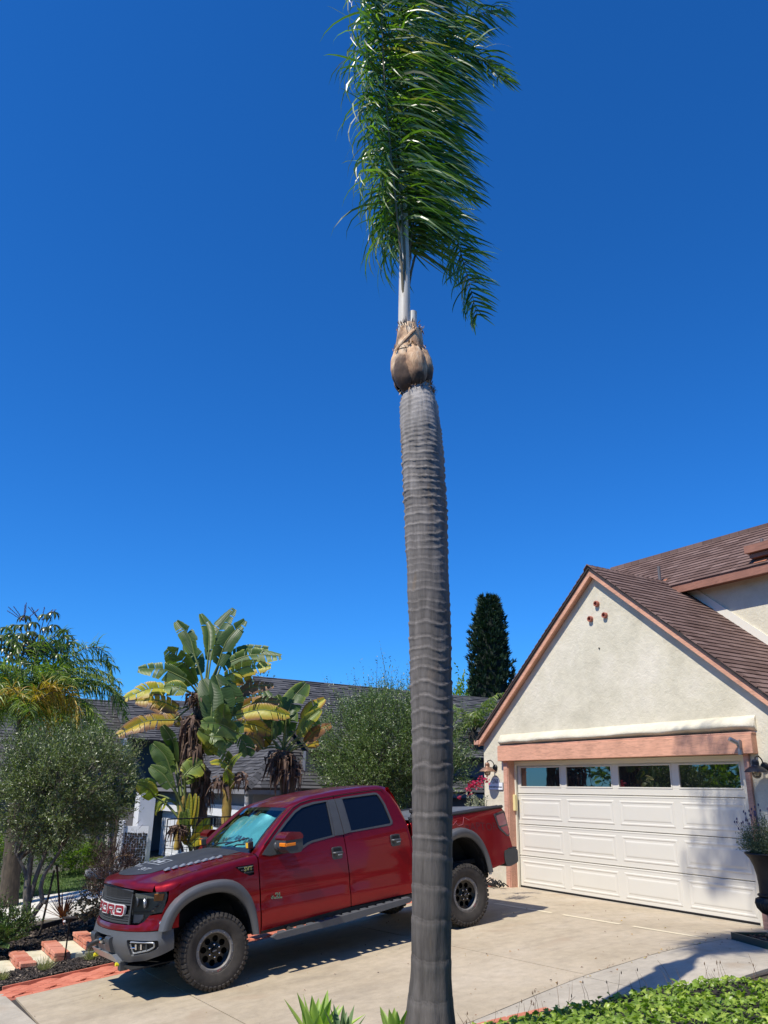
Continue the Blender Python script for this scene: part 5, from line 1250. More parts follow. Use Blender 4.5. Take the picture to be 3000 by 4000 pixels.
M_palm = leaf_mat('palm_leaflet', [(0, (.03, .075, .016)), (.45, (.07, .145, .025)), (.8, (.14, .24, .04)), (.95, (.22, .30, .07)), (1, (.34, .28, .12))], .38, .34, spec=1.0)
M_rachis = simple('rachis', (.16, .13, .07), .6)
def catmull(P, n):
    P = [Vector(p) for p in P]; P = [P[0]*2-P[1]]+P+[P[-1]*2-P[-2]]; out = []
    segs = len(P)-3
    for i in range(n+1):
        x = i/n*segs; k = min(int(x), segs-1); t = x-k; a, b_, c_, d = P[k:k+4]
        out.append(.5*((2*b_)+(c_-a)*t+(2*a-5*b_+4*c_-d)*t*t+(3*b_-a-3*c_+d)*t**3))
    return out
def frond(name, path, parent, mat, mrach, step, length, width, side, wind, kw, t0=.15, seg=5, origin=Vector((0, 0, 0)), r0=.016, fwd=.45, vlo=0, vhi=1, double=False, seed=0):
    """path: rachis points; side: vector giving the plane of the frond; leaflets bend towards wind"""
    rg = np.random.RandomState(seed); L = catmull(path, 60); d = [0]
    for a, b_ in zip(L, L[1:]): d.append(d[-1]+(b_-a).length)
    tot = d[-1]; mb = MB(); mb.m = 1; mb.tube([p-origin for p in L[::3]], [r0*(1-.85*i/20) for i in range(21)], 6)
    V = list(mb.V); F = list(mb.F); M = list(mb.M); A = list(mb.A); s = t0*tot; wv = Vector(wind)
    while s < tot:
        q = s/tot; i = min(int(np.searchsorted(d, s)), 60); p = L[i]; tg = (L[min(i+1, 60)]-L[max(i-1, 0)]).normalized(); sd_ = Vector(side).cross(tg).cross(tg)*-1
        sd_ = (Vector(side)-tg*Vector(side).dot(tg)).normalized()
        for sg in (1, -1):
            ln = length*(math.sin(PI*min(.18+.75*q, 1))**.6)*rg.uniform(.6, 1.2)
            dr = (sd_*sg+tg*fwd*rg.uniform(.5, 1.5)+Vector(rg.normal(0, .30, 3))).normalized(); x = p.copy()+tg*rg.uniform(-.01, .01); pts = [x]
            kk = kw*rg.uniform(.45, 1.5)*(.8 if sd_.dot(wv)*sg < 0 else 1)
            for j in range(seg):
                dr = (dr+wv*kk*(1.0/seg)*(1+j*.35)+Vector(rg.normal(0, .05, 3))).normalized(); x = x+dr*(ln/seg); pts.append(x)
            wd = width*rg.uniform(.7, 1.15); up = Vector(rg.normal(0, 1, 3)); v_ = min(max(rg.uniform(vlo, vhi), 0), 1); o = len(V)
            for j, x in enumerate(pts):
                dj = (pts[min(j+1, seg)]-pts[max(j-1, 0)]).normalized(); w_ = wd*(math.sin(PI*min(.25+.75*j/seg, 1)))**.8; c_ = dj.cross(up+wv*.3).normalized()*w_*.5
                if j < seg: V += [x-c_-origin, x+c_-origin]; A += [v_, v_]
                else: V += [x-origin]; A += [v_]
            for j in range(seg-1): F.append((o+2*j, o+2*j+1, o+2*j+3, o+2*j+2)); M.append(0)
            F.append((o+2*seg-2, o+2*seg-1, o+2*seg)); M.append(0)
        s += step*rg.uniform(.7, 1.3)
    me = mesh_np(name, V, F, [mat, mrach], False, A, M)
    return link(name, me, parent)
wnd = PR*.85+Vector((0, 0, -1.0))
FR = [
 ([(-.26, 5.9, .05), (-.27, 6.5, .08), (-.35, 7.5, .16), (-.42, 8.5, .2), (-.47, 9.6, .2), (-.40, 10.7, .15), (.0, 11.5, .1)], .14, .95),
 ([(-.26, 5.9, -.03), (-.25, 6.5, -.06), (-.28, 7.6, -.12), (-.22, 8.8, -.15), (.0, 9.9, -.15), (.4, 10.6, -.1), (.95, 10.8, -.1)], .16, .95),
 ([(-.25, 5.9, -.03), (-.22, 6.5, -.08), (-.14, 7.5, -.16), (.02, 8.5, -.2), (.25, 9.15, -.25), (.52, 9.25, -.3), (.75, 8.95, -.3)], .16, .80),
 ([(-.25, 5.9, -.05), (-.20, 6.4, -.12), (-.08, 6.95, -.25), (.08, 7.15, -.3), (.22, 6.95, -.33), (.33, 6.5, -.33), (.43, 5.98, -.3)], .25, .55),
 ([(-.27, 5.9, .05), (-.31, 6.5, .12), (-.42, 7.6, .25), (-.50, 8.6, .32), (-.52, 9.7, .32), (-.38, 10.7, .3), (.0, 11.3, .3)], .18, .80),
 ([(-.26, 5.9, -.05), (-.26, 6.6, -.16), (-.2, 7.9, -.3), (.0, 9.0, -.36), (.35, 9.9, -.4), (.8, 10.1, -.4)], .16, .90),
 ([(-.26, 5.9, .0), (-.26, 6.6, .0), (-.28, 8.0, .0), (-.2, 9.5, .0), (.0, 10.6, .05), (.5, 11.4, .1), (1.1, 11.5, .1)], .30, .95),
 ([(-.26, 5.9, .0), (-.24, 6.3, -.03), (-.18, 7.0, -.1), (-.06, 7.7, -.2), (.08, 8.0, -.3), (.25, 7.85, -.35), (.40, 7.4, -.35)], .22, .62),
]
for k, (u1, z1, u2, z2, d2) in enumerate(((-.9, 11.9, -1.9, 12.1, -.2), (.5, 12.0, 1.5, 12.2, .4), (-.8, 11.6, -1.7, 11.5, -.9), (-1.0, 12.2, -2.1, 12.6, .2), (-.5, 11.4, -1.0, 11.6, -1.3))):
    z2 += .75 if u2 < -.8 else 0; z1 += .5 if u2 < -.8 else 0
    FR.append(([(-.26, 5.9, 0), (-.27, 6.6, .0), (-.33, 8.5, .02), (-.35, 10.4, .02), (u1*.6-.1, 11.0, d2*.3), (u1, z1-.7, d2*.6), (u2, z2-.75, d2)], .76, .95))
for k, (P, t0, ln) in enumerate(FR):
    side = PR*(1.0)-dd_*random.uniform(-.5, .5)
    frond('frond', [pp(*p) for p in P], palm, M_palm, M_rachis, -.0+.0185, ln*.86, .0215, side, wnd, 1.5 if k != 3 else .6, t0, 7, PB, .014, .3 if k != 3 else .7, seed=20+k)
# ================================================================== placing helpers: a sight line and a distance give a point
_cm = cam_matrix().to_3x3()
def ray(px, py): return _cm @ Vector(((px-1500)/3150, -(py-2000)/3150, -1))
def at(px, py, D): d = ray(px, py); return Vector(CAM)+d*(D/math.hypot(d.x, d.y))
def on_x(px, py, X): d = ray(px, py); return Vector(CAM)+d*((X-CAM[0])/d.x)
def on_y(px, py, Y): d = ray(px, py); return Vector(CAM)+d*((Y-CAM[1])/d.y)
def bark(name, a, b_, scale=14):
    m, t, b = nt(name); f = noise_tex(t, scale, 7, .65, stretch=(1, 1, .3)); t.links.new(ramp(t, f, [(.3, a), (.7, b_)]), b.inputs['Base Color']); b.inputs['Roughness'].default_value = .9; bump(t, b, f, .7, .02); return m
M_barkg = bark('olive_bark', (.07, .06, .05), (.24, .21, .18)); M_barkd = bark('dark_bark', (.03, .025, .02), (.11, .085, .06))
M_olive = leaf_mat('olive_leaf', [(0, (.06, .085, .03)), (.5, (.13, .17, .06)), (.8, (.23, .27, .12)), (1, (.42, .45, .28))], .25, .35, spec=.7)
M_olive2 = leaf_mat('olive_leaf_green', [(0, (.055, .09, .03)), (.5, (.12, .18, .055)), (.8, (.20, .27, .09)), (1, (.38, .43, .22))], .28, .35, spec=.7)

def leafy_crown(name, centre, rad, parent, mat, nshoot, per, L, W, origin, up=.5, shoot=.35, seed=1, inner=.35, squash=None, jit=.25):
    """shoots start through the crown's volume and carry narrow leaves along them"""
    rg = np.random.RandomState(seed); d = rg.normal(size=(nshoot, 3)); d /= np.linalg.norm(d, axis=1, keepdims=True)
    rr = rg.uniform(inner, 1, (nshoot, 1))**.6
    lump = np.array([1+.38*noise.noise(Vector(x*1.9)+Vector((seed, 0, 0)))+.22*noise.noise(Vector(x*4)+Vector((0, seed, 0))) for x in d])[:, None]
    base = np.array(centre)+d*np.array(rad)*rr*lump; clr = np.array([noise.noise(Vector(x)*2.1+Vector((0, seed, 3))) for x in base]); kp = clr > -.16; base = base[kp]; d = d[kp]
    if squash is not None:
        keep = squash(base); base = base[keep]; d = d[keep]
    n = len(base); sd = d*1.0+np.array([0, 0, up])+rg.normal(0, .35, (n, 3)); sd /= np.linalg.norm(sd, axis=1, keepdims=True)
    sl_ = shoot*rg.uniform(.4, 1.3, (n, 1))*(1+1.1*(d[:, 2:3] > .35)*(rg.uniform(size=(n, 1)) > .80))
    t = np.tile(np.linspace(.05, 1, per), n)[:, None]; B = np.repeat(base, per, 0); SD = np.repeat(sd, per, 0); SLn = np.repeat(sl_, per, 0)
    C = B+SD*SLn*t+rg.normal(0, .006, (n*per, 3)); LD = SD*.7+rg.normal(0, .6, (n*per, 3)); NN = rg.normal(size=(n*per, 3))
    cl = np.repeat(rg.uniform(-.2, .2, n), per); v = np.clip(rg.uniform(.0, .9, n*per)+cl, 0, 1)
    V, F, vv = leaves(C-np.array(origin), LD, NN, L*rg.uniform(.6, 1.25, n*per), W*rg.uniform(.7, 1.2, n*per), .2, v)
    o = link(name, mesh_np(name, V, F, mat, False, vv), parent)
    tw = MB()
    for i in range(0, n, 3):
        b0 = Vector(base[i])-Vector(origin); tw.tube([b0-Vector(sd[i])*.05, b0+Vector(sd[i])*float(sl_[i, 0])*.9], [.006, .002], 3, cap=False)
    return o, tw
def limb_tree(name, label, cat, base, crown_c, rad, paths, matl, matb, nshoot, per, L, W, seed, up=.5, shoot=.35, group=None, squash=None, inner=.35):
    T = thing(name, label, cat, tuple(base), group); org = Vector(base)
    tr = MB()
    for P, r0, r1 in paths:
        Q = catmull(P, 14); Q = [q+Vector((noise.noise(q*3)*.02, noise.noise(q*3+Vector((5, 0, 0)))*.02, 0)) for q in Q]
        tr.tube([q-org for q in Q], [r0+(r1-r0)*i/14 for i in range(15)], 9)
    rg = random.Random(seed)
    for k in range(34):      # branches running out into the crown
        P = paths[k % len(paths)][0]; s0 = Vector(P[-1]).lerp(Vector(P[-2]), rg.random()*.5)
        d = Vector((rg.gauss(0, 1), rg.gauss(0, 1), rg.gauss(.3, .8))).normalized(); e = Vector(crown_c)+Vector((d.x*rad[0], d.y*rad[1], d.z*rad[2]))*rg.uniform(.55, .9)
        m_ = s0.lerp(e, .5)+Vector((0, 0, .08)); Q = catmull([s0, m_, e], 6); tr.tube([q-org for q in Q], [.022-.0028*i for i in range(7)], 5, cap=False)
    tr.build('trunk', matb, T, smooth=True, sharp=60)
    o, tw = leafy_crown('crown', crown_c, rad, T, matl, nshoot, per, L, W, org, up, shoot, seed, inner, squash)
    tw.build('twigs', matb, T)
    tag(bpy.data.objects[T.children[-1].name], kind='stuff'); return T

# ---- olive tree left
ob = at(95, 3655, 15.7)
P_ = lambda L, D=15.7: [at(x, y, D) for x, y in L]
limb_tree('olive_tree', 'grey-green olive tree with several pale trunks and thin stakes, left of the truck', 'olive tree', ob,
    at(250, 3085, 15.6), (1.16, 1.10, .86),
    [(P_([(100, 3655), (105, 3560), (108, 3470), (112, 3420), (125, 3330), (150, 3250)]), .075, .035), (P_([(108, 3540), (130, 3470), (150, 3400), (190, 3300)]), .045, .03),
     (P_([(110, 3600), (150, 3545), (165, 3520), (158, 3470), (175, 3410), (205, 3370), (260, 3280)], 15.5), .045, .025), (P_([(110, 3460), (95, 3400), (60, 3330)]), .035, .02)],
    M_olive, M_barkg, 6200, 12, .066, .017, 3, up=.7, shoot=.26, inner=.3)
stk = MB(); stk.tube(P_([(170, 3530), (178, 3515)], 15.45), [.035, .03], 8); tag(stk.build('cut_branch', M_barkg), 'short sawn-off branch stub leaning at the foot of the left olive tree', 'branch')
for (a, b_, lab) in (((78, 3605), (112, 3440), 'leftmost dark stake leaning against the left olive tree'), ((160, 3620), (212, 3400), 'long thin stake right of the olive trunks, leaning right'), ((240, 3560), (222, 3380), 'dark stake standing behind the red spiky plant')):
    mb = MB(); p0 = at(*a, 15.6 if a[0] != 240 else 16.4); p1 = at(*b_, 15.8); mb.tube([p0-Vector((0, 0, .1)), p1], .018, 7); tag(mb.build('tree_stake', M_barkd), lab, 'stake', 'stakes round the left olive tree')

# ---- olive tree behind the truck bed
ob = at(1290, 3290, 19.3); ob.z = -.35
limb_tree('olive_tree', 'bushy green olive tree beyond the truck bed, left of the garage', 'olive tree', ob,
    at(1525, 2945, 19.5), (1.78, 1.60, 1.34),
    [([ob, at(1310, 3200, 19.3), at(1370, 3130, 19.3), at(1450, 3030, 19.5)], .10, .05), ([at(1420, 3280, 19.3), at(1400, 3180, 19.3), at(1390, 3100, 19.4)], .09, .05), ([at(1560, 3210, 19), at(1605, 3150, 19.1), at(1640, 3060, 19.3)], .05, .03)],
    M_olive2, M_barkd, 8500, 12, .072, .019, 9, up=.9, shoot=.40, inner=.2)

# ---- star pine, a dark column far behind
pb = at(1925, 3050, 30); PT = thing('pine_tree', 'dark dense column-shaped pine standing behind the left edge of the garage roof', 'pine tree', tuple(pb))
top = at(1925, 2335, 30); H_ = top.z-pb.z; mb = MB(); mb.tube([Vector((0, 0, -1.5)), Vector((0, 0, H_*.96))], [.22, .04], 8); mb.build('trunk', M_barkd, PT)
rg = np.random.RandomState(4); Cs, Ds, Vs_ = [], [], []
for i in range(2300):
    h = rg.uniform(0, 1)**.85; R0 = interp(h, [0, .35, .7, .9, 1.0], [.92, .84, .66, .46, .26]); a = rg.uniform(0, 2*PI); R0 *= 1+.16*math.sin(a*3+h*11)+.10*rg.normal()
    r = R0*rg.uniform(.66, 1.0); c = np.array([r*math.cos(a), r*math.sin(a), h*H_]); tint = rg.uniform(0, .6)
    n = 9; dd = np.array([math.cos(a)*.6, math.sin(a)*.6, .75])+rg.normal(0, .33, (n, 3)); Cs.append(np.repeat(c[None], n, 0)+rg.normal(0, .02, (n, 3))); Ds.append(dd); Vs_.append(np.full(n, tint)+rg.uniform(0, .4, n))
C = np.concatenate(Cs); D = np.concatenate(Ds); v = np.clip(np.concatenate(Vs_), 0, 1)
V, F, vv = leaves(C, D, rg.normal(size=C.shape), rg.uniform(.13, .25, len(C)), .045, .1, v)
M_pine = leaf_mat('pine_needles', [(0, (.006, .018, .010)), (.6, (.015, .04, .016)), (1, (.05, .085, .03))], .1, .5)
link('crown', mesh_np('crown', V, F, M_pine, False, vv), PT)
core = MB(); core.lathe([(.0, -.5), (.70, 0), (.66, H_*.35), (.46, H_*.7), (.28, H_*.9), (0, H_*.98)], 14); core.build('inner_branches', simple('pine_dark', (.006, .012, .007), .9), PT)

# ---- palms
def arc_palm(label, base, top, ncount, reach, D, mats, trunk_r, seed, name='palm_tree', leaflet=.32, width=.022, special=(), droop=1.0, step=.035):
    T = thing(name, label, 'palm tree', tuple(base)); org = Vector(base); rg = random.Random(seed)
    mb = MB(); n = 26; P = [Vector(base).lerp(Vector(top), i/n) for i in range(n+1)]; mb.tube([p-org for p in P], [trunk_r*(1.1 if i % 2 else 1.0)*(1.25-.3*i/n) for i in range(n+1)], 12); mb.build('trunk', M_barkd, T, smooth=True, sharp=60)
    # boot stubs
    bt = MB()
    for k in range(16):
        a = rg.uniform(0, 2*PI); p = Vector(top)-org-Vector((0, 0, rg.uniform(.0, .6))); bt.tube([p, p+Vector((math.cos(a)*.16, math.sin(a)*.16, .22))], [.03, .012], 5)
    tag(bt.build('leaf_stubs', M_barkd, T), kind='stuff')
    dirs = [(2*PI*k/ncount+rg.uniform(-.2, .2), rg.choice((.35, .75, 1.1, 1.35))) for k in range(ncount)]+list(special)
    for k, sp in enumerate(dirs):
        a, el = sp[0], sp[1]; mt = sp[2] if len(sp) > 2 else mats; rr = reach*(sp[3] if len(sp) > 3 else rg.uniform(.8, 1.15)); c0 = Vector(top)
        dh = Vector((math.cos(a), math.sin(a), 0)); P = []; d = dh*math.cos(el)+Vector((0, 0, math.sin(el))); x = c0.copy()
        for j in range(8):
            P.append(x.copy()); x = x+d*(rr/7); d = (d+Vector((0, 0, -.30*droop))+dh*.04).normalized()
        frond('frond', P, T, mt, M_rachis, step, leaflet, width, dh.cross(Vector((0, 0, 1))), Vector((0, 0, -1))+PR*.25, .9*droop, .12, 4, org, .014, .5, seed=seed*50+k)
    return T
M_qpalm = leaf_mat('palm_green', [(0, (.06, .10, .015)), (.5, (.15, .22, .03)), (1, (.34, .40, .10))], .35, .4, spec=.7)
M_ypalm = leaf_mat('palm_yellow', [(0, (.30, .17, .015)), (.5, (.48, .30, .03)), (1, (.55, .42, .12))], .35, .5)
D_ = 20; bs = at(75, 3270, D_); bs.z = -.9; tp = at(100, 2770, D_)
rt = math.atan2(PR.y, PR.x)      # direction to the right as seen from the street
arc_palm('feathery green palm with one yellow frond, behind the left olive tree', bs, tp, 22, 2.2, D_, M_qpalm, .15, 11,
         special=[(rt+.1, .95, M_qpalm, 1.15), (rt-.25, .55, M_qpalm, 1.2), (rt+.3, 1.25, M_qpalm, 1.1), (rt-.35, .35, M_ypalm, .80), (rt-.6, .1, M_ypalm, .6), (rt+.5, .3, M_qpalm, .9), (rt-.5, 1.1), (rt+PI, 1.2), (rt-1.2, .8), (rt+2.4, .6), (rt-2.0, .9)], leaflet=.46, width=.022, step=.018)
LP = [o for o in bpy.data.objects if o.name == 'palm_tree.001'][0]
for k, (pts, mt, ln) in enumerate((([(105, 2790), (170, 2720), (245, 2700), (290, 2750), (310, 2850)], M_ypalm, .50), ([(105, 2780), (150, 2700), (200, 2690), (245, 2730)], M_ypalm, .40), ([(105, 2780), (230, 2610), (340, 2530), (415, 2560), (440, 2660)], M_qpalm, .45), ([(105, 2785), (270, 2690), (390, 2680), (470, 2740), (505, 2850)], M_qpalm, .48), ([(105, 2780), (130, 2600), (180, 2500), (250, 2490), (300, 2560)], M_qpalm, .45), ([(105, 2780), (80, 2600), (60, 2500), (20, 2450)], M_qpalm, .45), ([(105, 2785), (200, 2720), (320, 2760), (380, 2850)], M_qpalm, .45), ([(100, 2780), (40, 2650), (-40, 2600), (-120, 2650)], M_qpalm, .45), ([(100, 2790), (20, 2740), (-40, 2800), (-60, 2900)], M_qpalm, .45), ([(105, 2780), (170, 2650), (250, 2620), (310, 2680)], M_qpalm, .45), ([(103, 2785), (60, 2700), (30, 2690), (0, 2750)], M_ypalm, .35))):
    P = [at(x, y, 18.7 if mt is M_ypalm else 19.8-.08*k) for x, y in pts]; frond('frond', P, LP, mt, M_rachis, .019, ln, .022, PR.cross(Vector((0, 0, 1)))*.5+Vector((0, 0, 1))*.8, Vector((0, 0, -1))+PR*.2, 1.2, .10, 4, bs, .014, .5, seed=700+k)
bs = at(1850, 3150, 24); bs.z = -.5
arc_palm('pale green palm crown rising behind the olive tree, left of the garage gable', bs, at(1850, 2860, 24), 9, 1.7, 24, M_qpalm, .14, 23, leaflet=.35, width=.028,
         special=[(rt, .9), (rt+.6, 1.2), (rt+PI, 1.1), (rt-.6, 1.3), (rt+.2, .1, M_ypalm, .5)])
bs = at(130, 3300, 21.5); bs.z = -.9
arc_palm('small dark green palm in front of the grey roof, right of the yellow frond', at(330, 3200, 21), at(330, 2950, 21), 7, 1.1, 21, M_qpalm, .09, 31, leaflet=.28, width=.026)

# ---- umbrella tree with red flower spikes
M_umb = leaf_mat('umbrella_leaf', [(0, (.03, .05, .012)), (.5, (.07, .10, .02)), (1, (.26, .29, .12))], .15, .3, spec=.7)
UD = 25; ub = at(140, 3100, UD); ub.z = -.5; UT = thing('umbrella_tree', 'umbrella tree with drooping leaf fans and dark red flower spikes, rising above the left palm', 'tree', tuple(ub))
mb = MB(); mb.tube([Vector((0, 0, 0)), at(140, 2560, UD)-ub], [.10, .05], 8); mb.build('trunk', M_barkd, UT)
heads = [(95, 2405), (170, 2400), (205, 2390), (60, 2440), (135, 2430), (180, 2450), (215, 2440), (255, 2460), (25, 2450), (85, 2480), (150, 2480), (225, 2500), (265, 2480), (50, 2500), (120, 2500), (185, 2510), (245, 2520), (20, 2480), (100, 2440), (60, 2540), (150, 2550), (210, 2560), (100, 2580), (20, 2530), (250, 2570), (180, 2600), (60, 2600)]
rg = np.random.RandomState(8)
for hx, hy in heads+[(x_+dx_, y_+dy_) for (x_, y_) in heads[8:] for dx_, dy_ in ((22, 26), (-18, 34))]:
    c = at(hx+rg.uniform(-6, 6), hy, UD+rg.uniform(-.6, .6)); V = []; F = []; A_ = []
    n = 9
    for k in range(n):
        a = 2*PI*k/n+rg.uniform(-.2, .2); dh = Vector((math.cos(a), math.sin(a), 0)); L = rg.uniform(.20, .28); w_ = .038; o = len(V); vv_ = rg.uniform(0, 1)
        P = [c+dh*.04, c+dh*L*.5+Vector((0, 0, -.02)), c+dh*L*.78+Vector((0, 0, -L*.35)), c+dh*L*.88+Vector((0, 0, -L*.8))]; sdv = dh.cross(Vector((0, 0, 1)))
        for j, p in enumerate(P):
            ww = w_*(.3, 1, .95, .15)[j]; V += [p-sdv*ww-ub+Vector((0, 0, -.012)), p-ub+Vector((0, 0, .006)), p+sdv*ww-ub+Vector((0, 0, -.012))]; A_ += [vv_*.6, vv_, vv_*.6]
        for j in range(3): F += [(o+3*j, o+3*j+1, o+3*j+4, o+3*j+3), (o+3*j+1, o+3*j+2, o+3*j+5, o+3*j+4)]
    link('leaf', mesh_np('leaf', V, F, M_umb, True, A_), UT)
    mb = MB(); mb.tube([at(140, 2540, UD)-ub, c-ub+Vector((0, 0, -.02))], [.02, .008], 5, cap=False); mb.build('branch', M_barkd, UT)
M_spike = simple('flower_red', (.09, .012, .02), .6)
for (x0, y0, x1, y1) in ((90, 2425, 28, 2385), (92, 2425, 32, 2370), (92, 2425, 53, 2368), (92, 2420, 98, 2362), (96, 2420, 103, 2353), (150, 2418, 110, 2370), (150, 2418, 122, 2372), (112, 2412, 152, 2378), (163, 2422, 174, 2370), (165, 2422, 207, 2380), (170, 2422, 220, 2380)):
    a = at(x0, y0, UD-.3); b_ = at(x1, y1, UD-.3); mb = MB()
    n = 16
    for i in range(n):
        p = a.lerp(b_, i/n); mb.lathe([(0, -.012), (.018, 0), (0, .012)], 5, Matrix.Translation(p-ub+Vector((rg.normal()*.008, rg.normal()*.008, 0))))
    mb.tube([a-ub, b_-ub], .007, 4); mb.build('flower_spike', M_spike, UT)

# ---- giant bird-of-paradise clumps
m, t, b = nt('paddle_leaf'); a_ = attr(t); le = attr(t, 'along')
c = ramp(t, a_, [(0, (.035, .075, .022)), (.3, (.085, .15, .035)), (.5, (.21, .28, .05)), (.62, (.48, .45, .04)), (.75, (.50, .33, .03)), (.88, (.28, .13, .05)), (1, (.13, .075, .05))])
wv = t.nodes.new('ShaderNodeMath'); wv.operation = 'SINE'; ml = t.nodes.new('ShaderNodeMath'); ml.operation = 'MULTIPLY'; ml.inputs[1].default_value = 260; t.links.new(le, ml.inputs[0]); t.links.new(ml.outputs[0], wv.inputs[0])
c = mix_rgb(t, .35, c, ramp(t, wv.outputs[0], [(0, .78), (.6, 1.1)]), 'MULTIPLY'); c = mix_rgb(t, .5, c, ramp(t, noise_tex(t, 7, 4, .6), [(.3, .75), (.7, 1.25)]), 'MULTIPLY')
t.links.new(c, b.inputs['Base Color']); b.inputs['Roughness'].default_value = .38; bump(t, b, wv.outputs[0], .35, .006)
tl = t.nodes.new('ShaderNodeBsdfTranslucent'); t.links.new(mix_rgb(t, 1, c, (1.3, 1.6, .4), 'MULTIPLY'), tl.inputs[0]); mx = t.nodes.new('ShaderNodeMixShader'); mx.inputs[0].default_value = .28
t.links.new(b.outputs[0], mx.inputs[1]); t.links.new(tl.outputs[0], mx.inputs[2]); t.links.new(mx.outputs[0], t.nodes['Material Output'].inputs[0]); M_paddle = m
M_petiole = simple('petiole', (.15, .19, .05), .5, 0, .3, 5)
def paddle(parent, org, root, start, tip, width, hue, tears, bend, face, seed, stem_r=.022, droop=.12):
    """one paddle leaf: petiole from root to start, torn blade from start to tip. hue: (centre, margin) on the colour ramp; face: normal-ish vector"""
    rg = np.random.RandomState(seed); root, start, tip = Vector(root), Vector(start), Vector(tip); ax = tip-start; L = ax.length; face = Vector(face)
    mid = start.lerp(tip, .5)+bend; Q = catmull([start, mid, tip], 30); V = []; F = []; A = []; U = []; M = []
    def add(vs, fs, a, u, m_):
        o = len(V); V.extend([v-org for v in vs]); A.extend(a); U.extend(u); F.extend([tuple(i+o for i in f) for f in fs]); M.extend([m_]*len(fs))
    for sg in (1, -1):
        cuts = [0]+sorted(rg.uniform(.05, .97, tears))+[1]
        for c0, c1 in zip(cuts, cuts[1:]):
            if c1-c0 < .012: continue
            fold = rg.uniform(-.25, .55) if tears else .15; sway = rg.uniform(-.12, .22) if tears > 2 else 0; n = max(2, int((c1-c0)*26)); vs = []; aa = []; uu = []; brown = rg.uniform(-.05, .12)
            gap = .006 if tears else 0
            for i in range(n+1):
                q = c0+gap+(c1-c0-2*gap)*i/n; x = q*30; k = min(int(x), 29); p = Q[k].lerp(Q[k+1], x-k); tg = (Q[min(k+1, 30)]-Q[max(k-1, 0)]).normalized()
                sd = tg.cross(face).normalized()*sg; nn = sd.cross(tg)*sg
                if nn.dot(face) < 0: nn = -nn
                wq = width*.5*(math.sin(PI*min(.10+.86*q, 1))**.55)*(1-.15*q)
                for j in range(5):
                    s_ = j/4; hang = Vector((0, 0, -1))*(s_**2)*wq*droop*2
                    ragged = (1-rg.uniform(0, .10)) if (j == 4 and tears) else 1
                    vs.append(p+sd*wq*s_*ragged*math.cos(fold*.8)+nn*wq*s_*(.28+fold)*(1-.5*s_)+tg*wq*s_*(.35+sway)+hang); aa.append(min(1, max(0, hue[0]+(hue[1]-hue[0])*s_**2.2+brown*s_+rg.uniform(-.03, .03)))); uu.append(q*L+s_*wq*.3)
            add(vs, [(i*5+j, i*5+j+1, (i+1)*5+j+1, (i+1)*5+j) for i in range(n) for j in range(4)], aa, uu, 0)
    tb = MB(); pm = root.lerp(start, .55)+Vector((0, 0, .05)); R1 = catmull([root, pm, start], 8); tb.tube([p-org for p in R1]+[q-org for q in Q[2::4]], [stem_r*(1-.045*i) for i in range(17)][:9+len(Q[2::4])], 6)
    o0 = len(V); V.extend([Vector(p) for p in tb.V]); F.extend([tuple(i+o0 for i in f) for f in tb.F]); M.extend([1]*len(tb.F)); A.extend([0]*len(tb.V)); U.extend([0]*len(tb.V))
    me = mesh_np('leaf', V, F, [M_paddle, M_petiole], True, A, M); at_ = me.attributes.new('along', 'FLOAT', 'POINT'); at_.data.foreach_set('value', np.array(U, np.float32))
    return link('leaf', me, parent)
def cp(x, y): return 400+x/1.659, 2300+y/1.659
toC = Vector((-dd_.x, -dd_.y, .15)); rgt = PR
def clump(label, trunk, r0, r1, crown_px, D, leaves_, seed, tmat=None, name='bird_of_paradise_plant'):
    base = at(*trunk[0], D); T = thing(name, label, 'plant', tuple(base), 'giant bird-of-paradise plants behind the truck')
    mb = MB(); P = [at(*p, D)-base for p in trunk]; Q = catmull(P, 18); mb.tube(Q, [r0+(r1-r0)*i/18+.012*(i % 2) for i in range(19)], 10); mb.build('trunk', tmat or M_barkd, T, smooth=True, sharp=50)
    root = at(*crown_px, D)
    for k, (s0, s1, w_, h0, h1, tears, dz, fr_) in enumerate(leaves_):
        rg = random.Random(seed*97+k); d = D+dz; S = at(*cp(*s0), d); E = at(*cp(*s1), d+rg.uniform(-.3, .3)); f = (toC+rgt*fr_+Vector((0, 0, .25))).normalized()
        ax = (E-S); bend = ax.cross(Vector((-dd_.x, -dd_.y, 0))).normalized()*ax.length*.10*(-1 if E.x*rgt.x+E.y*rgt.y > S.x*rgt.x+S.y*rgt.y else 1)
        if bend.z < 0: bend = -bend
        paddle(T, base, root+Vector((rg.uniform(-.05, .05), rg.uniform(-.05, .05), rg.uniform(-.1, .1))), S, E, w_*1.16, (h0, h1), tears, bend, f, seed*31+k, .024)
    return T, base
G1, G2 = .12, .30
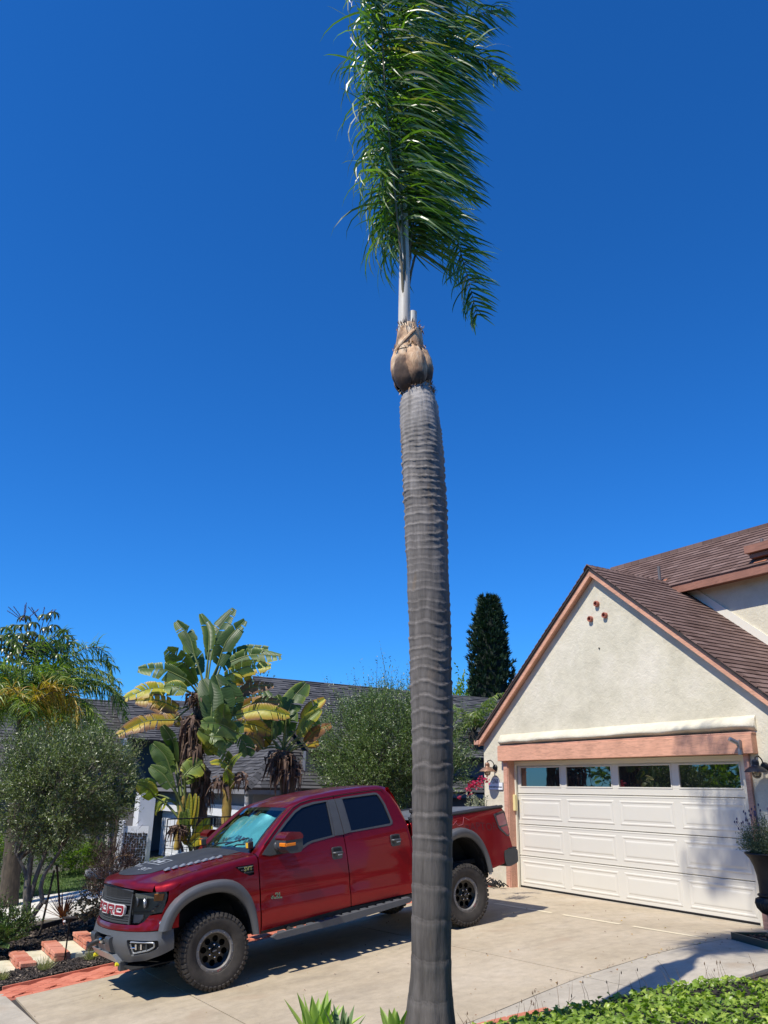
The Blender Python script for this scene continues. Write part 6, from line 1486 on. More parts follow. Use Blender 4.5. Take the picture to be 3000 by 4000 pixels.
big = [  # start, tip, width, hue centre, hue margin, tears, depth offset, facing
 ((600, 440), (480, 210), .30, .20, .42, 3, .1, -.3), ((690, 400), (637, 162), .24, .25, .38, 1, -.1, .3), ((700, 470), (856, 130), .40, .05, .20, 6, .2, -.2), ((745, 500), (925, 205), .36, .10, .25, 4, -.2, .2),
 ((640, 560), (540, 360), .32, .10, .2, 3, .3, -.4), ((605, 600), (415, 390), .42, .30, .42, 4, .0, -.6), ((545, 590), (232, 520), .34, .28, .45, 5, -.2, -.4), ((600, 620), (450, 500), .36, .32, .44, 4, .2, -.5),
 ((480, 650), (148, 708), .34, .58, .70, 7, .1, -.2), ((550, 660), (400, 640), .30, .35, .66, 3, -.3, -.3), ((500, 780), (215, 728), .30, .72, .92, 9, .0, -.2), ((520, 880), (240, 720), .26, .80, .97, 8, .3, -.1), ((470, 850), (102, 945), .34, .70, .95, 10, -.2, .0),
 ((770, 500), (1158, 436), .34, .22, .52, 10, .2, .3), ((760, 480), (1075, 385), .28, .12, .45, 6, .4, .2), ((790, 570), (1092, 500), .32, .55, .72, 9, -.1, .4), ((780, 620), (965, 570), .30, .68, .95, 6, .2, .4), ((850, 700), (1108, 625), .26, .86, .98, 8, .1, .2),
 ((860, 790), (1150, 735), .30, .80, .97, 8, .3, .3), ((860, 820), (1212, 820), .32, .60, .82, 9, -.2, .2), ((840, 880), (1090, 930), .30, .70, .9, 6, .2, .1),
 ((705, 850), (655, 585), .42, .14, .24, 1, -.5, .1), ((755, 850), (735, 560), .46, .10, .22, 3, -.4, .5), ((800, 880), (795, 745), .30, .30, .38, 1, -.7, .0), ((840, 830), (800, 600), .40, .12, .25, 4, -.1, .6),
 ((880, 940), (640, 870), .34, .30, .45, 5, -.6, -.2), ((850, 1000), (700, 960), .34, .26, .42, 5, -.6, -.3), ((800, 1010), (900, 870), .34, .22, .40, 4, -.4, .3), ((790, 1060), (620, 920), .34, .40, .58, 6, -.3, -.2), ((870, 930), (940, 1080), .34, .12, .4, 4, .0, .4), ((720, 1080), (640, 940), .30, .45, .62, 5, -.2, -.1),
]
T1, B1 = clump('tallest giant bird-of-paradise plant, with torn green and browning paddle leaves, behind the truck hood', [(790, 3360), (780, 3200), (770, 3050), (765, 2900), (790, 2760)], .13, .12, (800, 2760), 15.6, big, 3)
# hanging dead leaves and flower remains
m, t, b = nt('dead_leaf'); f = noise_tex(t, 20, 5, .6, stretch=(1, 1, .3)); t.links.new(ramp(t, f, [(.3, (.045, .028, .02)), (.55, (.15, .09, .06)), (.75, (.30, .22, .16))]), b.inputs['Base Color']); b.inputs['Roughness'].default_value = .85; M_dead = m
def dead_mass(parent, base, px0, px1, w_, n, D, seed, L=.35):
    rg = np.random.RandomState(seed); mb = MB()
    for k in range(n):
        q = rg.uniform(); c = at(px0[0]+(px1[0]-px0[0])*q, px0[1]+(px1[1]-px0[1])*q, D+rg.normal()*.08); a = rg.uniform(0, 2*PI); o = Vector((math.cos(a), math.sin(a), 0)); l_ = L*rg.uniform(.4, 1.3)
        p0 = c+o*w_*.3; p1 = p0+o*w_*rg.uniform(.5, 1.3)+Vector((0, 0, -l_*.3)); p2 = p1+o*rg.uniform(-.05, .1)+Vector((0, 0, -l_)); sd = Vector((rg.normal(), rg.normal(), rg.normal()*.5)).normalized()*rg.uniform(.006, .028)
        mb.add([p0-sd-base, p0+sd-base, p1+sd*1.3-base, p1-sd*1.3-base, p2+sd*.2-base, p2-sd*.2-base], [(0, 1, 2, 3), (3, 2, 4, 5)])
    tag(mb.build('dead_leaves', M_dead, parent, fix=False), kind='stuff')
dead_mass(T1, B1, (752, 2790), (752, 2960), .13, 300, 15.4, 5); dead_mass(T1, B1, (790, 2980), (800, 3110), .10, 120, 15.5, 6, .25); dead_mass(T1, B1, (745, 2700), (790, 2740), .12, 90, 15.4, 7, .15)
mb = MB(); mb.tube([at(1130, 3310, 15.2)-B1, at(1125, 3150, 15.2)-B1, at(890, 3100, 15.2)-B1], .01, 4)
# slim yellow stem to its right
slim = [((825, 1160), (905, 1065), .10, .45, .6, 4, 0, .2), ((815, 1150), (700, 1130), .16, .55, .70, 3, 0, -.3), ((800, 1170), (815, 1290), .22, .45, .68, 2, -.2, .2), ((830, 1130), (750, 1050), .2, .3, .5, 4, .1, 0)]
m2 = bark('yellow_stem', (.16, .09, .03), (.46, .34, .06), 6)
T2, B2 = clump('slim bird-of-paradise plant with orange-brown stem, right of the tall clump', [(880, 3300), (885, 3180), (888, 3070), (893, 2990)], .085, .06, (893, 3000), 15.0, slim, 5, m2)
for x, y in ((940, 3030), (855, 3045)): dead_mass(T2, B2, (x, y-20), (x+5, y+15), .10, 40, 15.0, int(x), .18)
right = [((1130, 960), (1050, 655), .30, .20, .36, 4, .1, .1), ((1195, 840), (1320, 612), .42, .12, .50, 3, -.2, .2), ((1190, 900), (1130, 690), .26, .15, .3, 3, .2, -.2), ((1290, 880), (1440, 712), .30, .60, .90, 6, .0, .3), ((1270, 960), (1415, 780), .26, .45, .72, 5, -.2, .4), ((1290, 960), (1400, 850), .34, .40, .60, 4, .2, .3), ((1310, 1000), (1480, 880), .24, .85, .97, 6, .1, .3),
         ((1080, 960), (950, 820), .36, .10, .75, 2, .1, -.4), ((1090, 1010), (900, 890), .30, .82, .97, 6, .3, -.4), ((1040, 1040), (940, 950), .3, .8, .95, 4, -.1, -.4), ((1200, 960), (1250, 800), .30, .2, .4, 3, .3, .3), ((1100, 980), (1060, 800), .30, .14, .4, 3, .0, -.3), ((1320, 1020), (1400, 1000), .2, .7, .9, 3, .3, .3)]
T3, B3 = clump('bird-of-paradise plant with shaggy dark trunk, right of the tall one, behind the cab', [(1120, 3300), (1125, 3150), (1120, 3000), (1105, 2930)], .15, .12, (1105, 2950), 16.4, right, 7)
dead_mass(T3, B3, (1100, 2930), (1130, 3020), .22, 260, 16.3, 15, .30)
low = [((480, 1120), (390, 885), .26, .12, .3, 2, .2, -.3), ((450, 1200), (325, 1000), .34, .28, .36, 2, .0, -.3), ((450, 1290), (310, 1150), .26, .30, .42, 2, -.1, -.2), ((470, 1160), (560, 1040), .30, .10, .3, 3, .2, .3), ((500, 1130), (450, 990), .24, .08, .3, 3, .3, -.1), ((530, 1210), (650, 1130), .40, .46, .56, 4, -.2, .2), ((340, 1350), (225, 1260), .30, .48, .60, 3, .1, -.2), ((420, 1380), (345, 1440), .26, .50, .62, 1, .0, -.2), ((330, 1330), (275, 1240), .26, .36, .5, 1, .2, -.2), ((520, 1260), (640, 1210), .24, .4, .55, 2, .1, .3)]
T4, B4 = clump('low bird-of-paradise plant with small upright leaves, left of the tall clump', [(690, 3320), (700, 3230), (710, 3160), (720, 3110)], .05, .04, (715, 3180), 15.2, low, 9, m2)
low2 = [((560, 1440), (520, 1250), .18, .5, .6, 1, 0, 0)]
# bright yellow leaves just behind the hood
yl = thing('bird_of_paradise_plant', 'cluster of bright yellow-green paddle leaves just behind the truck hood, inside the wire trellis', 'plant', tuple(at(745, 3330, 14.6)), 'giant bird-of-paradise plants behind the truck')
ob = at(745, 3330, 14.6)
for k, (s, e, w_, h0, h1, fr_) in enumerate((((720, 3280), (735, 3160), .17, .45, .6, .2), ((760, 3290), (815, 3195), .22, .40, .55, .5), ((765, 3300), (825, 3225), .22, .60, .66, .4), ((740, 3230), (765, 3100), .12, .6, .68, 0), ((755, 3240), (775, 3110), .10, .6, .7, .2), ((725, 3250), (712, 3170), .18, .34, .5, -.3), ((745, 3300), (790, 3260), .2, .6, .66, .3), ((735, 3220), (742, 3100), .12, .58, .66, .1), ((730, 3300), (700, 3240), .12, .66, .8, -.3))):
    paddle(yl, ob, at(745, 3330, 14.6), at(*s, 14.6), at(*e, 14.5), w_, (h0, h1), 0, Vector((0, 0, .01)), (toC+rgt*fr_).normalized(), 300+k, .02, .05)
dead_mass(yl, ob, (700, 3220), (700, 3240), .10, 60, 14.5, 44, .15)
mb = MB(); mb.tube([at(697, 3260, 14.5)-ob, at(715, 3330, 14.5)-ob], .02, 6); mb.build('old_stem', M_barkd, yl)

# wire trellis panel
tr = thing('wire_trellis', 'black square-mesh wire trellis panel standing among the yellow leaves behind the hood', 'trellis', tuple(at(650, 3340, 14.3))); o_t = at(650, 3340, 14.3)
a0 = at(655, 3200, 14.3); a1 = at(905, 3190, 14.6); dnx = (a1-a0)/9; mb = MB()
for i in range(10): mb.tube([a0+dnx*i-o_t, a0+dnx*i-o_t+Vector((0, 0, -.75))], .005 if i else .01, 5)
for j in range(7): mb.tube([a0-o_t+Vector((0, 0, -.11*j)), a1-o_t+Vector((0, 0, -.11*j))], .005 if j else .01, 5)
mb.build('mesh_panel', M_blackm, tr)

# ================================================================== neighbour's house
nh = thing('neighbour_house', 'white and grey house behind the plants with large grey shingle roof', 'house')
M_grw = simple('grey_wall', (.20, .20, .215), .8, 0, .08, 3, .2, 40, .004, coord='World'); M_wh = simple('white_wall', (.66, .67, .70), .7, 0, .05, 3, coord='World'); M_teal = simple('teal_wall', (.020, .048, .062), .8, 0, .1, 4, coord='World'); M_wd = simple('white_garage_door', (.66, .69, .74), .5, 0, .03, 3, coord='World')
M_dkwall = simple('blue_grey_wall', (.115, .125, .155), .8, 0, .1, 4, coord='World')
NX, NY = -6.08, -2.75
mb = MB(); mb.box((-14.9, NY, 1.14), (NX, NY+.15, 1.50)); mb.box((-14.9, NY+.15, -1.2), (-14.4, 0, 1.5)); mb.build('wall', M_grw, nh)
mb = MB(); mb.box((NX-.15, NY+.15, -1.2), (NX, 6, 1.50)); mb.build('side_wall', M_grw, nh)
mb = MB(); mb.box((-14.5, NY-.06, .93), (NX+.02, NY-.0, 1.20)); mb.build('lintel_board', M_wh, nh)
mb = MB(); mb.box((NX-1.0, NY-.02, -1.2), (NX-.004, NY+.14, .928)); mb.build('wall_pier', M_wh, nh)
cc = at(572, 3104, 24.2); mb = MB(); mb.box((cc.x-.30, cc.y-.20, -1.3), (cc.x+.16, cc.y+.22, 1.44)); mb.build('corner_column', M_wh, nh)
nd = thing('garage_door', None, None); nd.parent = nh
for r in range(4):
    mb = MB(); z0 = -1.1+r*.5; mb.bbox((-13.2, NY+.10, z0+.004), (NX-1.0, NY+.14, z0+.496), .006); o = mb.build('door_section', M_wd if r < 3 else M_wd, nd)
    for i in range(7):
        x0 = -13.1+i*.86; mb = MB()
        if r < 3 or i < 3: mb.bbox((x0, NY+.085, z0+.09), (x0+.74, NY+.099, z0+.41), .012); mb.build('door_panel', M_wd, nd)
        else: mb.bbox((x0, NY+.085, z0+.25), (x0+.80, NY+.099, z0+.46), .012); mb.build('door_pane', M_tint, nd)
# eaves, gutter, downspout
mb = MB(); mb.box((-15.3, NY-.32, 1.47), (NX+.32, NY-.25, 1.60)); mb.box((NX+.25, NY-.25, 1.47), (NX+.32, 8, 1.60)); mb.build('gutter', M_grw, nh)
mb = MB(); mb.box((-15.3, NY-.325, 1.585), (NX+.33, NY-.25, 1.605)); mb.build('gutter_lip', M_wh, nh)
mb = MB(); mb.tube([(NX+.05, NY-.2, 1.45), (NX-.12, NY-.12, 1.32), (NX-.14, NY-.1, 1.1), (NX-.05, NY-.08, .9), (NX-.05, NY-.08, -1)], .05, 8); mb.build('downspout', M_wh, nh, smooth=True)
def roof_plane(parent, A, B, C_, D2, name='roof', exp=.15, wd=.32, mat=None, t=.022, clip=None):
    """A,B eave ends (left to right seen from outside), C above B, D above A: slab with shingle courses"""
    A, B, C_, D2 = map(Vector, (A, B, C_, D2)); n = (B-A).cross(D2-A).normalized()
    if n.z < 0: n = -n
    s = MB(); s.add([A, B, C_, D2, A-n*.08, B-n*.08, C_-n*.08, D2-n*.08], [(0, 1, 2, 3), (7, 6, 5, 4), (0, 4, 5, 1), (1, 5, 6, 2), (2, 6, 7, 3), (3, 7, 4, 0)]); ro = s.build(name, M_under, parent)
    ex = (B-A).normalized(); ey = n.cross(ex); H = max((C_-A).dot(ey), (D2-A).dot(ey)); mb = MB(); k = 0; W0 = [A, B, C_, D2]
    poly = [((p-A).dot(ex), (p-A).dot(ey)) for p in W0]
    while k*exp < H:
        y = k*exp; ym = min(y+exp*.5, H-.01); xs = []
        for i in range(4):
            (x0, y0), (x1, y1) = poly[i], poly[(i+1) % 4]
            if (y0 > ym) != (y1 > ym): xs.append(x0+(x1-x0)*(ym-y0)/(y1-y0))
        if len(xs) >= 2:
            xa, xb = min(xs), max(xs); x = xa-random.random()*wd
            while x < xb:
                l = max(x, xa-.02); r = min(x+wd-.006, xb+.02)
                if r-l > .02:
                    mb.a = random.random(); M_ = Matrix((ex, ey, n)).transposed().to_4x4(); M_.translation = A+ex*l+ey*y+n*.002; tt = t*random.choice((.7, 1, 1.5)); shingle_bm(mb, r-l, min(exp+.03, H-y+.05), tt, .004, M_)
                x += wd
        k += 1
    tag(mb.build('shingle_course', mat or M_gs_v, ro), kind='stuff'); return ro
EX = NX+.34; EY = NY-.34
roof_plane(nh, (EX, EY, 1.60), (EX, 9, 1.60), (-10.0, 9, 4.22), (-10.0, .9, 4.22))
roof_plane(nh, (-15.4, EY, 1.60), (EX, EY, 1.60), (-10.0, .9, 4.22), (-15.4, .9, 4.22))
hc = MB()
for k in range(26):
    p = Vector((EX, EY, 1.63)).lerp(Vector((-10.0, .9, 4.26)), k/26); q = Vector((EX, EY, 1.63)).lerp(Vector((-10.0, .9, 4.26)), (k+1.3)/26); sd = Vector((.10, .11, 0)); hc.a = .9 if k % 2 else .4
    sd = (q-p).cross(Vector((0, 0, 1))).normalized()*.13; hc.add([p+Vector((0, 0, .045)), p+sd-Vector((0, 0, .05)), q+sd-Vector((0, 0, .07)), q+Vector((0, 0, .025)), p-sd-Vector((0, 0, .05)), q-sd-Vector((0, 0, .07))], [(0, 1, 2, 3), (0, 3, 5, 4)])
tag(hc.build('hip_shingles', M_gs_v, nh, fix=False), kind='stuff')
# left wing with teal recessed wall
mb = MB(); mb.box((-17, -3.75, 1.0), (-13.4, -.9, 2.98)); mb.build('teal_wall', M_teal, nh)
roof_plane(nh, (-13.0, -4.0, 2.92), (-13.0, -.6, 2.92), (-15.9, -.6, 4.42), (-15.9, -4.0, 4.42))
roof_plane(nh, (-12.9, -10, 1.42), (-12.9, -3.9, 1.42), (-16.6, -2.3, 4.32), (-16.6, -10, 4.32))
mb = MB(); mb.box((-17, -9.9, -1.2), (-13.3, -3.95, 1.38)); mb.build('left_wing_wall', M_dkwall, nh)
mb = MB(); mb.prism([(-12.98, 2.94), (-12.98, 2.80), (-13.15, 2.30), (-13.30, 2.30), (-13.12, 2.94)], -4.08, -4.02, lambda u, v, d: (u, d, v)); mb.build('eave_return', M_wh, nh)
# second building part, right of the olive tree
nb = thing('grey_outbuilding', 'low blue-grey wall under a dark shingle eave, seen between the olive tree and the garage', 'building')
p = at(1850, 2962, 23.3); mb = MB(); mb.box((p.x-.4, p.y-5, -.6), (p.x-.25, p.y+6, p.z)); mb.build('wall', M_dkwall, nb)
roof_plane(nb, (p.x, p.y-5, p.z), (p.x, p.y+6, p.z), (p.x-4, p.y+6, p.z+2.2), (p.x-4, p.y-5, p.z+2.2))
mb = MB(); mb.box((p.x+1.4, p.y-6, -.8), (p.x+1.5, p.y+5, 1.12)); tag(mb.build('garden_wall', simple('pale_blue_wall', (.28, .30, .36), .8)), 'low pale blue-grey garden wall behind the truck bed', 'wall')
# chimney-like white vent on the roof right
mb = MB(); q = at(1425, 2800, 25); mb.box((q.x-.2, q.y-.2, q.z-.35), (q.x+.2, q.y+.2, q.z+.02)); mb.build('roof_vent', M_wh, nh)

# ---- ground of the neighbour's side: pale drive, lawn, curb disc, fences
tag(slab('neighbour_drive', [(-5.95, -8.2), (-5.3, -7.35), (-4.55, -6.3), (-4.0, -4.5), (-3.6, -2.6), (-8.6, -2.6), (-7.95, -5.6), (-8.2, -6.8), (-8.1, -7.7), (-8.4, -12), (-6.5, -12)], .0, M_white_walk, .5), kind='structure')
m, t, b = nt('turf'); f = noise_tex(t, 3, 6, .7, 'World'); t.links.new(ramp(t, f, [(.3, (.035, .07, .015)), (.6, (.07, .12, .02)), (.8, (.13, .16, .04))]), b.inputs['Base Color']); b.inputs['Roughness'].default_value = .9; bump(t, b, noise_tex(t, 60, 4, .7, 'World'), .8, .02); M_turf = m
LAWN = [(-8.15, -7.6), (-8.25, -6.8), (-8.0, -5.7), (-8.3, -4.6), (-8.7, -2.9), (-12.0, -2.9), (-12.0, -14), (-8.45, -14)]
tag(slab('lawn', LAWN, .005, M_turf, .6), kind='structure')
rg = np.random.RandomState(12); pts = []
while len(pts) < 14000:
    x, y = rg.uniform(-12, -8), rg.uniform(-10.5, -2.9)
    if pip((x, y), LAWN): pts.append((x, y, ground_z(x, y)+.005))
C = np.array(pts); V, F, vv = leaves(C, rg.normal(0, .45, C.shape)+np.array([0, 0, 1]), rg.normal(size=C.shape), rg.uniform(.03, .07, len(C)), .012, .1)
M_grass = leaf_mat('grass_blade', [(0, (.03, .07, .012)), (.6, (.07, .13, .02)), (1, (.18, .22, .06))], .3, .5)
tag(link('grass', mesh_np('grass', V, F, M_grass, False, vv)), 'short mown lawn of the neighbouring garden at the left', 'grass', kind='stuff')
mb = MB(); gz = ground_z(-9.2, -4.9); mb.lathe([(0, .13), (1.0, .13), (1.06, .11), (1.08, 0)], 40, Matrix.Translation((-9.75, -4.6, gz)) @ Matrix.Scale(.8, 4, (0, 1, 0)))
tag(mb.build('round_kerb', simple('grey_kerb', (.22, .22, .23), .85, 0, .15, 5), smooth=True, sharp=40), 'round grey concrete kerb at the edge of the lawn, left of the hood', 'kerb')
# low white lattice fence and banana-like stems by the house
lf = thing('lattice_fence', 'low white fence with dark lattice between the lawn and the white column', 'fence', tuple(at(455, 3375, 24)-Vector((0, 0, .05)))); lf.rotation_euler = (0, 0, math.atan2(PR.y, PR.x)-PI/2+.25)
mb = MB(); mb.box((-.03, .1, -.5), (.03, .72, .98)); mb.build('panel', M_wh, lf)
mb = MB(); mb.bbox((-.08, -.06, -.5), (.10, .10, 1.12), .02); mb.build('post', M_wh, lf)
rg = random.Random(3)
mb = MB()
for iy in range(9):
    for iz in range(17):
        y = .15+iy*.065+rg.uniform(-.01, .01); z = -.25+iz*.065+rg.uniform(-.01, .01); mb.box((.031, y-.024, z-.026), (.045, y+.024, z+.026))
tag(mb.build('lattice_holes', M_under_, lf), kind='stuff')
mb = MB(); mb.box((-12.3, -8.5, -1.1), (-12.2, -4.8, .32)); tag(mb.build('garden_wall', simple('beige_wall', (.42, .38, .30), .9, 0, .15, 3)), 'low beige garden wall behind the lawn at the left', 'wall')
for k, (x, lean) in enumerate(((368, -3), (415, 4), (440, 12))):
    a = at(x, 3375, 24.3); b_ = at(x+lean, 3290, 24.3); mb = MB(); mb.tube([a, b_], [.10, .07], 8); c = at(x+lean*2, 3180, 24.3); mb.tube([b_, c], [.07, .03], 8)
    tag(mb.build('plant_stem', M_barkd if k != 1 else simple('pale_trunk', (.45, .43, .38), .8, 0, .2, 6)), ('dark thick plant stem left of the pale one by the beige wall', 'pale plant stem in front of the beige wall', 'slanting dark plant stem nearest the lattice fence')[k], 'stem')
def bush(label, px, py, D, rad, mat, n, L, W, seed, name='shrub', cat='shrub', up=.4, shoot=.12, ground=True, per=7, group=None):
    c = at(px, py, D); base = Vector((c.x, c.y, ground_z(c.x, c.y) if ground else c.z-rad[2])); T = thing(name, label, cat, tuple(base), group)
    o, tw = leafy_crown('foliage', c, rad, T, mat, n, per, L, W, base, up, shoot, seed, .2); tw.build('twigs', M_barkd, T); tag(T.children[-1], kind='stuff'); return T
M_green = leaf_mat('green_leaf', [(0, (.02, .05, .012)), (.5, (.05, .10, .02)), (1, (.15, .20, .05))], .25, .4)
M_lime = leaf_mat('lime_leaf', [(0, (.08, .15, .015)), (.5, (.17, .26, .03)), (1, (.36, .42, .06))], .45, .45)
M_darkred = leaf_mat('dark_red_leaf', [(0, (.02, .012, .012)), (.6, (.06, .028, .025)), (1, (.15, .07, .05))], .15, .5)
bush('rounded green shrub under the left olive crown at the back of the lawn', 310, 3340, 23.8, (.75, .5, .35), M_lime, 700, .06, .03, 51)
bush('green shrub behind the lawn between the olive trunks', 215, 3330, 23.6, (.6, .5, .42), M_green, 500, .06, .03, 52)
bush('bushy green shrub on the right part of the lawn edge near the pale stem', 385, 3335, 23.5, (.35, .3, .3), M_green, 300, .05, .03, 53)
bush('dark green shrub at the left edge of the photo beside the lawn', 40, 3400, 21, (.5, .5, .5), M_green, 500, .06, .03, 54)
bush('small dark-leaved shrub in front of the pale drive, left of the truck grille', 390, 3505, 14.2, (.34, .3, .30), leaf_mat('blackish_leaf', [(0, (.008, .01, .008)), (.8, (.03, .035, .025)), (1, (.12, .12, .10))], .1, .35), 200, .05, .04, 55, shoot=.14)
bush('wine-red feathery grass left of the hood', 445, 3420, 13.9, (.36, .3, .36), M_darkred, 420, .12, .008, 56, up=1.4, shoot=.22)
bush('yellow-green shrub standing left of the olive trunks behind the pale drive', 30, 3300, 21.3, (.3, .3, .25), M_lime, 200, .05, .03, 57)
# far trees and greenery that close the view between buildings
def far_tree(label, px, py, D, rad, mat, seed, n=900, L=.16, W=.07, grp='trees beyond the houses'):
    c = at(px, py, D); base = Vector((c.x, c.y, -1)); T = thing('tree', label, 'tree', tuple(base), grp); mb = MB(); mb.tube([Vector((0, 0, 0)), c-base], [.3, .1], 8); mb.build('trunk', M_barkd, T)
    leafy_crown('crown', c, rad, T, mat, n, 8, L, W, base, .5, .5, seed, .15)[0]
far_tree('far green tree peeking over the grey roof right of the tall paddle leaves', 965, 2755, 38, (1.2, 1.2, 1.1), M_olive, 61)
far_tree('far bluish tree at the very left edge below the palm', 15, 2900, 36, (1.6, 1.6, 1.1), M_olive, 62)
far_tree('far tree just left of the dark column pine, behind the pale palm', 1800, 2800, 34, (1.3, 1.3, 1.2), M_lime, 63)
far_tree('far tree hidden behind the olive tree crown', 1650, 2870, 36, (1.6, 1.6, 1.2), M_green, 64)
# street side, behind the photographer's left: trees mirrored in the garage windows
M_hedge = M_green
def big_tree(label, x, y, h, rad, seed, mat=None):
    T = thing('street_tree', label, 'tree', (x, y, -1), 'trees across the street'); mb = MB(); mb.tube([Vector((0, 0, -.3)), Vector((.1, 0, h*.5)), Vector((0, .1, h))], [.25, .2, .1], 8); mb.build('trunk', M_barkd, T)
    leafy_crown('crown', (x, y, h), rad, T, mat or M_hedge, 1700, 9, .26, .14, (x, y, -1), .4, .5, seed, .1)
big_tree('broad green tree across the street, outside the left of the view', -11.6, -19, 2.6, (3.6, 4.0, 3.4), 71, M_lime)
big_tree('round tree across the street beyond the drive', -2, -25, 3.0, (4.2, 4, 3.0), 73, M_lime)
big_tree('dense tree behind the photographer on the street side', 8, -22, 3.4, (4.5, 4, 3.2), 74)
big_tree('unseen dense dark tree added behind the photographer, garden side, to darken reflections in the truck', 20, -9, 3.6, (3.5, 6.0, 3.6), 75)  # unseen trees, this and the next two, added to darken the truck side's reflections
big_tree('unseen dark tree added behind the photographer by the side garden to darken reflections in the truck', 19, -1, 3.4, (3.5, 5.5, 3.4), 76)
big_tree('unseen dark tree added further behind the photographer to darken reflections in the truck', 19, -17, 3.6, (3.6, 5.0, 3.4), 77)
# bougainvillea and sage beside the garage
T = thing('bougainvillea', 'magenta bougainvillea sprays hanging beside the left corner of the garage', 'plant', tuple(at(1890, 3060, 14.4))); bo = at(1890, 3060, 14.4); mb = MB(); mb.tube([at(1905, 3040, 14.6)-bo, at(1850, 3080, 14.4)-bo, at(1790, 3115, 14.4)-bo], .006, 5); mb.build('stem', M_barkd, T)
M_mag = leaf_mat('magenta_bract', [(0, (.35, .01, .06)), (1, (.60, .04, .13))], .3, .5); rg = np.random.RandomState(3); Cs = []
for (x, y, s, n) in ((1888, 3048, .07, 40), (1870, 3068, .05, 24), (1838, 3072, .05, 14), (1842, 3062, .04, 20), (1836, 3078, .06, 40), (1850, 3058, .03, 10), (1795, 3118, .02, 6)):
    Cs.append(np.array(at(x, y, 14.4)-bo)+rg.normal(0, s*.6, (n, 3)))
C = np.concatenate(Cs); V, F, vv = leaves(C, rg.normal(size=C.shape), rg.normal(size=C.shape), .045, .035, .3); tag(link('bracts', mesh_np('bracts', V, F, M_mag, False, vv), T), kind='stuff')
M_sage = leaf_mat('sage_leaf', [(0, (.14, .15, .10)), (1, (.36, .37, .27))], .2, .6)
sg_ = thing('sage_plant', 'grey-green sage spikes rising behind the truck bed beside the garage corner', 'plant', tuple(at(1860, 3200, 14.0))); so_ = at(1860, 3200, 14.0); Cs = []; Ds = []
for k in range(26):
    x = rg.uniform(1822, 1895); p0 = at(x, 3190, 14+rg.uniform(-.2, .2)); p1 = at(x+rg.uniform(-12, 12), rg.uniform(3095, 3150), 14+rg.uniform(-.2, .2)); n = 26
    for i in range(n): q = i/n; Cs.append(np.array(p0.lerp(p1, q)-so_)); Ds.append(np.array([rg.normal()*.8, rg.normal()*.8, .7]))
C = np.array(Cs); V, F, vv = leaves(C, np.array(Ds), rg.normal(size=C.shape), .05, .016, .2); link('foliage', mesh_np('foliage', V, F, M_sage, False, vv), sg_)
# ================================================================== garden strip left of the driveway
def chips(name, label, poly, n, seed, mat, smin=.012, smax=.04, dz=0, lift=.02):
    rg = np.random.RandomState(seed); xs = [p[0] for p in poly]; ys = [p[1] for p in poly]; V = []; F = []; A = []; k = 0
    base = np.array([(-1, -.4, -.12), (1, -.5, -.12), (.9, .45, -.12), (-.8, .5, -.12), (-.8, -.3, .12), (.8, -.4, .12), (.7, .35, .12), (-.6, .4, .12)])
    fc = [(3, 2, 1, 0), (4, 5, 6, 7), (0, 1, 5, 4), (1, 2, 6, 5), (2, 3, 7, 6), (3, 0, 4, 7)]
    while k < n:
        x, y = rg.uniform(min(xs), max(xs)), rg.uniform(min(ys), max(ys))
        if not pip((x, y), poly): continue
        s = rg.uniform(smin, smax); M_ = Matrix.Rotation(rg.uniform(0, 6.28), 3, 'Z') @ Matrix.Rotation(rg.normal()*.5, 3, 'X') @ Matrix.Rotation(rg.normal()*.4, 3, 'Y'); q = (base*s*rg.uniform(.6, 1.3, (1, 3))) @ np.array(M_).T
        q += np.array([x, y, ground_z(x, y)+dz+rg.uniform(0, lift)]); o = len(V); V += q.tolist(); F += [tuple(i+o for i in f) for f in fc]; A += [rg.uniform()]*8; k += 1
    o = link(name, mesh_np(name, V, F, mat, False, A)); return tag(o, label, 'mulch', kind='stuff')
def attr_mat(name, stops, rough=.9):
    m, t, b = nt(name); t.links.new(ramp(t, attr(t), stops), b.inputs['Base Color']); b.inputs['Roughness'].default_value = rough; return m
M_mulch = attr_mat('bark_chips', [(0, (.010, .008, .007)), (.6, (.035, .026, .022)), (.9, (.10, .075, .06)), (1, (.28, .22, .16))])
M_msoil = simple('mulch_soil', (.018, .014, .012), .95, 0, .4, 20, .8, 60, .02, coord='World')
S_NEAR = [(-.93, -9.6), (-.10, -9.0), (.05, -8.57), (-.10, -7.9), (-.16, -7.1), (-.30, -6.0), (-.5, -5), (-.95, -5)]
tag(slab('planting_bed', [(-.97, -9.6)]+S_NEAR[1:-1]+[(-.97, -5)], -.012, M_msoil, .4), kind='structure')
chips('bark_mulch', 'dark bark chips in the strip between the brick steps and the red pavers', [(-.92, -9.3), (-.12, -9.0), (.02, -8.57), (-.12, -7.9), (-.18, -7.1), (-.34, -6.0), (-.92, -6.0)], 6500, 1, M_mulch, .010, .030)
BED2 = [(-1.98, -9.6), (-2.0, -5.0), (-3.95, -4.9), (-4.35, -6.3), (-3.75, -7.6), (-3.9, -9.6)]
tag(slab('planting_bed', BED2, .02, M_msoil, .4), kind='structure')
chips('bark_mulch', 'dark bark mulch round the left olive tree beyond the brick steps', BED2, 7500, 2, M_mulch, .014, .045, .03)
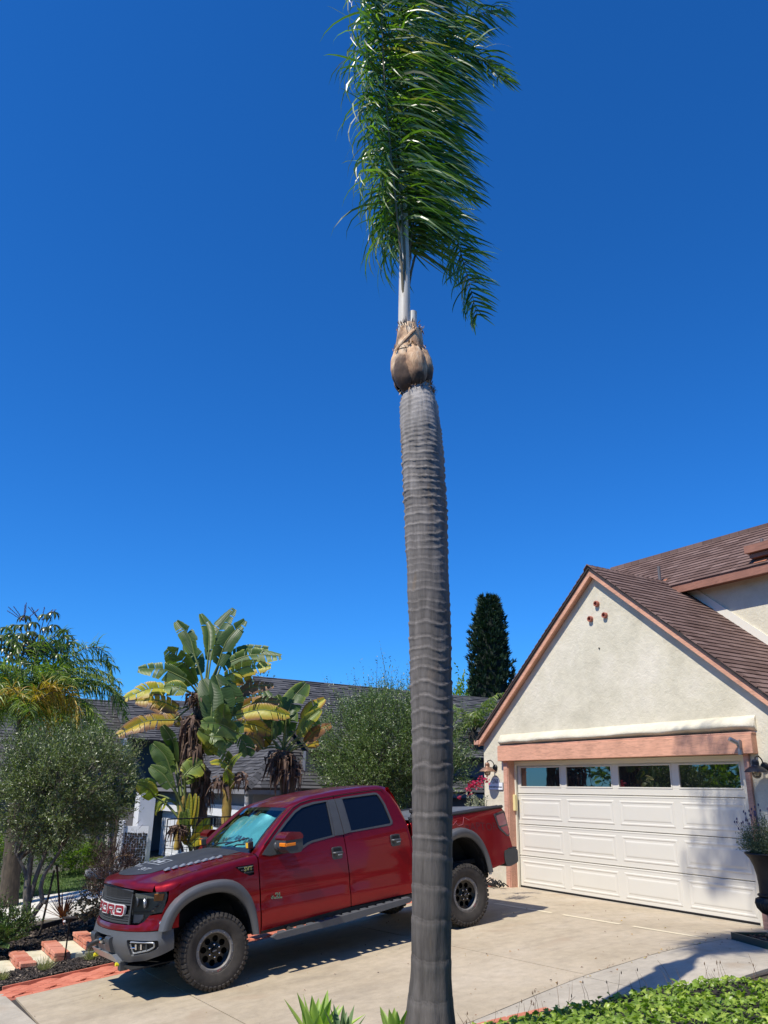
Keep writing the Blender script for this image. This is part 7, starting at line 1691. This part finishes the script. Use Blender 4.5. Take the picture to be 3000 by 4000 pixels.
# timber edging along the neighbouring drive and along the paver strip
M_edge = simple('dark_timber', (.022, .017, .015), .8, 0, .3, 10, .4, 60, .005)
eg = MB(); P = [(-3.88, -9.6), (-3.72, -7.62), (-4.35, -6.3), (-4.0, -4.6)]
for a, b_ in zip(P, P[1:]):
    za, zb_ = ground_z(*a), ground_z(*b_); d = Vector((b_[0]-a[0], b_[1]-a[1], 0)).normalized(); n = Vector((-d.y, d.x, 0))*.02
    v = [Vector((a[0], a[1], za-.1)), Vector((b_[0], b_[1], zb_-.1)), Vector((b_[0], b_[1], zb_+.13)), Vector((a[0], a[1], za+.13))]; eg.add([p-n for p in v]+[p+n for p in v], [(0, 1, 2, 3), (7, 6, 5, 4), (0, 4, 5, 1), (1, 5, 6, 2), (2, 6, 7, 3), (3, 7, 4, 0)])
tag(eg.build('timber_edging', M_edge), 'low dark timber edging between the mulch bed and the pale drive', 'edging', kind='structure')

# steps: brick nosings with pale concrete treads, climbing away beside the driveway
m, t, b = nt('red_brick'); r_ = objrand(t); f = noise_tex(t, 18, 6, .65); c = ramp(t, r_, [(0, (.42, .12, .07)), (.5, (.52, .175, .10)), (1, (.58, .24, .16))])
c = mix_rgb(t, ramp(t, f, [(.50, 0.), (.75, .7)]), c, (.62, .40, .30)); t.links.new(c, b.inputs['Base Color']); b.inputs['Roughness'].default_value = .9; bump(t, b, noise_tex(t, 60, 4), .6, .006); M_brick = m
m, t, b = nt('tread_concrete'); f = noise_tex(t, 5, 7, .7, 'World'); t.links.new(ramp(t, f, [(.3, (.50, .46, .31)), (.5, (.62, .58, .42)), (.75, (.70, .66, .52))]), b.inputs['Base Color']); b.inputs['Roughness'].default_value = .9; bump(t, b, noise_tex(t, 70, 4, coord='World'), .5, .005); M_tread = m
bm_ = MB(); bm_.bbox((-.082, 0, -.058), (.082, .215, 0), .008); bo = bm_.build('brick', M_brick); brick_me = bo.data; bpy.data.objects.remove(bo)
XS0, XS1 = -1.98, -.94
lab = ['lowest brick-nosed step with the tan tread, at the left edge near the grey-green agave', 'second brick-nosed step up, the one with the path light in front of it', 'third brick-nosed step up, touching the truck winch hook', 'fourth brick-nosed step, mostly hidden behind the truck bumper', 'bottom tread of the brick steps, cut by the left edge of the photo']
for k, i in enumerate((-1, 0, 1, 2, 3)):
    y0 = -8.20+.44*i; zt = -.75+.10*i; st = thing('garden_step', lab[(4, 0, 1, 2, 3)[k]], 'step', (0, y0, zt), 'brick and concrete steps beside the driveway')
    nb_ = 6; w_ = (XS1-XS0)/nb_
    for j in range(nb_):
        for lv in (0, 1):
            o = link('brick', brick_me, st, (XS0+w_*(j+.5)+random.uniform(-.003, .003), random.uniform(-.008, .006)+lv*.015, -lv*.064+random.uniform(-.003, .003))); o.rotation_euler = (random.uniform(-.02, .02), random.uniform(-.02, .02), random.uniform(-.03, .03)); o.scale = (w_/.1745, 1, 1)
    mb = MB(); mb.box((XS0+.01, .02, -.20), (XS1-.012, .21, -.012)); mb.build('mortar', simple('mortar', (.25, .21, .17), .9) if k == 0 else bpy.data.materials['mortar'], st)
    mb = MB(); mb.bbox((XS0+.005, .222, -.26), (XS1-.01, .462, -.022), .008); mb.build('tread', M_tread, st)
# low stone pieces edging the strip
for k, (x, y) in enumerate(((-.93, -7.36), (-.92, -7.0))):
    mb = MB(); mb.bbox((-.05, 0, -.12), (.05, .30, .02), .015, Matrix.Rotation(.05, 4, 'Z')); tag(mb.build('edging_stone', simple('grey_stone', (.25, .25, .23), .9, 0, .2, 10, .4, 60, .01), loc=(x, y, ground_z(x, y)+.06)), ('grey edging stone beside the second brick step', 'grey edging stone between the third brick step and the truck bumper')[k], 'stone')
# path light
pb_ = Vector((-.93, -7.62, ground_z(-.9, -7.62))); pl = thing('path_light', 'black garden path light on a thin stake in front of the second brick step', 'garden light', tuple(pb_))
top_ = at(247, 3628, 14.0); top_ = Vector((pb_.x-.01, pb_.y, pb_.z+.56)); mb = MB(); mb.box((-.009, -.009, -.05), (.009, .009, .55)); mb.build('stake', M_blackm, pl)
mb = MB(); mb.bbox((-.085, -.085, .55), (.085, .085, .565), .003); mb.build('cap', simple('bronze', (.05, .04, .035), .5, .4), pl)
mb = MB(); mb.lathe([(.03, .50), (.034, .545), (.0, .549)], 10); mb.build('lamp_head', M_blackm, pl)
wd_ = MB(); wd_.lathe([(0, .022), (.016, .016), (.022, 0), (.014, -.016), (0, -.02)], 10); tag(wd_.build('white_ball', simple('white_ball', (.7, .72, .75), .4), smooth=True, loc=tuple(at(252, 3600, 14.9))), 'small white ball lying on the dark mulch behind the steps', 'ball')

# strappy and fleshy plants
def blades(name, label, base, n, L, W, mat, seed, el=(.3, 1.4), curve=-.25, cat='plant', group=None, fold=.35, tipw=0, boost=None, seg=5, prof=(.55, .95, 1, .8, .45, .02), parent=None):
    rg = np.random.RandomState(seed); T = thing(name, label, cat, tuple(base), group)
    for k in range(n):
        a = 2*PI*k*.382+rg.uniform(-.25, .25); q = k/n; e = el[0]+(el[1]-el[0])*(q**.8)+rg.normal()*.08; l_ = L*rg.uniform(.8, 1.1)*(1-.25*q); d = Vector((math.cos(a)*math.cos(e), math.sin(a)*math.cos(e), math.sin(e))); x = Vector((math.cos(a)*.02, math.sin(a)*.02, 0)); rows = []; side = Vector((-math.sin(a), math.cos(a), 0))
        aa = []
        tint = rg.uniform(0, 1)
        for j in range(seg+1):
            w_ = W*.5*prof[j]; nn = d.cross(side).normalized(); 
            if nn.z < 0: nn = -nn
            rows.append([x-side*w_+nn*w_*fold*1.2, x-side*w_*.5+nn*w_*fold*.3, x, x+side*w_*.5+nn*w_*fold*.3, x+side*w_+nn*w_*fold*1.2]); aa += [min(1, tint*.5+.45), tint*.5+.1, tint*.5, tint*.5+.1, min(1, tint*.5+.45)]
            x = x+d*(l_/seg); d = (d+Vector((0, 0, curve/seg))+Vector((rg.normal()*.02, rg.normal()*.02, 0))).normalized()
        mb = MB(); mb.grid(rows); mb.A = aa; mb.build('leaf', mat, T, smooth=True, sharp=180, fix=False)
    return T
M_agave = leaf_mat('agave_leaf', [(0, (.20, .32, .06)), (.45, (.32, .45, .09)), (.9, (.48, .58, .18)), (1, (.6, .66, .3))], .25, .45, 3)
M_agaved = leaf_mat('agave_leaf_grey', [(0, (.07, .13, .05)), (.5, (.13, .21, .08)), (1, (.30, .36, .15))], .15, .45, 3)
g1 = at(1235, 4090, 6.6); blades('agave', 'large bright green agave rosette at the bottom edge, left of the palm trunk', (g1.x, g1.y, g1.z), 20, .40, .085, M_agave, 3, (.35, 1.5), .12, group='agaves in front of the driveway', prof=(.5, .8, 1, .9, .55, .02))
g2 = at(1545, 4080, 6.55); blades('agave', 'small bright green agave rosette tucked against the left side of the palm trunk', (g2.x, g2.y, g2.z), 14, .30, .07, M_agave, 4, (.35, 1.5), .12, group='agaves in front of the driveway', prof=(.5, .8, 1, .9, .55, .02))
g3 = at(1340, 4060, 6.4); blades('agave', 'dark narrow-leaved agave beside the large one, lower right of it', (g3.x, g3.y, g3.z-.05), 10, .30, .05, M_agaved, 6, (.7, 1.5), .1, group='agaves in front of the driveway', prof=(.5, .8, 1, .9, .55, .02))
blades('agave', 'fleshy grey-green agave at the left edge beside the lowest step', (-2.3, -8.35, -.72), 22, .55, .17, M_agaved, 8, (.15, 1.45), .05, fold=.5, prof=(.55, .85, 1, .95, .65, .02))
M_cord = leaf_mat('cordyline', [(0, (.10, .03, .02)), (.5, (.26, .08, .045)), (1, (.45, .18, .07))], .25, .4, 3)
cb = at(245, 3585, 15.4); blades('cordyline', 'spiky red-brown cordyline standing at the edge of the pale drive', (cb.x, cb.y, cb.z), 46, .52, .022, M_cord, 11, (-.05, 1.45), -.05)
bush('clipped green shrub at the left edge behind the grey-green agave', 35, 3610, 14.8, (.36, .35, .22), M_green, 420, .05, .02, 81, ground=False)
M_dry = leaf_mat('dry_grass', [(0, (.20, .20, .09)), (1, (.46, .43, .24))], .3, .6)
for k, (x, y, s) in enumerate(((-.50, -7.95, .24), (-.58, -7.35, .22), (-.38, -8.5, .18))):
    rg = np.random.RandomState(90+k); n = 150; C = rg.normal(0, .03, (n, 3)); C[:, 2] = 0; D = rg.normal(0, .55, (n, 3)); D[:, 2] = 1; V, F, vv = leaves(C, D, rg.normal(size=C.shape), rg.uniform(.5, 1, n)*s, .006, .1)
    tag(link('grass_tuft', mesh_np('grass_tuft', V, F, M_dry, False, vv), None, (x, y, ground_z(x, y))), ('pale fine grass tuft in the mulch before the middle of the steps', 'pale fine grass tuft in the mulch nearest the truck bumper', 'small pale grass tuft nearest the lower left corner')[k], 'grass', 'grass tufts in the mulch strip')
# fallen stem bent over behind the hood
mb = MB(); mb.tube(catmull([at(425, 3400, 14), at(435, 3370, 14), at(465, 3345, 14), at(520, 3340, 14)], 10), .012, 6); tag(mb.build('dry_seed_head', simple('dry_tan', (.40, .27, .15), .8)), 'arching dry tan seed head sticking up left of the hood', 'seed head')

# ================================================================== ivy bed, urn, litter on the right
def ivy_h(x, y):      # height of the planting above its soil
    return .10+.05*noise.noise(Vector((x*1.7, y*1.7, 0)))+.03*noise.noise(Vector((x*5, y*5, 2)))
IV = [(6.30, -9.0), (6.12, -6.9), (6.10, -6.2), (6.18, -5.6), (6.32, -5.0), (6.42, -4.4), (6.62, -3.75), (6.95, -3.35), (7.5, -3.05), (9, -2.8), (13, -2.6), (13, -9.0)]
def soil_z(x, y):
    e = min(math.dist((x, y), p) for p in densify(IV[:10], .15, False)); g0 = ground_z(min(x, 7), y); return g0+(max(-.02, g0+.06)-g0+.02)*sm(e/1.6)+.02
rows = []
sb = panel(IV, [], lambda x, y: (x, y, soil_z(x, y)), .25, .9).build('ivy_bed', M_msoil, smooth=True); tag(sb, kind='structure')
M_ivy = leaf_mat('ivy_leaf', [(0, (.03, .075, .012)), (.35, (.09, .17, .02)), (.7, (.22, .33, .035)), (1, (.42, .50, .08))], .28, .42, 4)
rg = np.random.RandomState(21); lv = np.array([(0, 0), (.16, .42), (-.0, .30), (.52, .34), (.42, .12), (.95, .0), (.42, -.12), (.52, -.34), (-.0, -.30), (.16, -.42)])
# leaf outline: five-lobed, x along, y across
shape = np.array([(0, 0), (-.12, .30), (.10, .48), (.30, .28), (.58, .36), (.60, .14), (1.0, 0), (.60, -.14), (.58, -.36), (.30, -.28), (.10, -.48), (-.12, -.30)])
def ivy(name, label, test, n, seed, size=(.035, .075), mat=M_ivy, hfun=None, box=(5.9, 11, -9, -2.6), bias=0.):
    rg = np.random.RandomState(seed); V = []; F = []; A = []; k = 0; dens = densify(IV[:10], .2, False)
    while k < n:
        x, y = rg.uniform(box[0], box[1]), rg.uniform(box[2], box[3])
        if not pip((x, y), IV) or not test(x, y): continue
        e = min((x-p[0])**2+(y-p[1])**2 for p in dens)**.5
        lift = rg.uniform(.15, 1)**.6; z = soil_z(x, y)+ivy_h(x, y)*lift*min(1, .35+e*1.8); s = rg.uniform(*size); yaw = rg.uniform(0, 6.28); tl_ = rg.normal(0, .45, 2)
        u = shape[:, 0]-.4; w_ = shape[:, 1]; zz = -.30*np.abs(w_)*.6-.25*(u**2); q = np.stack([u, w_, zz+.0], 1)*s*rg.uniform(.85, 1.1)
        M_ = np.array(Matrix.Rotation(yaw, 3, 'Z') @ Matrix.Rotation(tl_[0]+.30, 3, 'Y') @ Matrix.Rotation(tl_[1], 3, 'X')); q = q @ M_.T+np.array([x, y, z]); c = np.array([[.02*s, 0, .05*s]]) @ M_.T+np.array([x, y, z]); o = len(V); V += c.tolist()+q.tolist()
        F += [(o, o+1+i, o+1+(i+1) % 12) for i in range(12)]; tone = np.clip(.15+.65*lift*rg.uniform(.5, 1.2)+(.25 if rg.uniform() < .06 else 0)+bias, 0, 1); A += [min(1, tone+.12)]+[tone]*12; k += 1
    return V, F, A
V1, F1, A1 = ivy('ivy', '', lambda x, y: x < 9.5 and y > -8.6, 10500, 31, (.028, .062))
V2, F2, A2 = ivy('ivy', '', lambda x, y: True, 350, 32, (.07, .10))
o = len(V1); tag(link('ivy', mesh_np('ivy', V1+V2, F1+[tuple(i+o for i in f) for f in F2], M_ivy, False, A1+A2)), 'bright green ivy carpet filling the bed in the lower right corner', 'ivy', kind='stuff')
# thin upright sprigs and dry stalks at the ivy's edge
spr = MB(); rg = np.random.RandomState(5)
for k in range(70):
    q = rg.uniform(); i = int(q*8); a, b_ = IV[1+i], IV[2+i]; x = a[0]+(b_[0]-a[0])*rg.uniform()+rg.uniform(0, .15); y = a[1]+(b_[1]-a[1])*rg.uniform(); p = Vector((x, y, soil_z(x, y))); h = rg.uniform(.08, .24); d = Vector((rg.normal()*.3, rg.normal()*.3, 1)).normalized()
    spr.tube([p, p+d*h*.6, p+d*h+Vector((rg.normal()*.02, rg.normal()*.02, 0))], [.0025, .002, .001], 4); 
    if k % 2: spr.lathe([(0, -.015), (.006, 0), (0, .02)], 5, Matrix.Translation(p+d*h))
tag(spr.build('dry_stalks', simple('dry_stalk', (.16, .10, .06), .85)), 'thin dry stalks along the ivy edge by the walkway', 'stalks', kind='stuff')
# brick kerb at the foot of the bed
kb = thing('brick_kerb', 'row of red bricks edging the bed between the palm and the ivy', 'kerb', (6.2, -6.3, 0)); P = [(6.02, -7.4), (6.02, -6.9), (6.01, -6.2), (6.08, -5.6), (6.2, -5.0)]
PP = resample(P, 13)
for (x0, y0), (x1, y1) in zip(PP, PP[1:]):
    o = link('brick', brick_me, kb, (x0-6.2, y0+6.3, ground_z(x0, y0)+.055)); o.matrix_local = Matrix.Translation((x0-6.2, y0+6.3, ground_z(x0, y0)+.035)) @ tilt(x0, y0) @ Matrix.Rotation(-math.atan2(x1-x0, y1-y0), 4, 'Z') @ Matrix.Diagonal((.55, .9, 1, 1))
# urn with lavender on a green-edged bark patch
UP = Vector((6.02, -1.35, .03)); urn = thing('garden_urn', 'tall dark cast urn standing on bark at the right edge before the garage', 'urn', tuple(UP))
M_urn = simple('cast_iron', (.018, .016, .015), .6, .2, .3, 18, .3, 40, .006)
mb = MB(); mb.bbox((-.17, -.17, 0), (.17, .17, .07), .01); mb.lathe([(.15, .07), (.155, .10), (.10, .14), (.065, .20), (.06, .26), (.085, .30)], 28); mb.build('foot', M_urn, urn, smooth=True, sharp=40)
rows = []; prof = [(.085, .30), (.15, .33), (.195, .38), (.21, .43), (.20, .475), (.165, .50)]
for r, z in prof:
    rows.append([((r+.012*abs(math.cos(k*PI/4.0*1.0*2))*(1 if .33 <= z < .48 else 0))*math.cos(2*PI*k/64), (r+.012*abs(math.cos(k*PI/4.0*2))*(1 if .33 <= z < .48 else 0))*math.sin(2*PI*k/64), z) for k in range(65)])
mb = MB(); mb.grid(rows); mb.lathe([(.165, .50), (.185, .51), (.185, .525), (.162, .535)], 32); mb.build('fluted_bowl', M_urn, urn, smooth=True, sharp=50, fix=False)
mb = MB(); mb.lathe([(.162, .535), (.16, .62), (.168, .72), (.19, .82), (.225, .90), (.265, .945), (.275, .955), (.27, .97), (.24, .965), (.20, .90), (.0, .90)], 40); mb.build('body', M_urn, urn, smooth=True, sharp=40)
lv_ = thing('lavender', 'rounded grey-green lavender bush with purple flower heads growing in the dark urn', 'plant', tuple(UP+Vector((0, 0, .93)))); rg = np.random.RandomState(6)
M_lav = leaf_mat('lavender_leaf', [(0, (.05, .07, .035)), (.5, (.11, .14, .07)), (1, (.26, .29, .18))], .2, .6); M_lavf = simple('lavender_flower', (.10, .075, .13), .8, 0, .3, 30)
Cs, Ds, FL = [], [], []
for k in range(620):
    a = rg.uniform(0, 6.28); e = math.acos(rg.uniform(-.10, 1)); R_ = .33*rg.uniform(.75, 1.05); tip = Vector((R_*1.06*math.sin(e)*math.cos(a), R_*1.06*math.sin(e)*math.sin(a), .10+R_*1.15*math.cos(e))); s0 = Vector((tip.x*.25, tip.y*.25, 0)); n = 20
    for i in range(n): q = .15+.85*i/n; Cs.append(np.array(s0.lerp(tip, q))+rg.normal(0, .005, 3)); Ds.append(np.array((tip-s0).normalized())*.6+rg.normal(0, .6, 3))
    if e < 1.2 and k % 6 == 0: FL.append((tip, (tip-s0).normalized()))
C = np.array(Cs); V, F, vv = leaves(C, np.array(Ds), rg.normal(size=C.shape), rg.uniform(.02, .045, len(C)), .007, .2); link('foliage', mesh_np('foliage', V, F, M_lav, False, vv), lv_)
fb = MB()
for tip, d in FL: fb.tube([tip-d*.03, tip+d*.05+Vector((0, 0, .02))], .0018, 4); fb.lathe([(0, -.014), (.009, -.008), (.008, .012), (0, .018)], 6, Matrix.Translation(tip+d*.06+Vector((0, 0, .025))))
tag(fb.build('flower_heads', M_lavf, lv_), kind='stuff')
eb = [(5.50, -1.50), (5.62, -1.02), (6.6, -1.25), (8, -1.45), (8, -2.25), (6.6, -1.98)]
tag(slab('urn_bed', eb, .035, M_msoil, .3), kind='structure'); chips('bark_mulch', 'reddish bark chips round the foot of the dark urn', [(5.53, -1.48), (5.64, -1.06), (6.6, -1.28), (8, -1.48), (8, -2.22), (6.6, -1.95)], 900, 6, attr_mat('red_bark', [(0, (.05, .02, .012)), (.6, (.14, .06, .035)), (1, (.30, .16, .10))]), .012, .03, .035)
M_gedge = simple('green_edging', (.008, .05, .042), .5); ge = MB()
for a, b_ in ((eb[0], eb[5]), (eb[5], eb[4]), (eb[0], eb[1])):
    d = Vector((b_[0]-a[0], b_[1]-a[1], 0)).normalized(); n = Vector((-d.y, d.x, 0))*.012; v = [Vector((a[0], a[1], ground_z(*a)-.01)), Vector((b_[0], b_[1], ground_z(*b_)-.01)), Vector((b_[0], b_[1], ground_z(*b_)+.075)), Vector((a[0], a[1], ground_z(*a)+.075))]; ge.add([p-n for p in v]+[p+n for p in v], [(0, 1, 2, 3), (7, 6, 5, 4), (0, 4, 5, 1), (1, 5, 6, 2), (2, 6, 7, 3), (3, 7, 4, 0)])
tag(ge.build('green_edging', M_gedge), 'dark green metal lawn edging round the urn at the right edge', 'edging', kind='structure')
# dark patch of cables and cuttings behind the truck's rear wheel
mb = MB(); rg = np.random.RandomState(14)
for k in range(26): p = Vector((rg.uniform(-.55, .05), rg.uniform(-.55, -.28), .02)); q = p+Vector((rg.normal()*.18, rg.normal()*.12, rg.uniform(0, .05))); mb.tube([p, p.lerp(q, .5)+Vector((0, 0, rg.uniform(.02, .10))), q], .012, 5)
tag(mb.build('cuttings_pile', M_under_), 'low heap of black hose and cuttings by the left garage jamb behind the truck', 'pile', kind='stuff')
# fallen leaves and crumbs on the concrete
M_litter = attr_mat('litter', [(0, (.05, .03, .02)), (.5, (.20, .08, .04)), (.8, (.40, .22, .06)), (1, (.50, .42, .08))]); rg = np.random.RandomState(17); n = 260; C = []
while len(C) < n:
    x = rg.uniform(.9, 6.9); y = rg.uniform(-8.6, -.3)
    if rg.uniform() < .45: x = wr(y)+rg.normal()*.08+.02
    C.append((x, y, ground_z(x, y)+.008))
C = np.array(C); D = rg.normal(size=C.shape); D[:, 2] *= .2; N_ = rg.normal(0, .3, C.shape)+np.array([0, 0, 1]); V, F, vv = leaves(C, D, N_, rg.uniform(.008, .04, n), rg.uniform(.006, .02, n), .4)
tag(link('leaf_litter', mesh_np('leaf_litter', V, F, M_litter, False, vv)), 'scattered small dead leaves and crumbs on the driveway', 'leaf litter', kind='stuff')
